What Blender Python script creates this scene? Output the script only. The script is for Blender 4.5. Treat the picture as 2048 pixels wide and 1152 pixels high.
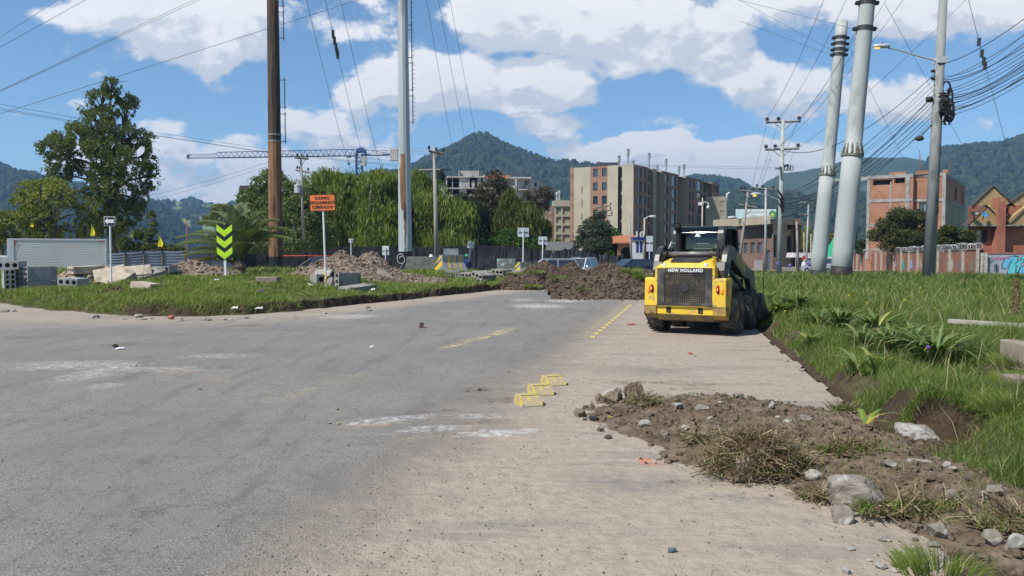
import bpy, math, random
import numpy as np
from math import radians, sin, cos, pi
from mathutils import Vector, Matrix
S = bpy.context.scene
for o in list(bpy.data.objects): bpy.data.objects.remove(o)
COL = S.collection
# ---------------------------------------------------------------- camera
F = 1593.0; PITCH = math.atan(68 / F); CH = 1.5
cd = bpy.data.cameras.new('camera'); cam = bpy.data.objects.new('camera', cd); COL.objects.link(cam)
cam.location = (0, 0, CH); cam.rotation_euler = (pi / 2 - PITCH, 0, 0)
cd.sensor_width = 36; cd.lens = F / 2048 * 36; cd.clip_start = .1; cd.clip_end = 20000
S.camera = cam
# ---------------------------------------------------------------- view + sun + sky
S.render.engine = 'CYCLES'
S.view_settings.view_transform = 'Standard'; S.view_settings.look = 'None'
S.view_settings.exposure = 0.26; S.view_settings.gamma = 1
S.cycles.max_bounces = 6; S.cycles.transparent_max_bounces = 8
S.cycles.volume_bounces = 0
SUN_EL = radians(50); SUN_AZ = math.atan2(-.79, -.55)       # azimuth clockwise from +Y of the direction TOWARDS the sun
sd = Vector((sin(SUN_AZ) * cos(SUN_EL), cos(SUN_AZ) * cos(SUN_EL), sin(SUN_EL)))
sl = bpy.data.lights.new('sun', 'SUN'); sl.energy = 5.0; sl.angle = radians(.5); sl.color = (1, .955, .88)
so = bpy.data.objects.new('sun', sl); COL.objects.link(so); so.rotation_euler = sd.to_track_quat('Z', 'Y').to_euler()

def node(nt, typ, **kw):
    n = nt.nodes.new(typ)
    for k, v in kw.items():
        if k in n.inputs.keys():
            if hasattr(v, 'is_output') and not isinstance(v, (int, float)): nt.links.new(v, n.inputs[k])
            else: n.inputs[k].default_value = v
        else: setattr(n, k, v)
    return n
def setin(nt, n, i, v):
    if isinstance(v, bpy.types.NodeSocket): nt.links.new(v, n.inputs[i])
    elif v is not None: n.inputs[i].default_value = v
def M_(nt, op, a, b=None, c=None, clamp=False):
    n = nt.nodes.new('ShaderNodeMath'); n.operation = op; n.use_clamp = clamp
    setin(nt, n, 0, a); setin(nt, n, 1, b); setin(nt, n, 2, c); return n.outputs[0]
def V_(nt, op, a, b=None):
    n = nt.nodes.new('ShaderNodeVectorMath'); n.operation = op
    setin(nt, n, 0, a); setin(nt, n, 1, b)
    return n.outputs['Value'] if op in ('LENGTH', 'DOT_PRODUCT', 'DISTANCE') else n.outputs[0]
def SM(nt, v, a, b, lo=0., hi=1.):
    n = nt.nodes.new('ShaderNodeMapRange'); n.interpolation_type = 'SMOOTHSTEP'
    setin(nt, n, 0, v); setin(nt, n, 1, a); setin(nt, n, 2, b); setin(nt, n, 3, lo); setin(nt, n, 4, hi); return n.outputs[0]
def MX(nt, f, a, b, mode='MIX'):
    n = nt.nodes.new('ShaderNodeMix'); n.data_type = 'RGBA'; n.blend_type = mode
    setin(nt, n, 0, f)
    for i, v in ((6, a), (7, b)):
        if isinstance(v, (tuple, list)): v = tuple(v)[:3] + (1,)
        setin(nt, n, i, v)
    return n.outputs[2]
def NZ(nt, vec, scale, detail=4, rough=.55, w=None, dist=0.):
    n = nt.nodes.new('ShaderNodeTexNoise'); n.inputs['Scale'].default_value = scale
    n.inputs['Detail'].default_value = detail; n.inputs['Roughness'].default_value = rough; n.inputs['Distortion'].default_value = dist
    if vec is not None: nt.links.new(vec, n.inputs['Vector'])
    return n.outputs[0]
def MAPV(nt, vec, sc=(1, 1, 1), rot=(0, 0, 0), loc=(0, 0, 0)):
    n = nt.nodes.new('ShaderNodeMapping'); nt.links.new(vec, n.inputs[0])
    n.inputs['Scale'].default_value = sc; n.inputs['Rotation'].default_value = rot; n.inputs['Location'].default_value = loc
    return n.outputs[0]

W = bpy.data.worlds.new('World'); S.world = W; W.use_nodes = True
def build_world():
    nt = W.node_tree; nt.nodes.clear()
    sky = nt.nodes.new('ShaderNodeTexSky'); sky.sky_type = 'NISHITA'; sky.sun_disc = False
    sky.sun_elevation = SUN_EL; sky.sun_rotation = SUN_AZ; sky.altitude = 2600
    sky.air_density = 1.0; sky.dust_density = .6; sky.ozone_density = 1.6
    tc = nt.nodes.new('ShaderNodeTexCoord'); d = V_(nt, 'NORMALIZE', tc.outputs['Generated'])
    sp = nt.nodes.new('ShaderNodeSeparateXYZ'); nt.links.new(d, sp.inputs[0]); x, y, z = sp.outputs
    yy = M_(nt, 'MAXIMUM', M_(nt, 'ABSOLUTE', y), .12)
    U = M_(nt, 'DIVIDE', x, yy); Vv = M_(nt, 'DIVIDE', z, yy)        # slope coordinates of a sky direction
    cb = nt.nodes.new('ShaderNodeCombineXYZ'); nt.links.new(U, cb.inputs[0]); nt.links.new(Vv, cb.inputs[1]); nt.links.new(M_(nt, 'SIGN', y), cb.inputs[2])
    P = cb.outputs[0]
    # broad heaps of cumulus: (direction across, direction up, half width, half height, weight)
    B = []
    for u, v, ru, rv, w in ((1185, 50, 275, 100, 1.0), (1050, 25, 170, 60, .8), (1330, 120, 140, 65, .7), (1440, 110, 90, 75, .6), (920, 175, 280, 60, .85), (1090, 185, 120, 60, .7), (760, 190, 90, 28, .6),
                            (300, 25, 270, 60, .9), (400, 95, 150, 60, .8), (640, 245, 120, 48, .85), (340, 245, 75, 24, .5), (350, 325, 330, 62, .85), (560, 370, 200, 50, .7),
                            (420, 390, 220, 45, .9), (1250, 305, 160, 36, .9), (1090, 255, 110, 26, .6), (1400, 330, 240, 60, 1.0), (1560, 330, 200, 60, .9), (1330, 255, 80, 25, .45),
                            (1570, 190, 170, 75, .85), (1700, 30, 260, 60, .75), (1960, 15, 200, 45, .75), (1790, 215, 120, 55, .8), (1930, 60, 150, 45, .5), (1990, 245, 80, 30, .5), (30, 225, 40, 22, .5), (150, 210, 50, 25, .5), (700, 300, 90, 30, .5),
                            (2500, 60, 260, 80, .9), (2700, -300, 400, 160, .9), (-500, 200, 300, 90, .9), (-700, -300, 500, 200, .8), (900, -700, 500, 250, .8)):
        B.append(((u - 1024) / F, (508 - v) / F, ru / F, rv / F, w))
    def dens(Pv):
        # warp so that the heaps get cauliflower outlines
        nz = nt.nodes.new('ShaderNodeTexNoise'); nz.inputs['Scale'].default_value = 11; nz.inputs['Detail'].default_value = 5; nt.links.new(Pv, nz.inputs['Vector'])
        wv = V_(nt, 'SUBTRACT', nz.outputs['Color'], (.5, .5, .5)); sc = nt.nodes.new('ShaderNodeVectorMath'); sc.operation = 'SCALE'; nt.links.new(wv, sc.inputs[0]); sc.inputs['Scale'].default_value = .045
        Q = V_(nt, 'ADD', Pv, sc.outputs[0]); acc = None
        for cx, cy, rx, ry, w in B:
            q = V_(nt, 'MULTIPLY', V_(nt, 'SUBTRACT', Q, (cx, cy, 1)), (1 / rx, 1 / ry, 0.3))
            r = V_(nt, 'DOT_PRODUCT', q, q)
            e = M_(nt, 'MULTIPLY', M_(nt, 'MAXIMUM', M_(nt, 'SUBTRACT', 1.35, r), 0.), w)
            acc = e if acc is None else M_(nt, 'ADD', acc, e)
        acc = M_(nt, 'MINIMUM', acc, 1.15)
        mp = MAPV(nt, Pv, (1, 1.55, 1))
        n1 = NZ(nt, mp, 8.5, 10, .63); n0 = NZ(nt, mp, 2.2, 2, .5)
        t = M_(nt, 'MULTIPLY_ADD', acc, .52, M_(nt, 'MULTIPLY_ADD', n1, 1.85, M_(nt, 'MULTIPLY', n0, .5)))
        return M_(nt, 'SUBTRACT', t, 1.43)
    D0 = dens(P)
    D1 = dens(V_(nt, 'ADD', P, (-.014, .026, 0)))
    cov = SM(nt, D0, -.06, .17)
    # light: thin side towards the sun is white, thick undersides are grey
    lit = SM(nt, M_(nt, 'SUBTRACT', D1, D0), -.11, .10, 1., 0.)
    thick = SM(nt, D0, .15, .75, 0., 1.)
    cc = MX(nt, lit, (6.1, 6.5, 7.1), (9.0, 9.0, 9.1))
    cc = MX(nt, M_(nt, 'MULTIPLY', thick, .22), cc, (6.0, 6.3, 6.9))
    tint = MX(nt, 1., sky.outputs[0], (1.10, 1.34, 1.36), 'MULTIPLY')
    hz = SM(nt, z, 0., .16, .30, 0.); tint = MX(nt, hz, tint, (6.0, 7.6, 9.0))
    col = MX(nt, M_(nt, 'MULTIPLY', cov, SM(nt, z, -.02, .02)), tint, cc)
    bg = nt.nodes.new('ShaderNodeBackground'); nt.links.new(col, bg.inputs[0]); bg.inputs[1].default_value = .095
    out = nt.nodes.new('ShaderNodeOutputWorld'); nt.links.new(bg.outputs[0], out.inputs[0])
build_world()
W.cycles.sampling_method = 'MANUAL'; W.cycles.sample_map_resolution = 512

# ---------------------------------------------------------------- geometry of view directions -> places in the world
def ray(u, v):
    cx = (u - 1024) / F; cy = (576 - v) / F
    return Vector((cx, cos(PITCH) + cy * sin(PITCH), -sin(PITCH) + cy * cos(PITCH)))
def gp(u, v, z=0.):
    d = ray(u, v); t = (z - CH) / d.z; return Vector((d.x * t, d.y * t, z))
def dp(u, v, D):
    d = ray(u, v); t = D / d.y; return Vector((d.x * t, D, CH + d.z * t))
def zx(v, D): return dp(1024, v, D).z
def xx(u, D): return dp(u, 508, D).x

# ---------------------------------------------------------------- object helpers
def tag(o, label=None, cat=None, group=None, kind=None):
    if label: o['label'] = label
    if cat: o['category'] = cat
    if group: o['group'] = group
    if kind: o['kind'] = kind
    return o
def thing(name, label, cat, loc=(0, 0, 0), rz=0., group=None):
    o = bpy.data.objects.new(name, None); COL.objects.link(o); o.empty_display_size = .2
    o.location = loc; o.rotation_euler = (0, 0, rz); return tag(o, label, cat, group)
def kids(o): return [c for c in bpy.data.objects if c.parent == o]
def dup(o, loc=None, rz=None, label=None, group=None, parent=None, scale=None):
    def rec(s, par):
        c = s.copy(); COL.objects.link(c); c.parent = par
        if par is not None: c.matrix_parent_inverse = s.matrix_parent_inverse.copy()
        for k in KIDS.get(s.name, []): 
            rec(k, c)
        return c
    KIDS = {}
    for c in bpy.data.objects:
        if c.parent: KIDS.setdefault(c.parent.name, []).append(c)
    c = rec(o, parent)
    if loc is not None: c.location = loc
    if rz is not None: c.rotation_euler = (0, 0, rz) if not isinstance(rz, tuple) else rz
    if label: c['label'] = label
    if group: c['group'] = group
    if scale: c.scale = scale if isinstance(scale, tuple) else (scale,) * 3
    return c
class MB:
    def __init__(s): s.v = []; s.f = []; s.m = []; s.mi = 0; s.s = []; s.sm = False
    def add(s, vs, fs):
        b = len(s.v); s.v += [tuple(p) for p in vs]
        for f in fs: s.f.append([i + b for i in f]); s.m.append(s.mi); s.s.append(s.sm)
    def box(s, a, b, R=None, T=None):
        x0, y0, z0 = a; x1, y1, z1 = b
        vs = [(x0, y0, z0), (x1, y0, z0), (x1, y1, z0), (x0, y1, z0), (x0, y0, z1), (x1, y0, z1), (x1, y1, z1), (x0, y1, z1)]
        if R is not None: vs = [R @ Vector(p) for p in vs]
        if T is not None: vs = [Vector(p) + Vector(T) for p in vs]
        s.add(vs, [(0, 3, 2, 1), (4, 5, 6, 7), (0, 1, 5, 4), (1, 2, 6, 5), (2, 3, 7, 6), (3, 0, 4, 7)])
        return s
    def cbox(s, c, d, R=None):
        h = [t / 2 for t in d]; return s.box((-h[0], -h[1], -h[2]), h, R, c)
    def cone(s, p, q, r0, r1, n=12, caps=True, ph=0.):
        p = Vector(p); q = Vector(q); w = (q - p).normalized()
        a = w.cross(Vector((0, 0, 1)));
        if a.length < 1e-4: a = Vector((1, 0, 0))
        a.normalize(); b = w.cross(a); vs = []
        for c, r in ((p, r0), (q, r1)):
            for i in range(n):
                t = 2 * pi * (i + ph) / n; vs.append(c + a * (r * cos(t)) + b * (r * sin(t)))
        fs = [(i, (i + 1) % n, n + (i + 1) % n, n + i) for i in range(n)]
        if caps: fs += [tuple(range(n))[::-1], tuple(range(n, 2 * n))]
        s.add(vs, [f[::-1] for f in fs]); return s
    def tube(s, pts, rs, n=8, caps=True):
        pts = [Vector(p) for p in pts]
        if not hasattr(rs, '__len__'): rs = [rs] * len(pts)
        vs = []; a = None
        for i, p in enumerate(pts):
            w = (pts[min(i + 1, len(pts) - 1)] - pts[max(i - 1, 0)]).normalized()
            if a is None:
                a = w.cross(Vector((0, 0, 1)))
                if a.length < 1e-3: a = Vector((1, 0, 0))
            a = (a - w * a.dot(w)).normalized(); b = w.cross(a)
            for k in range(n):
                t = 2 * pi * k / n; vs.append(p + a * (rs[i] * cos(t)) + b * (rs[i] * sin(t)))
        fs = []
        for i in range(len(pts) - 1):
            for k in range(n): fs.append((i * n + k, i * n + n + k, i * n + n + (k + 1) % n, i * n + (k + 1) % n))
        if caps: fs += [tuple(range(n)), tuple(range((len(pts) - 1) * n, len(pts) * n))[::-1]]
        s.add(vs, fs); return s
    def prism(s, poly, a, b, ax='x'):
        """polygon in the plane normal to ax, extruded a..b"""
        def mk(p, t):
            if ax == 'x': return (t, p[0], p[1])
            if ax == 'y': return (p[0], t, p[1])
            return (p[0], p[1], t)
        n = len(poly); vs = [mk(p, a) for p in poly] + [mk(p, b) for p in poly]
        fs = [tuple(range(n)), tuple(range(n, 2 * n))[::-1]] + [(i, n + i, n + (i + 1) % n, (i + 1) % n) for i in range(n)]
        s.add(vs, fs); return s
    def lathe(s, prof, n=24, ax='z', c=(0, 0, 0)):
        vs = []
        for r, z in prof:
            for k in range(n):
                t = 2 * pi * k / n; p = (r * cos(t), r * sin(t), z)
                if ax == 'x': p = (z, r * cos(t), r * sin(t))
                if ax == 'y': p = (r * sin(t), z, r * cos(t))
                vs.append((p[0] + c[0], p[1] + c[1], p[2] + c[2]))
        fs = [(i * n + k, i * n + (k + 1) % n, i * n + n + (k + 1) % n, i * n + n + k) for i in range(len(prof) - 1) for k in range(n)]
        s.add(vs, fs); return s
    def build(s, name, mat, parent=None, smooth=False, bevel=0., seg=2, fixn=True, loc=None):
        me = bpy.data.meshes.new(name); me.from_pydata(s.v, [], s.f)
        for m in (mat if isinstance(mat, (list, tuple)) else [mat]): me.materials.append(m)
        if isinstance(mat, (list, tuple)): me.polygons.foreach_set('material_index', s.m)
        me.polygons.foreach_set('use_smooth', [bool(smooth or q) for q in s.s])
        if fixn:
            import bmesh
            bm = bmesh.new(); bm.from_mesh(me); bmesh.ops.recalc_face_normals(bm, faces=bm.faces); bm.to_mesh(me); bm.free()
        me.update()
        o = bpy.data.objects.new(name, me); COL.objects.link(o)
        if parent is not None: o.parent = parent
        if loc is not None: o.location = loc
        if bevel:
            b = o.modifiers.new('bevel', 'BEVEL'); b.width = bevel; b.segments = seg; b.limit_method = 'ANGLE'; b.angle_limit = radians(35)
            if smooth:
                pass
        return o
def npmesh(name, V, Fc, mat, parent=None, smooth=False, loc=None, label=None):
    """V (N,3) float, Fc list of arrays of equal-size faces"""
    me = bpy.data.meshes.new(name); V = np.asarray(V, np.float32)
    if not isinstance(Fc, list): Fc = [Fc]
    Fc = [np.asarray(f, np.int32) for f in Fc if len(f)]
    loops = np.concatenate([f.ravel() for f in Fc]); sizes = np.concatenate([np.full(len(f), f.shape[1], np.int32) for f in Fc])
    starts = np.concatenate([[0], np.cumsum(sizes)[:-1]]).astype(np.int32)
    me.vertices.add(len(V)); me.vertices.foreach_set('co', V.ravel())
    me.loops.add(len(loops)); me.loops.foreach_set('vertex_index', loops)
    me.polygons.add(len(sizes)); me.polygons.foreach_set('loop_start', starts); me.polygons.foreach_set('loop_total', sizes)
    me.polygons.foreach_set('use_smooth', np.full(len(sizes), smooth))
    me.materials.append(mat); me.update(calc_edges=True); me.validate()
    o = bpy.data.objects.new(name, me); COL.objects.link(o)
    if parent is not None: o.parent = parent
    if loc is not None: o.location = loc
    return o
# value noise
def vn(x, y, seed=0):
    xi = np.floor(x).astype(np.int64); yi = np.floor(y).astype(np.int64); fx = x - xi; fy = y - yi
    fx = fx * fx * (3 - 2 * fx); fy = fy * fy * (3 - 2 * fy)
    def h(a, b):
        n = (a * 374761393 + b * 668265263 + seed * 974711) & 0x7fffffff
        n = ((n ^ (n >> 13)) * 1274126177) & 0x7fffffff; n = (n ^ (n >> 16)) & 0xffffff
        return n / float(0xffffff)
    return (h(xi, yi) * (1 - fx) + h(xi + 1, yi) * fx) * (1 - fy) + (h(xi, yi + 1) * (1 - fx) + h(xi + 1, yi + 1) * fx) * fy
def fbm(x, y, s=1., o=4, seed=0, g=.5):
    x = np.asarray(x, float) * s; y = np.asarray(y, float) * s; a = 1.; t = 0.; r = 0.
    for i in range(o): r = r + a * vn(x + 17.3 * i, y - 9.1 * i, seed + i); t += a; a *= g; x = x * 2.03; y = y * 2.03
    return r / t - .5
def sst(a, b, x): t = np.clip((x - a) / (b - a), 0, 1); return t * t * (3 - 2 * t)

# ---------------------------------------------------------------- materials
MATS = {}
def mat(name, c1, c2=None, scale=4., rough=.8, bump=0., bscale=None, metal=0., spec=.3, thr=None, c3=None, s3=1., stretch=(1, 1, 1), detail=5, world=False, emit=None):
    if name in MATS: return MATS[name]
    m = bpy.data.materials.new(name); m.use_nodes = True; nt = m.node_tree; b = nt.nodes['Principled BSDF']
    b.inputs['Roughness'].default_value = rough; b.inputs['Metallic'].default_value = metal; b.inputs['Specular IOR Level'].default_value = spec
    if world: vec = nt.nodes.new('ShaderNodeNewGeometry').outputs['Position']
    else: vec = nt.nodes.new('ShaderNodeTexCoord').outputs['Object']
    v2 = MAPV(nt, vec, stretch)
    if c2 is None: c2 = tuple(t * .8 for t in c1)
    n = NZ(nt, v2, scale, detail)
    lo, hi = thr or (.32, .68)
    col = MX(nt, SM(nt, n, lo, hi), c1, c2)
    if c3 is not None: col = MX(nt, SM(nt, NZ(nt, v2, s3, 6, .65), .52, .62), col, c3)
    nt.links.new(col, b.inputs['Base Color'])
    if bump:
        bn = nt.nodes.new('ShaderNodeBump'); bn.inputs['Strength'].default_value = min(1., bump * 10 if bump < .1 else bump); bn.inputs['Distance'].default_value = bump if bump < .1 else .02
        nt.links.new(NZ(nt, v2, bscale or scale * 4, 5, .6), bn.inputs['Height']); nt.links.new(bn.outputs[0], b.inputs['Normal'])
    if emit: b.inputs['Emission Color'].default_value = emit[:3] + (1,); b.inputs['Emission Strength'].default_value = emit[3]
    MATS[name] = m; return m
def flat(name, c, rough=.6, metal=0., spec=.4, v=.85, scale=3.): return mat(name, c, tuple(t * v for t in c), scale, rough, metal=metal, spec=spec)
def leafmat(name, c1, c2, c3=None, scale=.6, trans=.35, dry=.86):
    if name in MATS: return MATS[name]
    m = bpy.data.materials.new(name); m.use_nodes = True; nt = m.node_tree; nt.nodes.clear()
    g = nt.nodes.new('ShaderNodeNewGeometry'); r = g.outputs['Random Per Island']
    n = NZ(nt, g.outputs['Position'], scale, 3)
    f = M_(nt, 'ADD', M_(nt, 'MULTIPLY', r, .55), M_(nt, 'MULTIPLY', SM(nt, n, .3, .7), .55), clamp=True)
    col = MX(nt, f, c1, c2)
    if c3: col = MX(nt, SM(nt, M_(nt, 'FRACT', M_(nt, 'MULTIPLY', r, 37.7)), dry, dry + .06), col, c3)
    df = nt.nodes.new('ShaderNodeBsdfPrincipled'); nt.links.new(col, df.inputs['Base Color']); df.inputs['Roughness'].default_value = .55; df.inputs['Specular IOR Level'].default_value = .25
    tr = nt.nodes.new('ShaderNodeBsdfTranslucent'); nt.links.new(MX(nt, 1., col, (1.25, 1.3, .55), 'MULTIPLY'), tr.inputs[0])
    mx = nt.nodes.new('ShaderNodeMixShader'); mx.inputs[0].default_value = trans
    nt.links.new(df.outputs[0], mx.inputs[1]); nt.links.new(tr.outputs[0], mx.inputs[2])
    o = nt.nodes.new('ShaderNodeOutputMaterial'); nt.links.new(mx.outputs[0], o.inputs[0]); MATS[name] = m; return m
def brickmat(name, c1, c2, mortar, sx=1., sz=1., rough=.85, msize=.012, c3=None, axis='xz'):
    if name in MATS: return MATS[name]
    m = bpy.data.materials.new(name); m.use_nodes = True; nt = m.node_tree; b = nt.nodes['Principled BSDF']
    g = nt.nodes.new('ShaderNodeNewGeometry'); p = nt.nodes.new('ShaderNodeSeparateXYZ')
    nt.links.new(g.outputs['Position'], p.inputs[0]); nn = nt.nodes.new('ShaderNodeSeparateXYZ'); nt.links.new(g.outputs['True Normal'], nn.inputs[0])
    # run along the wall: cross of normal with up
    along = M_(nt, 'SUBTRACT', M_(nt, 'MULTIPLY', p.outputs[1], nn.outputs[0]), M_(nt, 'MULTIPLY', p.outputs[0], nn.outputs[1]))
    cb = nt.nodes.new('ShaderNodeCombineXYZ'); nt.links.new(along, cb.inputs[0]); nt.links.new(p.outputs[2], cb.inputs[1])
    br = nt.nodes.new('ShaderNodeTexBrick'); nt.links.new(cb.outputs[0], br.inputs['Vector'])
    br.inputs['Color1'].default_value = c1 + (1,); br.inputs['Color2'].default_value = c2 + (1,); br.inputs['Mortar'].default_value = mortar + (1,)
    br.inputs['Scale'].default_value = 1.; br.inputs['Mortar Size'].default_value = msize; br.inputs['Brick Width'].default_value = sx; br.inputs['Row Height'].default_value = sz
    col = br.outputs[0]
    n = NZ(nt, g.outputs['Position'], .7, 6, .6); col = MX(nt, SM(nt, n, .35, .7, 0, .55), col, tuple(t * .55 for t in c2))
    if c3: col = MX(nt, SM(nt, NZ(nt, g.outputs['Position'], .45, 6, .7), .54, .62, 0, .8), col, c3)
    nt.links.new(col, b.inputs['Base Color']); b.inputs['Roughness'].default_value = rough
    MATS[name] = m; return m
def glassmat(name='window_glass', c=(.03, .04, .05), rough=.06):
    if name in MATS: return MATS[name]
    m = flat(name, c, rough, 0., .9); m.node_tree.nodes['Principled BSDF'].inputs['Coat Weight'].default_value = .4; return m
def text_mesh(txt, size, ext=.004, align='CENTER', bold=0.):
    cu = bpy.data.curves.new('lettering', 'FONT'); cu.body = txt; cu.size = size; cu.extrude = ext; cu.align_x = align; cu.align_y = 'CENTER'; cu.offset = bold; cu.resolution_u = 3; cu.space_character = 1.12
    t = bpy.data.objects.new('t', cu); COL.objects.link(t); bpy.context.view_layer.update()
    me = bpy.data.meshes.new_from_object(t.evaluated_get(bpy.context.evaluated_depsgraph_get())); bpy.data.objects.remove(t); return me
def lettering(txt, size, m, parent, loc, rot, ext=.004, bold=0., sx=1., name='lettering'):
    me = text_mesh(txt, size, ext, bold=bold); me.materials.clear(); me.materials.append(m)
    o = bpy.data.objects.new(name, me); COL.objects.link(o); o.parent = parent; o.location = loc; o.rotation_euler = rot; o.scale = (sx, 1, 1); return o

soil_d = mat('dark_soil', (.082, .060, .043), (.13, .098, .072), 5, .95, .06, 14, spec=.1, world=True, c3=(.075, .05, .035), s3=2.5)
soil_g = mat('grey_soil', (.19, .145, .11), (.27, .215, .17), 5, .95, .06, 12, spec=.1, world=True, c3=(.13, .095, .07), s3=2)
soil_s = mat('sandy_rubble', (.28, .22, .155), (.36, .30, .22), 6, .95, .05, 12, spec=.1, world=True, c3=(.27, .2, .14), s3=3)
conc = mat('old_concrete', (.23, .215, .19), (.31, .295, .27), 6, .85, .02, 40, c3=(.15, .135, .115), s3=2.2)
conc_l = mat('pale_concrete', (.29, .30, .30), (.36, .36, .36), 5, .85, .01, 40, c3=(.24, .24, .23), s3=2)
conc_b = mat('beige_concrete', (.40, .33, .25), (.5, .43, .34), 6, .9, .02, 40, c3=(.3, .25, .19), s3=2.2)
steel = mat('galvanised_steel', (.42, .44, .45), (.52, .54, .55), 3, .45, metal=.35, spec=.5)
black = flat('black_paint', (.012, .012, .013), .5)
white = flat('white_paint', (.72, .73, .74), .45)
dkmetal = flat('dark_metal', (.05, .05, .052), .5, .4)
bark = mat('bark', (.10, .075, .05), (.17, .14, .10), 6, .9, .03, 12)
# ================================================================ TERRAIN
def dip(y): return -.35 * sst(40, 58, np.asarray(y, float))
MED = [gp(u, v) for u, v in ((-700, 600), (-250, 594), (0, 606), (100, 620), (200, 628), (300, 632), (400, 633), (500, 630), (600, 621), (700, 610), (780, 603), (850, 595), (930, 587), (1010, 578))]
MED = [(p.x, p.y) for p in MED] + [(1.2, 38), (3.2, 46), (2.5, 52), (-8, 56), (-30, 56), (-52, 50)]
def seg_sdf(x, y, poly):
    x = np.asarray(x, float); y = np.asarray(y, float); d = np.full(x.shape, 1e9); ins = np.zeros(x.shape, bool); n = len(poly)
    for i in range(n):
        ax, ay = poly[i]; bx, by = poly[(i + 1) % n]; ex, ey = bx - ax, by - ay
        t = np.clip(((x - ax) * ex + (y - ay) * ey) / (ex * ex + ey * ey), 0, 1)
        d = np.minimum(d, np.hypot(x - ax - t * ex, y - ay - t * ey))
        c = ((ay > y) != (by > y)); ins ^= c & (x < ex * (y - ay) / (ey if abs(ey) > 1e-9 else 1e-9) + ax)
    return np.where(ins, d, -d)
def med_h(x, y):
    x = np.asarray(x, float); y = np.asarray(y, float)
    d = seg_sdf(x, y, MED) + fbm(x, y, 1.3, 3, 5) * .55 + fbm(x, y, 5, 2, 8) * .18
    sharp = sst(-8.2, -5.2, x)                      # the cut edge is steep on the right, a soft grassy bank on the left
    notch = np.exp(-((x + 8.6) / 1.3) ** 2)
    w = .9 - .78 * np.maximum(sharp, notch * .9)
    k = sst(0, 1, d / w)
    h = .27 * k + .34 * sst(.2, 8, d) * (1 - .25 * sst(-6, 2, x)) + fbm(x, y, .5, 3, 3) * .3 * k + fbm(x, y, 3, 3, 4) * .05 * k
    return np.where(d > -.05, h, -.12) + dip(y)
def edge_x(y): return 1.87 + .2 * np.asarray(y, float)
PIT = (3.08, 6.05)
def ver_h(x, y):
    x = np.asarray(x, float); y = np.asarray(y, float)
    s = x - edge_x(y) + .09 + fbm(x, y, 1.1, 3, 11) * .16 + fbm(x, y, 5, 2, 12) * .06
    k = sst(-.02, .38, s)
    h = .27 * k + .17 * sst(.4, 2.2, s) + fbm(x, y, .45, 3, 13) * .14 * k + fbm(x, y, 2.4, 3, 14) * .07 * k
    h = h - .25 * sst(28, 50, y) 
    h = np.where(y > 40, h + dip(y) * .6, h)
    # dug-out hollow beside the pavement and the torn-up corner in front of it
    q = ((x - PIT[0]) / .46) ** 2 + ((y - PIT[1]) / .44) ** 2
    h = h + .12 * np.exp(-((x - 3.3) / .8) ** 2 - ((y - 6.7) / .5) ** 2) * k
    h = h - (h - .015) * (1 - sst(.80, 1.12, q + fbm(x, y, 2.5, 3, 15) * .9))
    f = (1 - sst(5.35, 5.75, y + fbm(x, y, 1.5, 3, 16) * .5)) * (1 - sst(.15, .7, s))
    h = h * (1 - f) + f * (.04 + fbm(x, y, 3, 3, 17) * .1)
    return np.where(s > -.08, h, -.1)
def G(x, y):
    """height of the walkable ground at a point"""
    x_ = np.asarray(float(x)); y_ = np.asarray(float(y))
    if float(seg_sdf(x_, y_, MED)) > 0: return float(med_h(x_, y_))
    if x > float(edge_x(y)) and y < 70: return float(ver_h(x_, y_))
    return float(dip(y_))

# ---- ground sheet to the horizon
gm = mat('field_ground', (.05, .075, .022), (.09, .10, .04), .02, .95, c3=(.14, .11, .07), s3=.01, world=True, spec=.05)
b = MB(); b.add([(-9000, -3000, -.62), (9000, -3000, -.62), (9000, 9000, -.62), (-9000, 9000, -.62)], [(0, 1, 2, 3)])
tag(b.build('ground', gm), kind='structure')

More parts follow.
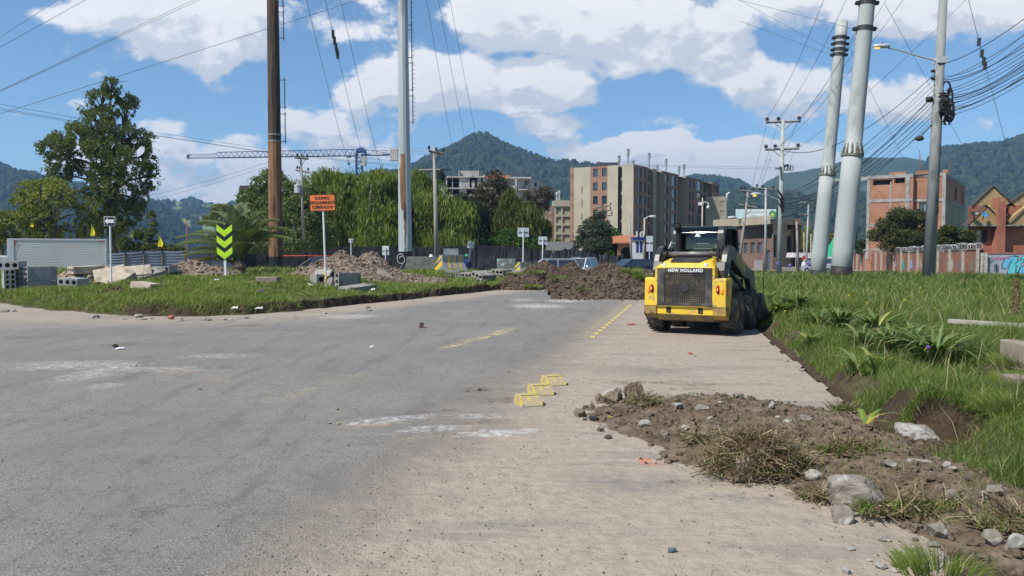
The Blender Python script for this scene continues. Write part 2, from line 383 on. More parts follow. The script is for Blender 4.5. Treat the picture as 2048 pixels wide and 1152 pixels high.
# ---- road: worn asphalt, windblown sand on its right half
def road_mat():
    m = bpy.data.materials.new('worn_road'); m.use_nodes = True; nt = m.node_tree; b = nt.nodes['Principled BSDF']
    P = nt.nodes.new('ShaderNodeNewGeometry').outputs['Position']; sp = nt.nodes.new('ShaderNodeSeparateXYZ'); nt.links.new(P, sp.inputs[0]); x, y, _ = sp.outputs
    lin = lambda a, c0: M_(nt, 'SUBTRACT', x, M_(nt, 'MULTIPLY_ADD', y, a, c0))
    def el(cx, cy, rx, ry, rot=0., n=None, a=.5, bb=1.2):
        q = MAPV(nt, V_(nt, 'SUBTRACT', P, (cx, cy, 0)), (1, 1, 0), (0, 0, -rot)); q = V_(nt, 'MULTIPLY', q, (1 / rx, 1 / ry, 0))
        l = V_(nt, 'LENGTH', q)
        if n is not None: l = M_(nt, 'ADD', l, n)
        return SM(nt, l, a, bb, 1., 0.)
    fine = NZ(nt, P, 75, 3, .7); mid = NZ(nt, P, 9, 5, .65); big = NZ(nt, P, .55, 5, .6); nb = NZ(nt, P, 2.4, 6, .68)
    strk = NZ(nt, MAPV(nt, P, (3.2, .45, 1), (0, 0, .22)), 1.2, 6, .65)      # wear that runs with the traffic
    cross = NZ(nt, MAPV(nt, P, (.5, 3.4, 1), (0, 0, .12)), 1.1, 6, .66)
    asp = MX(nt, SM(nt, fine, .36, .66), (0.127, 0.118, 0.108), (0.348, 0.321, 0.283))
    asp = MX(nt, SM(nt, NZ(nt, P, 26, 4, .7), .50, .66, 0, .5), asp, (0.080, 0.078, 0.076))
    asp = MX(nt, SM(nt, NZ(nt, P, 48, 2, .6), .60, .66, 0, .6), asp, (0.320, 0.308, 0.288))
    asp = MX(nt, SM(nt, big, .38, .62, 0, .55), asp, (0.172, 0.164, 0.152))
    asp = MX(nt, SM(nt, strk, .50, .66, 0, .42), asp, (0.120, 0.118, 0.118))
    asp = MX(nt, SM(nt, cross, .52, .64, 0, .38), asp, (0.192, 0.176, 0.152))
    asp = MX(nt, SM(nt, M_(nt, 'ABSOLUTE', M_(nt, 'SUBTRACT', nb, .5)), .0, .010, .6, 0.), asp, (.055, .052, .048))
    vc = nt.nodes.new('ShaderNodeTexVoronoi'); vc.feature = 'DISTANCE_TO_EDGE'; vc.inputs['Scale'].default_value = .7; wn = nt.nodes.new('ShaderNodeTexNoise'); wn.inputs['Scale'].default_value = 1.3; wn.inputs['Detail'].default_value = 6; wn.inputs['Roughness'].default_value = .7; nt.links.new(P, wn.inputs['Vector']); nt.links.new(V_(nt, 'ADD', P, MAPV(nt, wn.outputs['Color'], (2.2, 2.2, 0))), vc.inputs['Vector'])
    asp = MX(nt, M_(nt, 'MULTIPLY', SM(nt, vc.outputs[0], .0, .010, .8, 0.), SM(nt, big, .47, .60, 0, .6)), asp, (.05, .048, .044))
    sand = MX(nt, SM(nt, mid, .35, .68), (0.379, 0.316, 0.253), (0.310, 0.258, 0.206))
    sand = MX(nt, SM(nt, fine, .55, .75, 0, .45), sand, (0.133, 0.113, 0.094))
    sand = MX(nt, SM(nt, big, .48, .66, 0, .6), sand, (0.263, 0.222, 0.178))
    sand = MX(nt, SM(nt, cross, .53, .64, 0, .14), sand, (0.400, 0.350, 0.295))
    s = M_(nt, 'ADD', lin(.224, -1.95), M_(nt, 'MULTIPLY_ADD', nb, 1.6, M_(nt, 'MULTIPLY_ADD', mid, .7, M_(nt, 'MULTIPLY_ADD', fine, .5, -1.4))))
    sm = SM(nt, s, -.75, .55)
    thin = SM(nt, M_(nt, 'ADD', NZ(nt, MAPV(nt, P, (.55, 2.6, 1), (0, 0, .15)), .9, 5, .6), M_(nt, 'MULTIPLY', mid, .12)), .60, .70, 0, .42)   # tyre-swept spots where the asphalt shows
    sm = M_(nt, 'MULTIPLY', sm, M_(nt, 'SUBTRACT', 1., thin))
    e = M_(nt, 'ADD', M_(nt, 'MULTIPLY_ADD', x, -.20, y), M_(nt, 'MULTIPLY_ADD', nb, 3.0, -1.5))
    s2 = M_(nt, 'MULTIPLY', SM(nt, e, 17.0, 20.5), SM(nt, M_(nt, 'ADD', x, M_(nt, 'MULTIPLY', nb, 2.)), -1.2, -5.))
    s2 = M_(nt, 'MULTIPLY', s2, M_(nt, 'SUBTRACT', 1., SM(nt, strk, .52, .62, 0, .6)))
    s3 = M_(nt, 'MULTIPLY', SM(nt, M_(nt, 'ADD', lin(.40, -12.6), M_(nt, 'MULTIPLY_ADD', nb, .9, -.5)), .9, -.2), SM(nt, y, 17, 20))
    sm = M_(nt, 'MAXIMUM', sm, M_(nt, 'MULTIPLY', M_(nt, 'MAXIMUM', s2, s3), .85))
    col = MX(nt, sm, asp, sand)
    n5 = M_(nt, 'MULTIPLY_ADD', nb, 1.6, -.8); n6 = M_(nt, 'MULTIPLY_ADD', NZ(nt, MAPV(nt, P, (1, 3.5, 1)), 3.4, 8, .78), 4.0, -2.0)
    def spot(u, v, ru, rv, c, rot=0., k=1., nn=n6, a=.4, bb=1.1):
        nonlocal col
        c0 = gp(u, v); rx = ru / F * c0.y; ry = abs(gp(u, v - rv).y - gp(u, v + rv).y) / 2
        col = MX(nt, M_(nt, 'MULTIPLY', M_(nt, 'MULTIPLY', el(c0.x, c0.y, rx, ry, rot, nn, a, bb), k), brk_), col, c)
    brk_ = SM(nt, NZ(nt, P, 11, 8, .8), .45, .57, .03, 1.)
    W_ = (.50, .49, .47)
    for q in ((150, 728, 130, 9), (170, 752, 60, 14), (95, 735, 60, 7), (210, 772, 35, 10), (330, 738, 130, 6), (440, 712, 90, 6), (225, 735, 50, 14)): spot(*q, W_, k=.55)
    spot(700, 633, 60, 5, W_, k=.8); spot(1075, 612, 60, 5, (.62, .58, .52), k=.95); spot(1130, 602, 45, 3, (.62, .58, .52), k=.9); spot(1045, 600, 25, 3, (.62, .58, .52), k=.6)
    spot(760, 842, 75, 10, W_, .35, .95); spot(870, 857, 110, 8, W_, .35, .9); spot(990, 866, 90, 7, (.6, .6, .6), .2, .9); spot(840, 832, 60, 5, W_, .3, .7); spot(960, 832, 60, 6, (.52, .5, .47), .1, .8)
    spot(830, 826, 120, 4, (.15, .11, .08), .35, .9); spot(960, 845, 90, 5, (.16, .12, .09), .35, .8); spot(750, 850, 90, 4, (.38, .28, .16), .35, .8); spot(900, 871, 130, 3, (.38, .28, .18), .3, .7)
    for q in ((500, 651, 35, 4), (440, 735, 50, 5), (40, 676, 40, 5), (240, 690, 40, 6), (1010, 800, 60, 8), (965, 778, 60, 5)): spot(*q, (.13, .10, .075), k=.85)
    spot(355, 743, 60, 5, (.35, .25, .18), k=.6); spot(430, 760, 50, 8, (.33, .26, .2), k=.5)
    for q in ((1310, 742, 70, 7), (1260, 735, 60, 5), (1290, 975, 90, 12), (1450, 990, 50, 8), (1610, 1040, 55, 7), (1345, 970, 40, 8), (1215, 960, 60, 9), (1240, 850, 60, 8), (1500, 1000, 60, 10), (1090, 688, 60, 4), (985, 1048, 50, 5)):
        spot(*q, (.15, .152, .16), k=.6, nn=n5)
    for q in ((1345, 963, 40, 4), (1290, 765, 110, 5), (1400, 770, 60, 5), (1380, 778, 60, 3)): spot(*q, (.14, .10, .07), k=.9)
    col = MX(nt, M_(nt, 'MULTIPLY', el(gp(1303, 925).x, gp(1303, 925).y, .115, .13, 0, n6, .4, 1.0), brk_), col, (.60, .16, .07))
    # worn yellow lane line and its faint continuation
    yl = SM(nt, M_(nt, 'ABSOLUTE', M_(nt, 'ADD', lin(.31, -4.97), M_(nt, 'MULTIPLY_ADD', nb, .5, -.25))), .05, .22, 1., 0.)
    win = M_(nt, 'MULTIPLY', SM(nt, y, 12.3, 12.9), SM(nt, y, 16.4, 15.6)); fa = M_(nt, 'MULTIPLY', M_(nt, 'MULTIPLY', SM(nt, y, 7.2, 8.3), SM(nt, y, 10.6, 9.6)), .22)
    wear = SM(nt, NZ(nt, P, 5.5, 7, .8), .47, .60)
    col = MX(nt, M_(nt, 'MULTIPLY', M_(nt, 'MULTIPLY', yl, wear), M_(nt, 'MAXIMUM', win, fa)), col, (.55, .45, .20))
    y2 = SM(nt, M_(nt, 'ABSOLUTE', lin(.224, -1.99)), .04, .13, 1., 0.)
    col = MX(nt, M_(nt, 'MULTIPLY', M_(nt, 'MULTIPLY', y2, SM(nt, y, 14, 16)), .14), col, (.5, .40, .16))
    nt.links.new(col, b.inputs['Base Color']); b.inputs['Roughness'].default_value = .9; b.inputs['Specular IOR Level'].default_value = .2
    bn = nt.nodes.new('ShaderNodeBump'); bn.inputs['Strength'].default_value = 1; bn.inputs['Distance'].default_value = .012
    h = M_(nt, 'MULTIPLY_ADD', fine, .55, M_(nt, 'MULTIPLY_ADD', mid, M_(nt, 'MULTIPLY', sm, 2.2), M_(nt, 'MULTIPLY', cross, M_(nt, 'MULTIPLY', sm, .5))))
    nt.links.new(h, bn.inputs['Height']); nt.links.new(bn.outputs[0], b.inputs['Normal'])
    return m
roadm = road_mat()
ys = np.concatenate([[-60, -10], np.arange(0, 40, 2.), np.arange(40, 60, 1.), [62, 80, 140]]); xs = np.linspace(-70, 45, 24)
X, Y = np.meshgrid(xs, ys); Z = dip(Y) + .03 * np.exp(-((X + 11.5) / 2.5) ** 2 - ((Y - 14) / 1.) ** 2) * 0
def grid_faces(nr, nc):
    i = np.arange(nr * nc).reshape(nr, nc); return np.stack([i[:-1, :-1].ravel(), i[:-1, 1:].ravel(), i[1:, 1:].ravel(), i[1:, :-1].ravel()], 1)
tag(npmesh('road', np.stack([X.ravel(), Y.ravel(), Z.ravel()], 1), grid_faces(*X.shape), roadm), kind='structure')

# ---- turf / soil material: soil wherever the surface is steep
def turf_mat(name='turf', soilc=(.055, .038, .026), pit=True, ta=.955, tb=.83):  # default soil colour kept dark so the dug-out hollow reads as shaded
    m = bpy.data.materials.new(name); m.use_nodes = True; nt = m.node_tree; b = nt.nodes['Principled BSDF']
    g = nt.nodes.new('ShaderNodeNewGeometry'); P = g.outputs['Position']; sp = nt.nodes.new('ShaderNodeSeparateXYZ'); nt.links.new(g.outputs['True Normal'], sp.inputs[0])
    n = NZ(nt, P, 6, 5, .65); n2 = NZ(nt, P, .6, 4)
    gr = MX(nt, SM(nt, n, .35, .65), (.05, .065, .02), (.10, .095, .045)); gr = MX(nt, SM(nt, n2, .42, .62, 0, .6), gr, (.11, .085, .05))
    so_ = MX(nt, SM(nt, n, .35, .65), soilc, tuple(t * 1.7 for t in soilc))
    st = SM(nt, M_(nt, 'MULTIPLY_ADD', n, .3, sp.outputs[2]), ta, tb)
    zz = nt.nodes.new('ShaderNodeSeparateXYZ'); nt.links.new(P, zz.inputs[0])
    lo = SM(nt, zz.outputs[2], .06, .03); near = SM(nt, zz.outputs[1], 20, 17) if pit else None
    if pit: st = M_(nt, 'MAXIMUM', st, M_(nt, 'MULTIPLY', lo, near))
    nt.links.new(MX(nt, st, gr, so_), b.inputs['Base Color']); b.inputs['Roughness'].default_value = .95; b.inputs['Specular IOR Level'].default_value = .1
    bn = nt.nodes.new('ShaderNodeBump'); bn.inputs['Strength'].default_value = 1; bn.inputs['Distance'].default_value = .05
    nt.links.new(NZ(nt, P, 16, 5, .7), bn.inputs['Height']); nt.links.new(bn.outputs[0], b.inputs['Normal']); return m
turf = turf_mat(); turf2 = turf_mat('median_turf', (.045, .032, .022), False, 1.03, .90)
xs = np.concatenate([np.arange(-60, -18, .5), np.arange(-18, 3.6, .11)]); ys = np.concatenate([np.arange(17, 36, .11), np.arange(36, 58, .4)])
X, Y = np.meshgrid(xs, ys); Z = med_h(X, Y)
tag(npmesh('median', np.stack([X.ravel(), Y.ravel(), Z.ravel()], 1), grid_faces(*X.shape), turf2, smooth=False), kind='structure')
s_ = np.concatenate([np.arange(-.5, 2.6, .05), 2.6 + .08 * np.cumsum(1.06 ** np.arange(60))]); s_ = s_[s_ < 60]
ys = [2.2]
while ys[-1] < 72: ys.append(ys[-1] + max(.045, ys[-1] * .009))
Y, Sx = np.meshgrid(ys, s_, indexing='ij'); X = Sx + edge_x(Y); Z = ver_h(X, Y)
tag(npmesh('verge', np.stack([X.ravel(), Y.ravel(), Z.ravel()], 1), grid_faces(*X.shape), turf, smooth=False), kind='structure')

# ---- grass (nobody could count it)
def blades(P, h, w, lean, bend, seed=0):
    r = np.random.RandomState(seed); n = len(P); a = r.rand(n) * 2 * pi
    sx = np.stack([np.cos(a), np.sin(a), 0 * a], 1) * w[:, None] * .5; V = []
    for t, k in ((0, 1.), (.5, .8), (1., 0.)):
        c = P + np.stack([lean[:, 0] * h * t ** 1.8, lean[:, 1] * h * t ** 1.8, h * t * (1 - bend * t)], 1)
        if k > 0: V += [c - sx * k, c + sx * k]
        else: V.append(c)
    V = np.stack(V, 1).reshape(-1, 3); i = np.arange(n)[:, None] * 5
    return V, [i + np.array([[0, 1, 3, 2]]), i + np.array([[2, 3, 4]])]
grass_m = leafmat('grass_blade', (.06, .113, .018), (.16, .218, .045), (.36, .33, .16), scale=.8, trans=.3, dry=.88)
grass_m2 = leafmat('median_grass_blade', (.09, .15, .022), (.21, .27, .055), (.38, .33, .15), scale=.9, trans=.3, dry=.82)
def scatter_grass(name, label, hf, bands, inside, m, seed, hmul=1.):
    r = np.random.RandomState(seed); Vs = []; Q = []; T = []; off = 0
    for (x0, x1, y0, y1, dn, hh, ww) in bands:
        n = int((x1 - x0) * (y1 - y0) * dn); x = x0 + (x1 - x0) * r.rand(n); y = y0 + (y1 - y0) * r.rand(n)
        px = 1024 + F * x / y
        k = inside(x, y) & (px > -260) & (px < 2750); x = x[k]; y = y[k]; z = hf(x, y)
        e = .05; zx_ = (hf(x + e, y) - z) / e; zy_ = (hf(x, y + e) - z) / e; k = (np.hypot(zx_, zy_) < 4) & (z > .015 + dip(y)) | ((y > 30) & (np.hypot(zx_, zy_) < 1.3) & (z > dip(y) - .3)); x = x[k]; y = y[k]; z = z[k]
        cl = .35 + 2.1 * (fbm(x, y, .8, 3, seed + 1) + .5) ** 1.5 * (.35 + 1.3 * (fbm(x, y, 3.5, 2, seed + 2) + .5))
        k = r.rand(len(x)) < cl; x = x[k]; y = y[k]; z = z[k]; cl = cl[k]; n = len(x)
        h = hh * hmul * cl * (.45 + .8 * r.rand(n)); w = ww * (.6 + .8 * r.rand(n)); a = r.rand(n) * 2 * pi; l = .25 + .7 * r.rand(n)
        V, F_ = blades(np.stack([x, y, z - .02], 1), h, w, np.stack([np.cos(a) * l + .12, np.sin(a) * l], 1), .25 * r.rand(n), seed)
        Vs.append(V); Q.append(F_[0] + off); T.append(F_[1] + off); off += len(V)
    o = npmesh(name, np.concatenate(Vs), [np.concatenate(Q), np.concatenate(T)], m); print('grass', name, off // 5)
    return tag(o, label, 'grass', kind='stuff')
def in_ver(x, y):
    s = x - edge_x(y); pit = ((x - PIT[0]) / .43) ** 2 + ((y - PIT[1]) / .43) ** 2 > 1
    bare = fbm(x, y, 1.9, 3, 41) + .5 > .44 - .7 * sst(.1, .5, s) 
    return (s > -.05) & pit & (bare | (y < 6.6))
scatter_grass('grass', 'green grass of the open verge right of the sandy pavement', ver_h,
    [(2.5, 8, 4, 8, 4600, .11, .0045), (3, 13, 8, 13, 2500, .14, .0065), (4, 18, 13, 20, 1050, .17, .010), (5, 30, 20, 32, 400, .18, .019), (6, 36, 32, 62, 100, .20, .042)], in_ver, grass_m, 21)
scatter_grass('grass', 'green grass on the raised median left of the asphalt', med_h,
    [(-16, -2, 18.5, 24, 720, .13, .014), (-20, 0, 24, 31, 420, .14, .02), (-26, 3, 31, 50, 120, .17, .035)],
    lambda x, y: seg_sdf(x, y, MED) > .04, grass_m2, 22)
def tuft(name, label, cat, P0, rad, n, h, w, m, seed, group=None, droop=.5):
    r = np.random.RandomState(seed); a = r.rand(n) * 2 * pi; q = rad * np.sqrt(r.rand(n)) ; x = P0[0] + q * np.cos(a); y = P0[1] + q * np.sin(a)
    z = np.full(n, P0[2]); hh = h * (.5 + .7 * r.rand(n)) * (1.1 - q / rad * .5)
    V, F_ = blades(np.stack([x, y, z], 1) - np.array(P0)[None], hh, w * (.6 + .8 * r.rand(n)), np.stack([np.cos(a) * (.3 + .8 * r.rand(n)) * (.3 + q / rad), np.sin(a) * (.3 + .8 * r.rand(n)) * (.3 + q / rad)], 1), droop * r.rand(n), seed)
    return tag(npmesh(name, V, F_, m, loc=P0), label, cat, group)

# ---- hills: real ridges with a front and a back slope, clothed in trees
def hillmat(name, c1, c2, past=None, ps=.004, pt=.56, quarry=None):
    m = bpy.data.materials.new(name); m.use_nodes = True; nt = m.node_tree; b = nt.nodes['Principled BSDF']; P = nt.nodes.new('ShaderNodeNewGeometry').outputs['Position']
    col = MX(nt, SM(nt, NZ(nt, P, .035, 6, .7), .38, .62), c1, c2)
    if past: col = MX(nt, SM(nt, NZ(nt, MAPV(nt, P, (1, 1, 2.5)), ps, 4, .6), pt, pt + .03), col, past)
    if quarry:
        for c, r in quarry:
            q = V_(nt, 'MULTIPLY', V_(nt, 'SUBTRACT', P, c), tuple(1 / t for t in r)); l = M_(nt, 'ADD', V_(nt, 'LENGTH', q), M_(nt, 'MULTIPLY_ADD', NZ(nt, P, .03, 6, .75), 3.2, -1.6))
            col = MX(nt, SM(nt, l, .8, .95, 1, 0), col, (.42, .36, .27))
    nt.links.new(col, b.inputs['Base Color']); b.inputs['Roughness'].default_value = 1; b.inputs['Specular IOR Level'].default_value = 0
    return m
ICO = None
def ico():
    t = (1 + 5 ** .5) / 2
    v = np.array([(-1, t, 0), (1, t, 0), (-1, -t, 0), (1, -t, 0), (0, -1, t), (0, 1, t), (0, -1, -t), (0, 1, -t), (t, 0, -1), (t, 0, 1), (-t, 0, -1), (-t, 0, 1)], float)
    f = [(0, 11, 5), (0, 5, 1), (0, 1, 7), (0, 7, 10), (0, 10, 11), (1, 5, 9), (5, 11, 4), (11, 10, 2), (10, 7, 6), (7, 1, 8), (3, 9, 4), (3, 4, 2), (3, 2, 6), (3, 6, 8), (3, 8, 9), (4, 9, 5), (2, 4, 11), (6, 2, 10), (8, 6, 7), (9, 8, 1)]
    v /= np.linalg.norm(v[0]); V = list(map(tuple, v)); c = {}; F2 = []
    def mid(a, b):
        k = (min(a, b), max(a, b))
        if k not in c: p = (np.array(V[a]) + np.array(V[b])) / 2; V.append(tuple(p / np.linalg.norm(p))); c[k] = len(V) - 1
        return c[k]
    for a, b_, d in f: x, y, z = mid(a, b_), mid(b_, d), mid(d, a); F2 += [(a, x, z), (b_, y, x), (d, z, y), (x, y, z)]
    return np.array(V), np.array(F2), v, np.array(f)
ICV, ICF, IC0, ICF0 = ico()
def blobs(name, C, R, m, seed=0, jit=.35, sq=1., hi=True, parent=None, smooth=False):
    r = np.random.RandomState(seed); C = np.asarray(C, float); R = np.asarray(R, float); n = len(C); base, bf = (ICV, ICF) if hi else (IC0, ICF0); k = len(base)
    V = base[None] * (1 + jit * (r.rand(n, k, 1) * 2 - 1)) * (R[:, None, None] if R.ndim == 1 else R[:, None, :])
    V[:, :, 2] *= sq; a = r.rand(n) * 2 * pi; ca, sa = np.cos(a)[:, None], np.sin(a)[:, None]
    V = np.stack([V[..., 0] * ca - V[..., 1] * sa, V[..., 0] * sa + V[..., 1] * ca, V[..., 2]], -1) + C[:, None]
    return npmesh(name, V.reshape(-1, 3), (np.arange(n)[:, None, None] * k + bf[None]).reshape(-1, 3), m, parent, smooth)
def hill(name, out, D, df, db, m, seed, amp, fm=None, nt_=2500, tr=6., flabel=None, tree_v=None):
    us = np.arange(out[0][0], out[-1][0] + 1, 4.); vs = np.interp(us, [p[0] for p in out], [p[1] for p in out]) + (9 if fm else 4); R = np.concatenate([np.linspace(D - df, D, 40), D + np.linspace(0, db, 14)[1:]])
    def hh(u, Rr):
        v = np.interp(u, us, vs); z = CH + (508 - v) / F * D + .6
        t = np.where(Rr <= D, (Rr - (D - df)) / df, 1 - (Rr - D) / db); t = np.clip(t, 0, 1)
        x = (u - 1024) / F * Rr; pr = np.sin(t * pi / 2) ** 1.15
        return z * pr + amp * fbm(x, Rr, 6. / D * 1.6, 5, seed) * np.sin(np.clip(t, 0, 1) * pi) ** .7 * 2 + amp * .12 * fbm(x, Rr, 40. / D, 3, seed + 9) * (t > .02) - 1.5 * (t <= 0)
    U, RR = np.meshgrid(us, R, indexing='ij'); Z = hh(U, RR); X = (U - 1024) / F * RR
    o = npmesh(name, np.stack([X.ravel(), RR.ravel(), Z.ravel()], 1), grid_faces(*X.shape)[:, ::-1], m, smooth=True); tag(o, kind='structure')
    if fm:
        r = np.random.RandomState(seed); u = us[0] + (us[-1] - us[0]) * r.rand(nt_); t = np.clip(1 - np.abs(r.rand(nt_) ** 1.3), .0, 1); ncr = nt_ // 6; t[:ncr] = 1 + .01 * r.randn(ncr); Rr = (D - df) + t * df
        x = (u - 1024) / F * Rr; k = (fbm(x, Rr, 9. / D * 2, 4, seed + 5) > -.10); k[:ncr] = fbm(u[:ncr], 0 * u[:ncr], .03, 3, seed + 6) > -.08
        if tree_v is not None: k &= (r.rand(nt_) < np.interp(u, [p[0] for p in tree_v], [p[1] for p in tree_v]))
        u, Rr, x = u[k], Rr[k], x[k]; z = hh(u, Rr); s = tr * (.5 + .9 * r.rand(len(u)) ** 1.5)
        f = blobs('forest', np.stack([x, Rr, z + s * .25], 1), np.stack([s * .8, s * .8, s * 1.05], 1), fm, seed, .32)
        tag(f, flabel, 'forest', kind='stuff')
    return o
fgreen = mat('far_forest', (.020, .036, .018), (.038, .058, .026), .05, 1., spec=0., world=True, c3=(.05, .06, .03), s3=.02)
hm = hillmat('wooded_hill', (.022, .04, .016), (.05, .075, .027)); hmp = hillmat('pastured_hill', (.028, .05, .02), (.05, .075, .028), (.17, .21, .08), .0045, .46)
hmq = hillmat('quarried_hill', (.035, .055, .025), (.06, .08, .035), (.10, .12, .05), .004, .6, [((760, 2000, zx(377, 2000)), (62, 500, 8)), ((870, 2000, zx(392, 2000)), (90, 500, 8)), ((800, 2000, zx(399, 2000)), (90, 500, 7))])
hmd = hillmat('dark_wood_hill', (.016, .028, .014), (.028, .045, .02), (.09, .13, .05), .006, .67)
hill('hill', [(560, 470), (640, 362), (690, 358), (790, 345), (830, 330), (870, 308), (905, 296), (930, 284), (948, 276), (975, 279), (990, 290), (1010, 302), (1050, 314), (1100, 322), (1145, 332), (1200, 345), (1250, 385), (1330, 470)], 1500, 700, 600, hm, 3, 22, fgreen, 9000, 5.2, 'dense dark woodland covering the pointed hill behind the apartment block')
hill('hill', [(-200, 300), (-60, 318), (0, 334), (45, 348), (75, 352), (160, 368), (250, 395), (330, 420), (420, 500)], 1300, 600, 500, hmd, 4, 20, fgreen, 4200, 5, 'dark woodland on the steep hill at the left edge')
hill('hill', [(180, 440), (260, 412), (300, 408), (360, 406), (420, 408), (480, 404), (560, 404), (640, 396), (700, 404), (760, 440)], 1900, 900, 500, hmp, 5, 26, fgreen, 1900, 8, 'scattered trees and pasture copses on the low hill behind the big palm', [(180, .6), (300, .8), (400, .8), (420, .25), (470, .3), (480, .7), (760, .7)])
hill('hill', [(1280, 420), (1330, 372), (1390, 352), (1440, 356), (1475, 364), (1500, 380), (1540, 398), (1620, 410)], 1700, 500, 500, hmp, 6, 14, fgreen, 2000, 7, 'tree clumps along the ridge right of the apartment block')
hill('hill', [(1450, 440), (1500, 392), (1530, 368), (1560, 352), (1600, 347), (1650, 336), (1690, 322), (1730, 318), (1800, 317), (1830, 324), (1870, 334), (2000, 345), (2140, 350)], 2300, 1000, 700, hmq, 7, 20)
hill('hill', [(1790, 420), (1830, 356), (1856, 330), (1875, 312), (1905, 304), (1950, 300), (2000, 297), (2030, 288), (2048, 284), (2140, 262), (2260, 250)], 1700, 900, 700, hm, 8, 26, fgreen, 4200, 5.5, 'woodland over the tall hill at the right edge')
hill('hill', [(1300, 450), (1400, 396), (1460, 384), (1560, 388), (1640, 400), (1720, 392), (1800, 402), (1900, 420), (2140, 425)], 1250, 600, 400, hmd, 9, 12, fgreen, 3800, 5, 'dark pine wood on the low ridge below the quarried slope')
# ---- haze between here and the hills
def haze():
    b = MB(); b.box((-4200, -60, -6), (4200, 3300, 330)); m = bpy.data.materials.new('haze'); m.use_nodes = True; nt = m.node_tree; nt.nodes.clear()
    v = nt.nodes.new('ShaderNodeVolumePrincipled'); v.inputs['Color'].default_value = (.36, .62, 1, 1); v.inputs['Density'].default_value = .00026; v.inputs['Anisotropy'].default_value = .2
    o = nt.nodes.new('ShaderNodeOutputMaterial'); nt.links.new(v.outputs[0], o.inputs['Volume'])
    tag(b.build('haze', m), 'thin blue haze hanging between the street and the hills', 'haze', kind='stuff')
haze()

# ---- soil heaps
def heap(name, label, bumps, bbox, m, seed, res=.07, rough=.16, cat='soil heap', clods=1500, cr=.05, base=None):
    x0, x1, y0, y1 = bbox; xs = np.arange(x0, x1, res); ys = np.arange(y0, y1, res); X, Y = np.meshgrid(xs, ys)
    def H(X, Y):
        h = 0 * X
        for cx, cy, rx, ry, hh in bumps:
            q = np.sqrt(((X - cx) / rx) ** 2 + ((Y - cy) / ry) ** 2) + fbm(X, Y, .9, 3, seed + 2) * .35; h = np.maximum(h, hh * np.clip(1.05 - q, 0, 1) ** .85)
        k = np.clip(h * 6, 0, 1); return h + k * rough * (1.1 * fbm(X, Y, 2.2, 4, seed) + .8 * (.5 - np.abs(fbm(X, Y, 5, 3, seed + 7)) * 3))
    Hh = H(X, Y); g = med_h(X, Y) if base is None else base + dip(Y); g = np.where(g < -.1 + dip(Y), dip(Y), g); Z = g + np.where(Hh > .03, Hh, -.12)
    fc = grid_faces(*X.shape); keep = (Hh.ravel()[fc] > .0).any(1) & (Z.ravel()[fc] > (g.ravel()[fc] - .13)).any(1) & (Hh.ravel()[fc] > .03).any(1)
    fc = fc[keep]; used = np.unique(fc); mp = -np.ones(X.size, int); mp[used] = np.arange(len(used)); V = np.stack([X.ravel(), Y.ravel(), Z.ravel()], 1)[used]
    o = npmesh(name, V, mp[fc], m); tag(o, label, cat)
    r = np.random.RandomState(seed); x = x0 + (x1 - x0) * r.rand(clods * 4); y = y0 + (y1 - y0) * r.rand(clods * 4); h = H(x, y); k = (h > .02) | ((h > -.2) & (r.rand(len(x)) < .03)); x, y, h = x[k][:clods], y[k][:clods], h[k][:clods]
    g = med_h(x, y) if base is None else base + dip(y); g = np.where(g < -.1 + dip(y), dip(y), g); s = cr * (.3 + 1.6 * r.rand(len(x)) ** 3)
    c = blobs('clods', np.stack([x, y, g + np.maximum(h, 0) + s * .15], 1), s, m, seed + 3, .4, .75, hi=False, parent=o); c['kind'] = 'stuff'
    return o, H
# ================================================================ HEAPS
def c_(u, D): return xx(u, D)
heap('soil_heap', 'dark soil heap dumped across the road left of the yellow loader', [(c_(1215, 28.3), 28.3, 2.1, 2.0, 1.12), (c_(1150, 27.3), 27.6, 1.2, 1.2, .6), (c_(1290, 29), 29, 1.7, 1.9, .85), (c_(1255, 28), 27.6, 1.4, 1.4, .6), (c_(1340, 29.5), 29.5, 1.6, 1.8, .8)], (1.3, 8.4, 25.4, 31.6), soil_d, 31, base=0., rough=.17, clods=7000, cr=.035)
heap('soil_heap', 'dark soil heap with grass on it at the end of the median', [(c_(1085, 35.6), 35.6, 1.9, 2.1, 1.15), (c_(1060, 34.8), 34.6, 1.6, 1.5, .75), (c_(1145, 36), 36, 1.6, 1.7, 1.1), (c_(1030, 35), 35.4, 1.2, 1.3, .55)], (-1.5, 5.2, 32.6, 38.6), soil_d, 32, base=0., rough=.16, clods=6000, cr=.04)
heap('soil_heap', 'grey brown twin peaked soil heap behind the orange sign', [(c_(683, 32), 32, 1.5, 1.7, 1.02), (c_(745, 32.4), 32.4, 1.45, 1.7, 1.0), (c_(715, 31.3), 31.3, 1.9, 1.8, .62), (c_(640, 32), 32, 1.2, 1.3, .45), (c_(800, 32), 32, 1.6, 1.5, .48), (c_(850, 31.5), 31.5, 1.3, 1.1, .28)], (-9.5, -2.6, 29, 34.4), soil_g, 33, rough=.15, clods=6500, cr=.04)
heap('soil_heap', 'low brown soil heap beside the big palm', [(c_(385, 33), 33, 1.7, 1.4, .55), (c_(420, 32.4), 32.4, 1.2, 1.1, .4), (c_(350, 33), 33, 1.1, 1.1, .35)], (-15.2, -10.8, 31, 35), soil_g, 34, rough=.16, clods=900, cr=.06)
heap('rubble_heap', 'sandy rubble heap in front of the white truck', [(c_(165, 29.5), 29.5, 1.1, 1.0, .45), (c_(215, 29.8), 29.8, 1.0, 1.0, .5), (c_(140, 29.6), 29.6, .8, .8, .3), (c_(245, 30), 30, .9, .9, .38)], (-17.6, -13.2, 28, 31.5), soil_s, 35, rough=.12, clods=1200, cr=.06, cat='rubble heap')
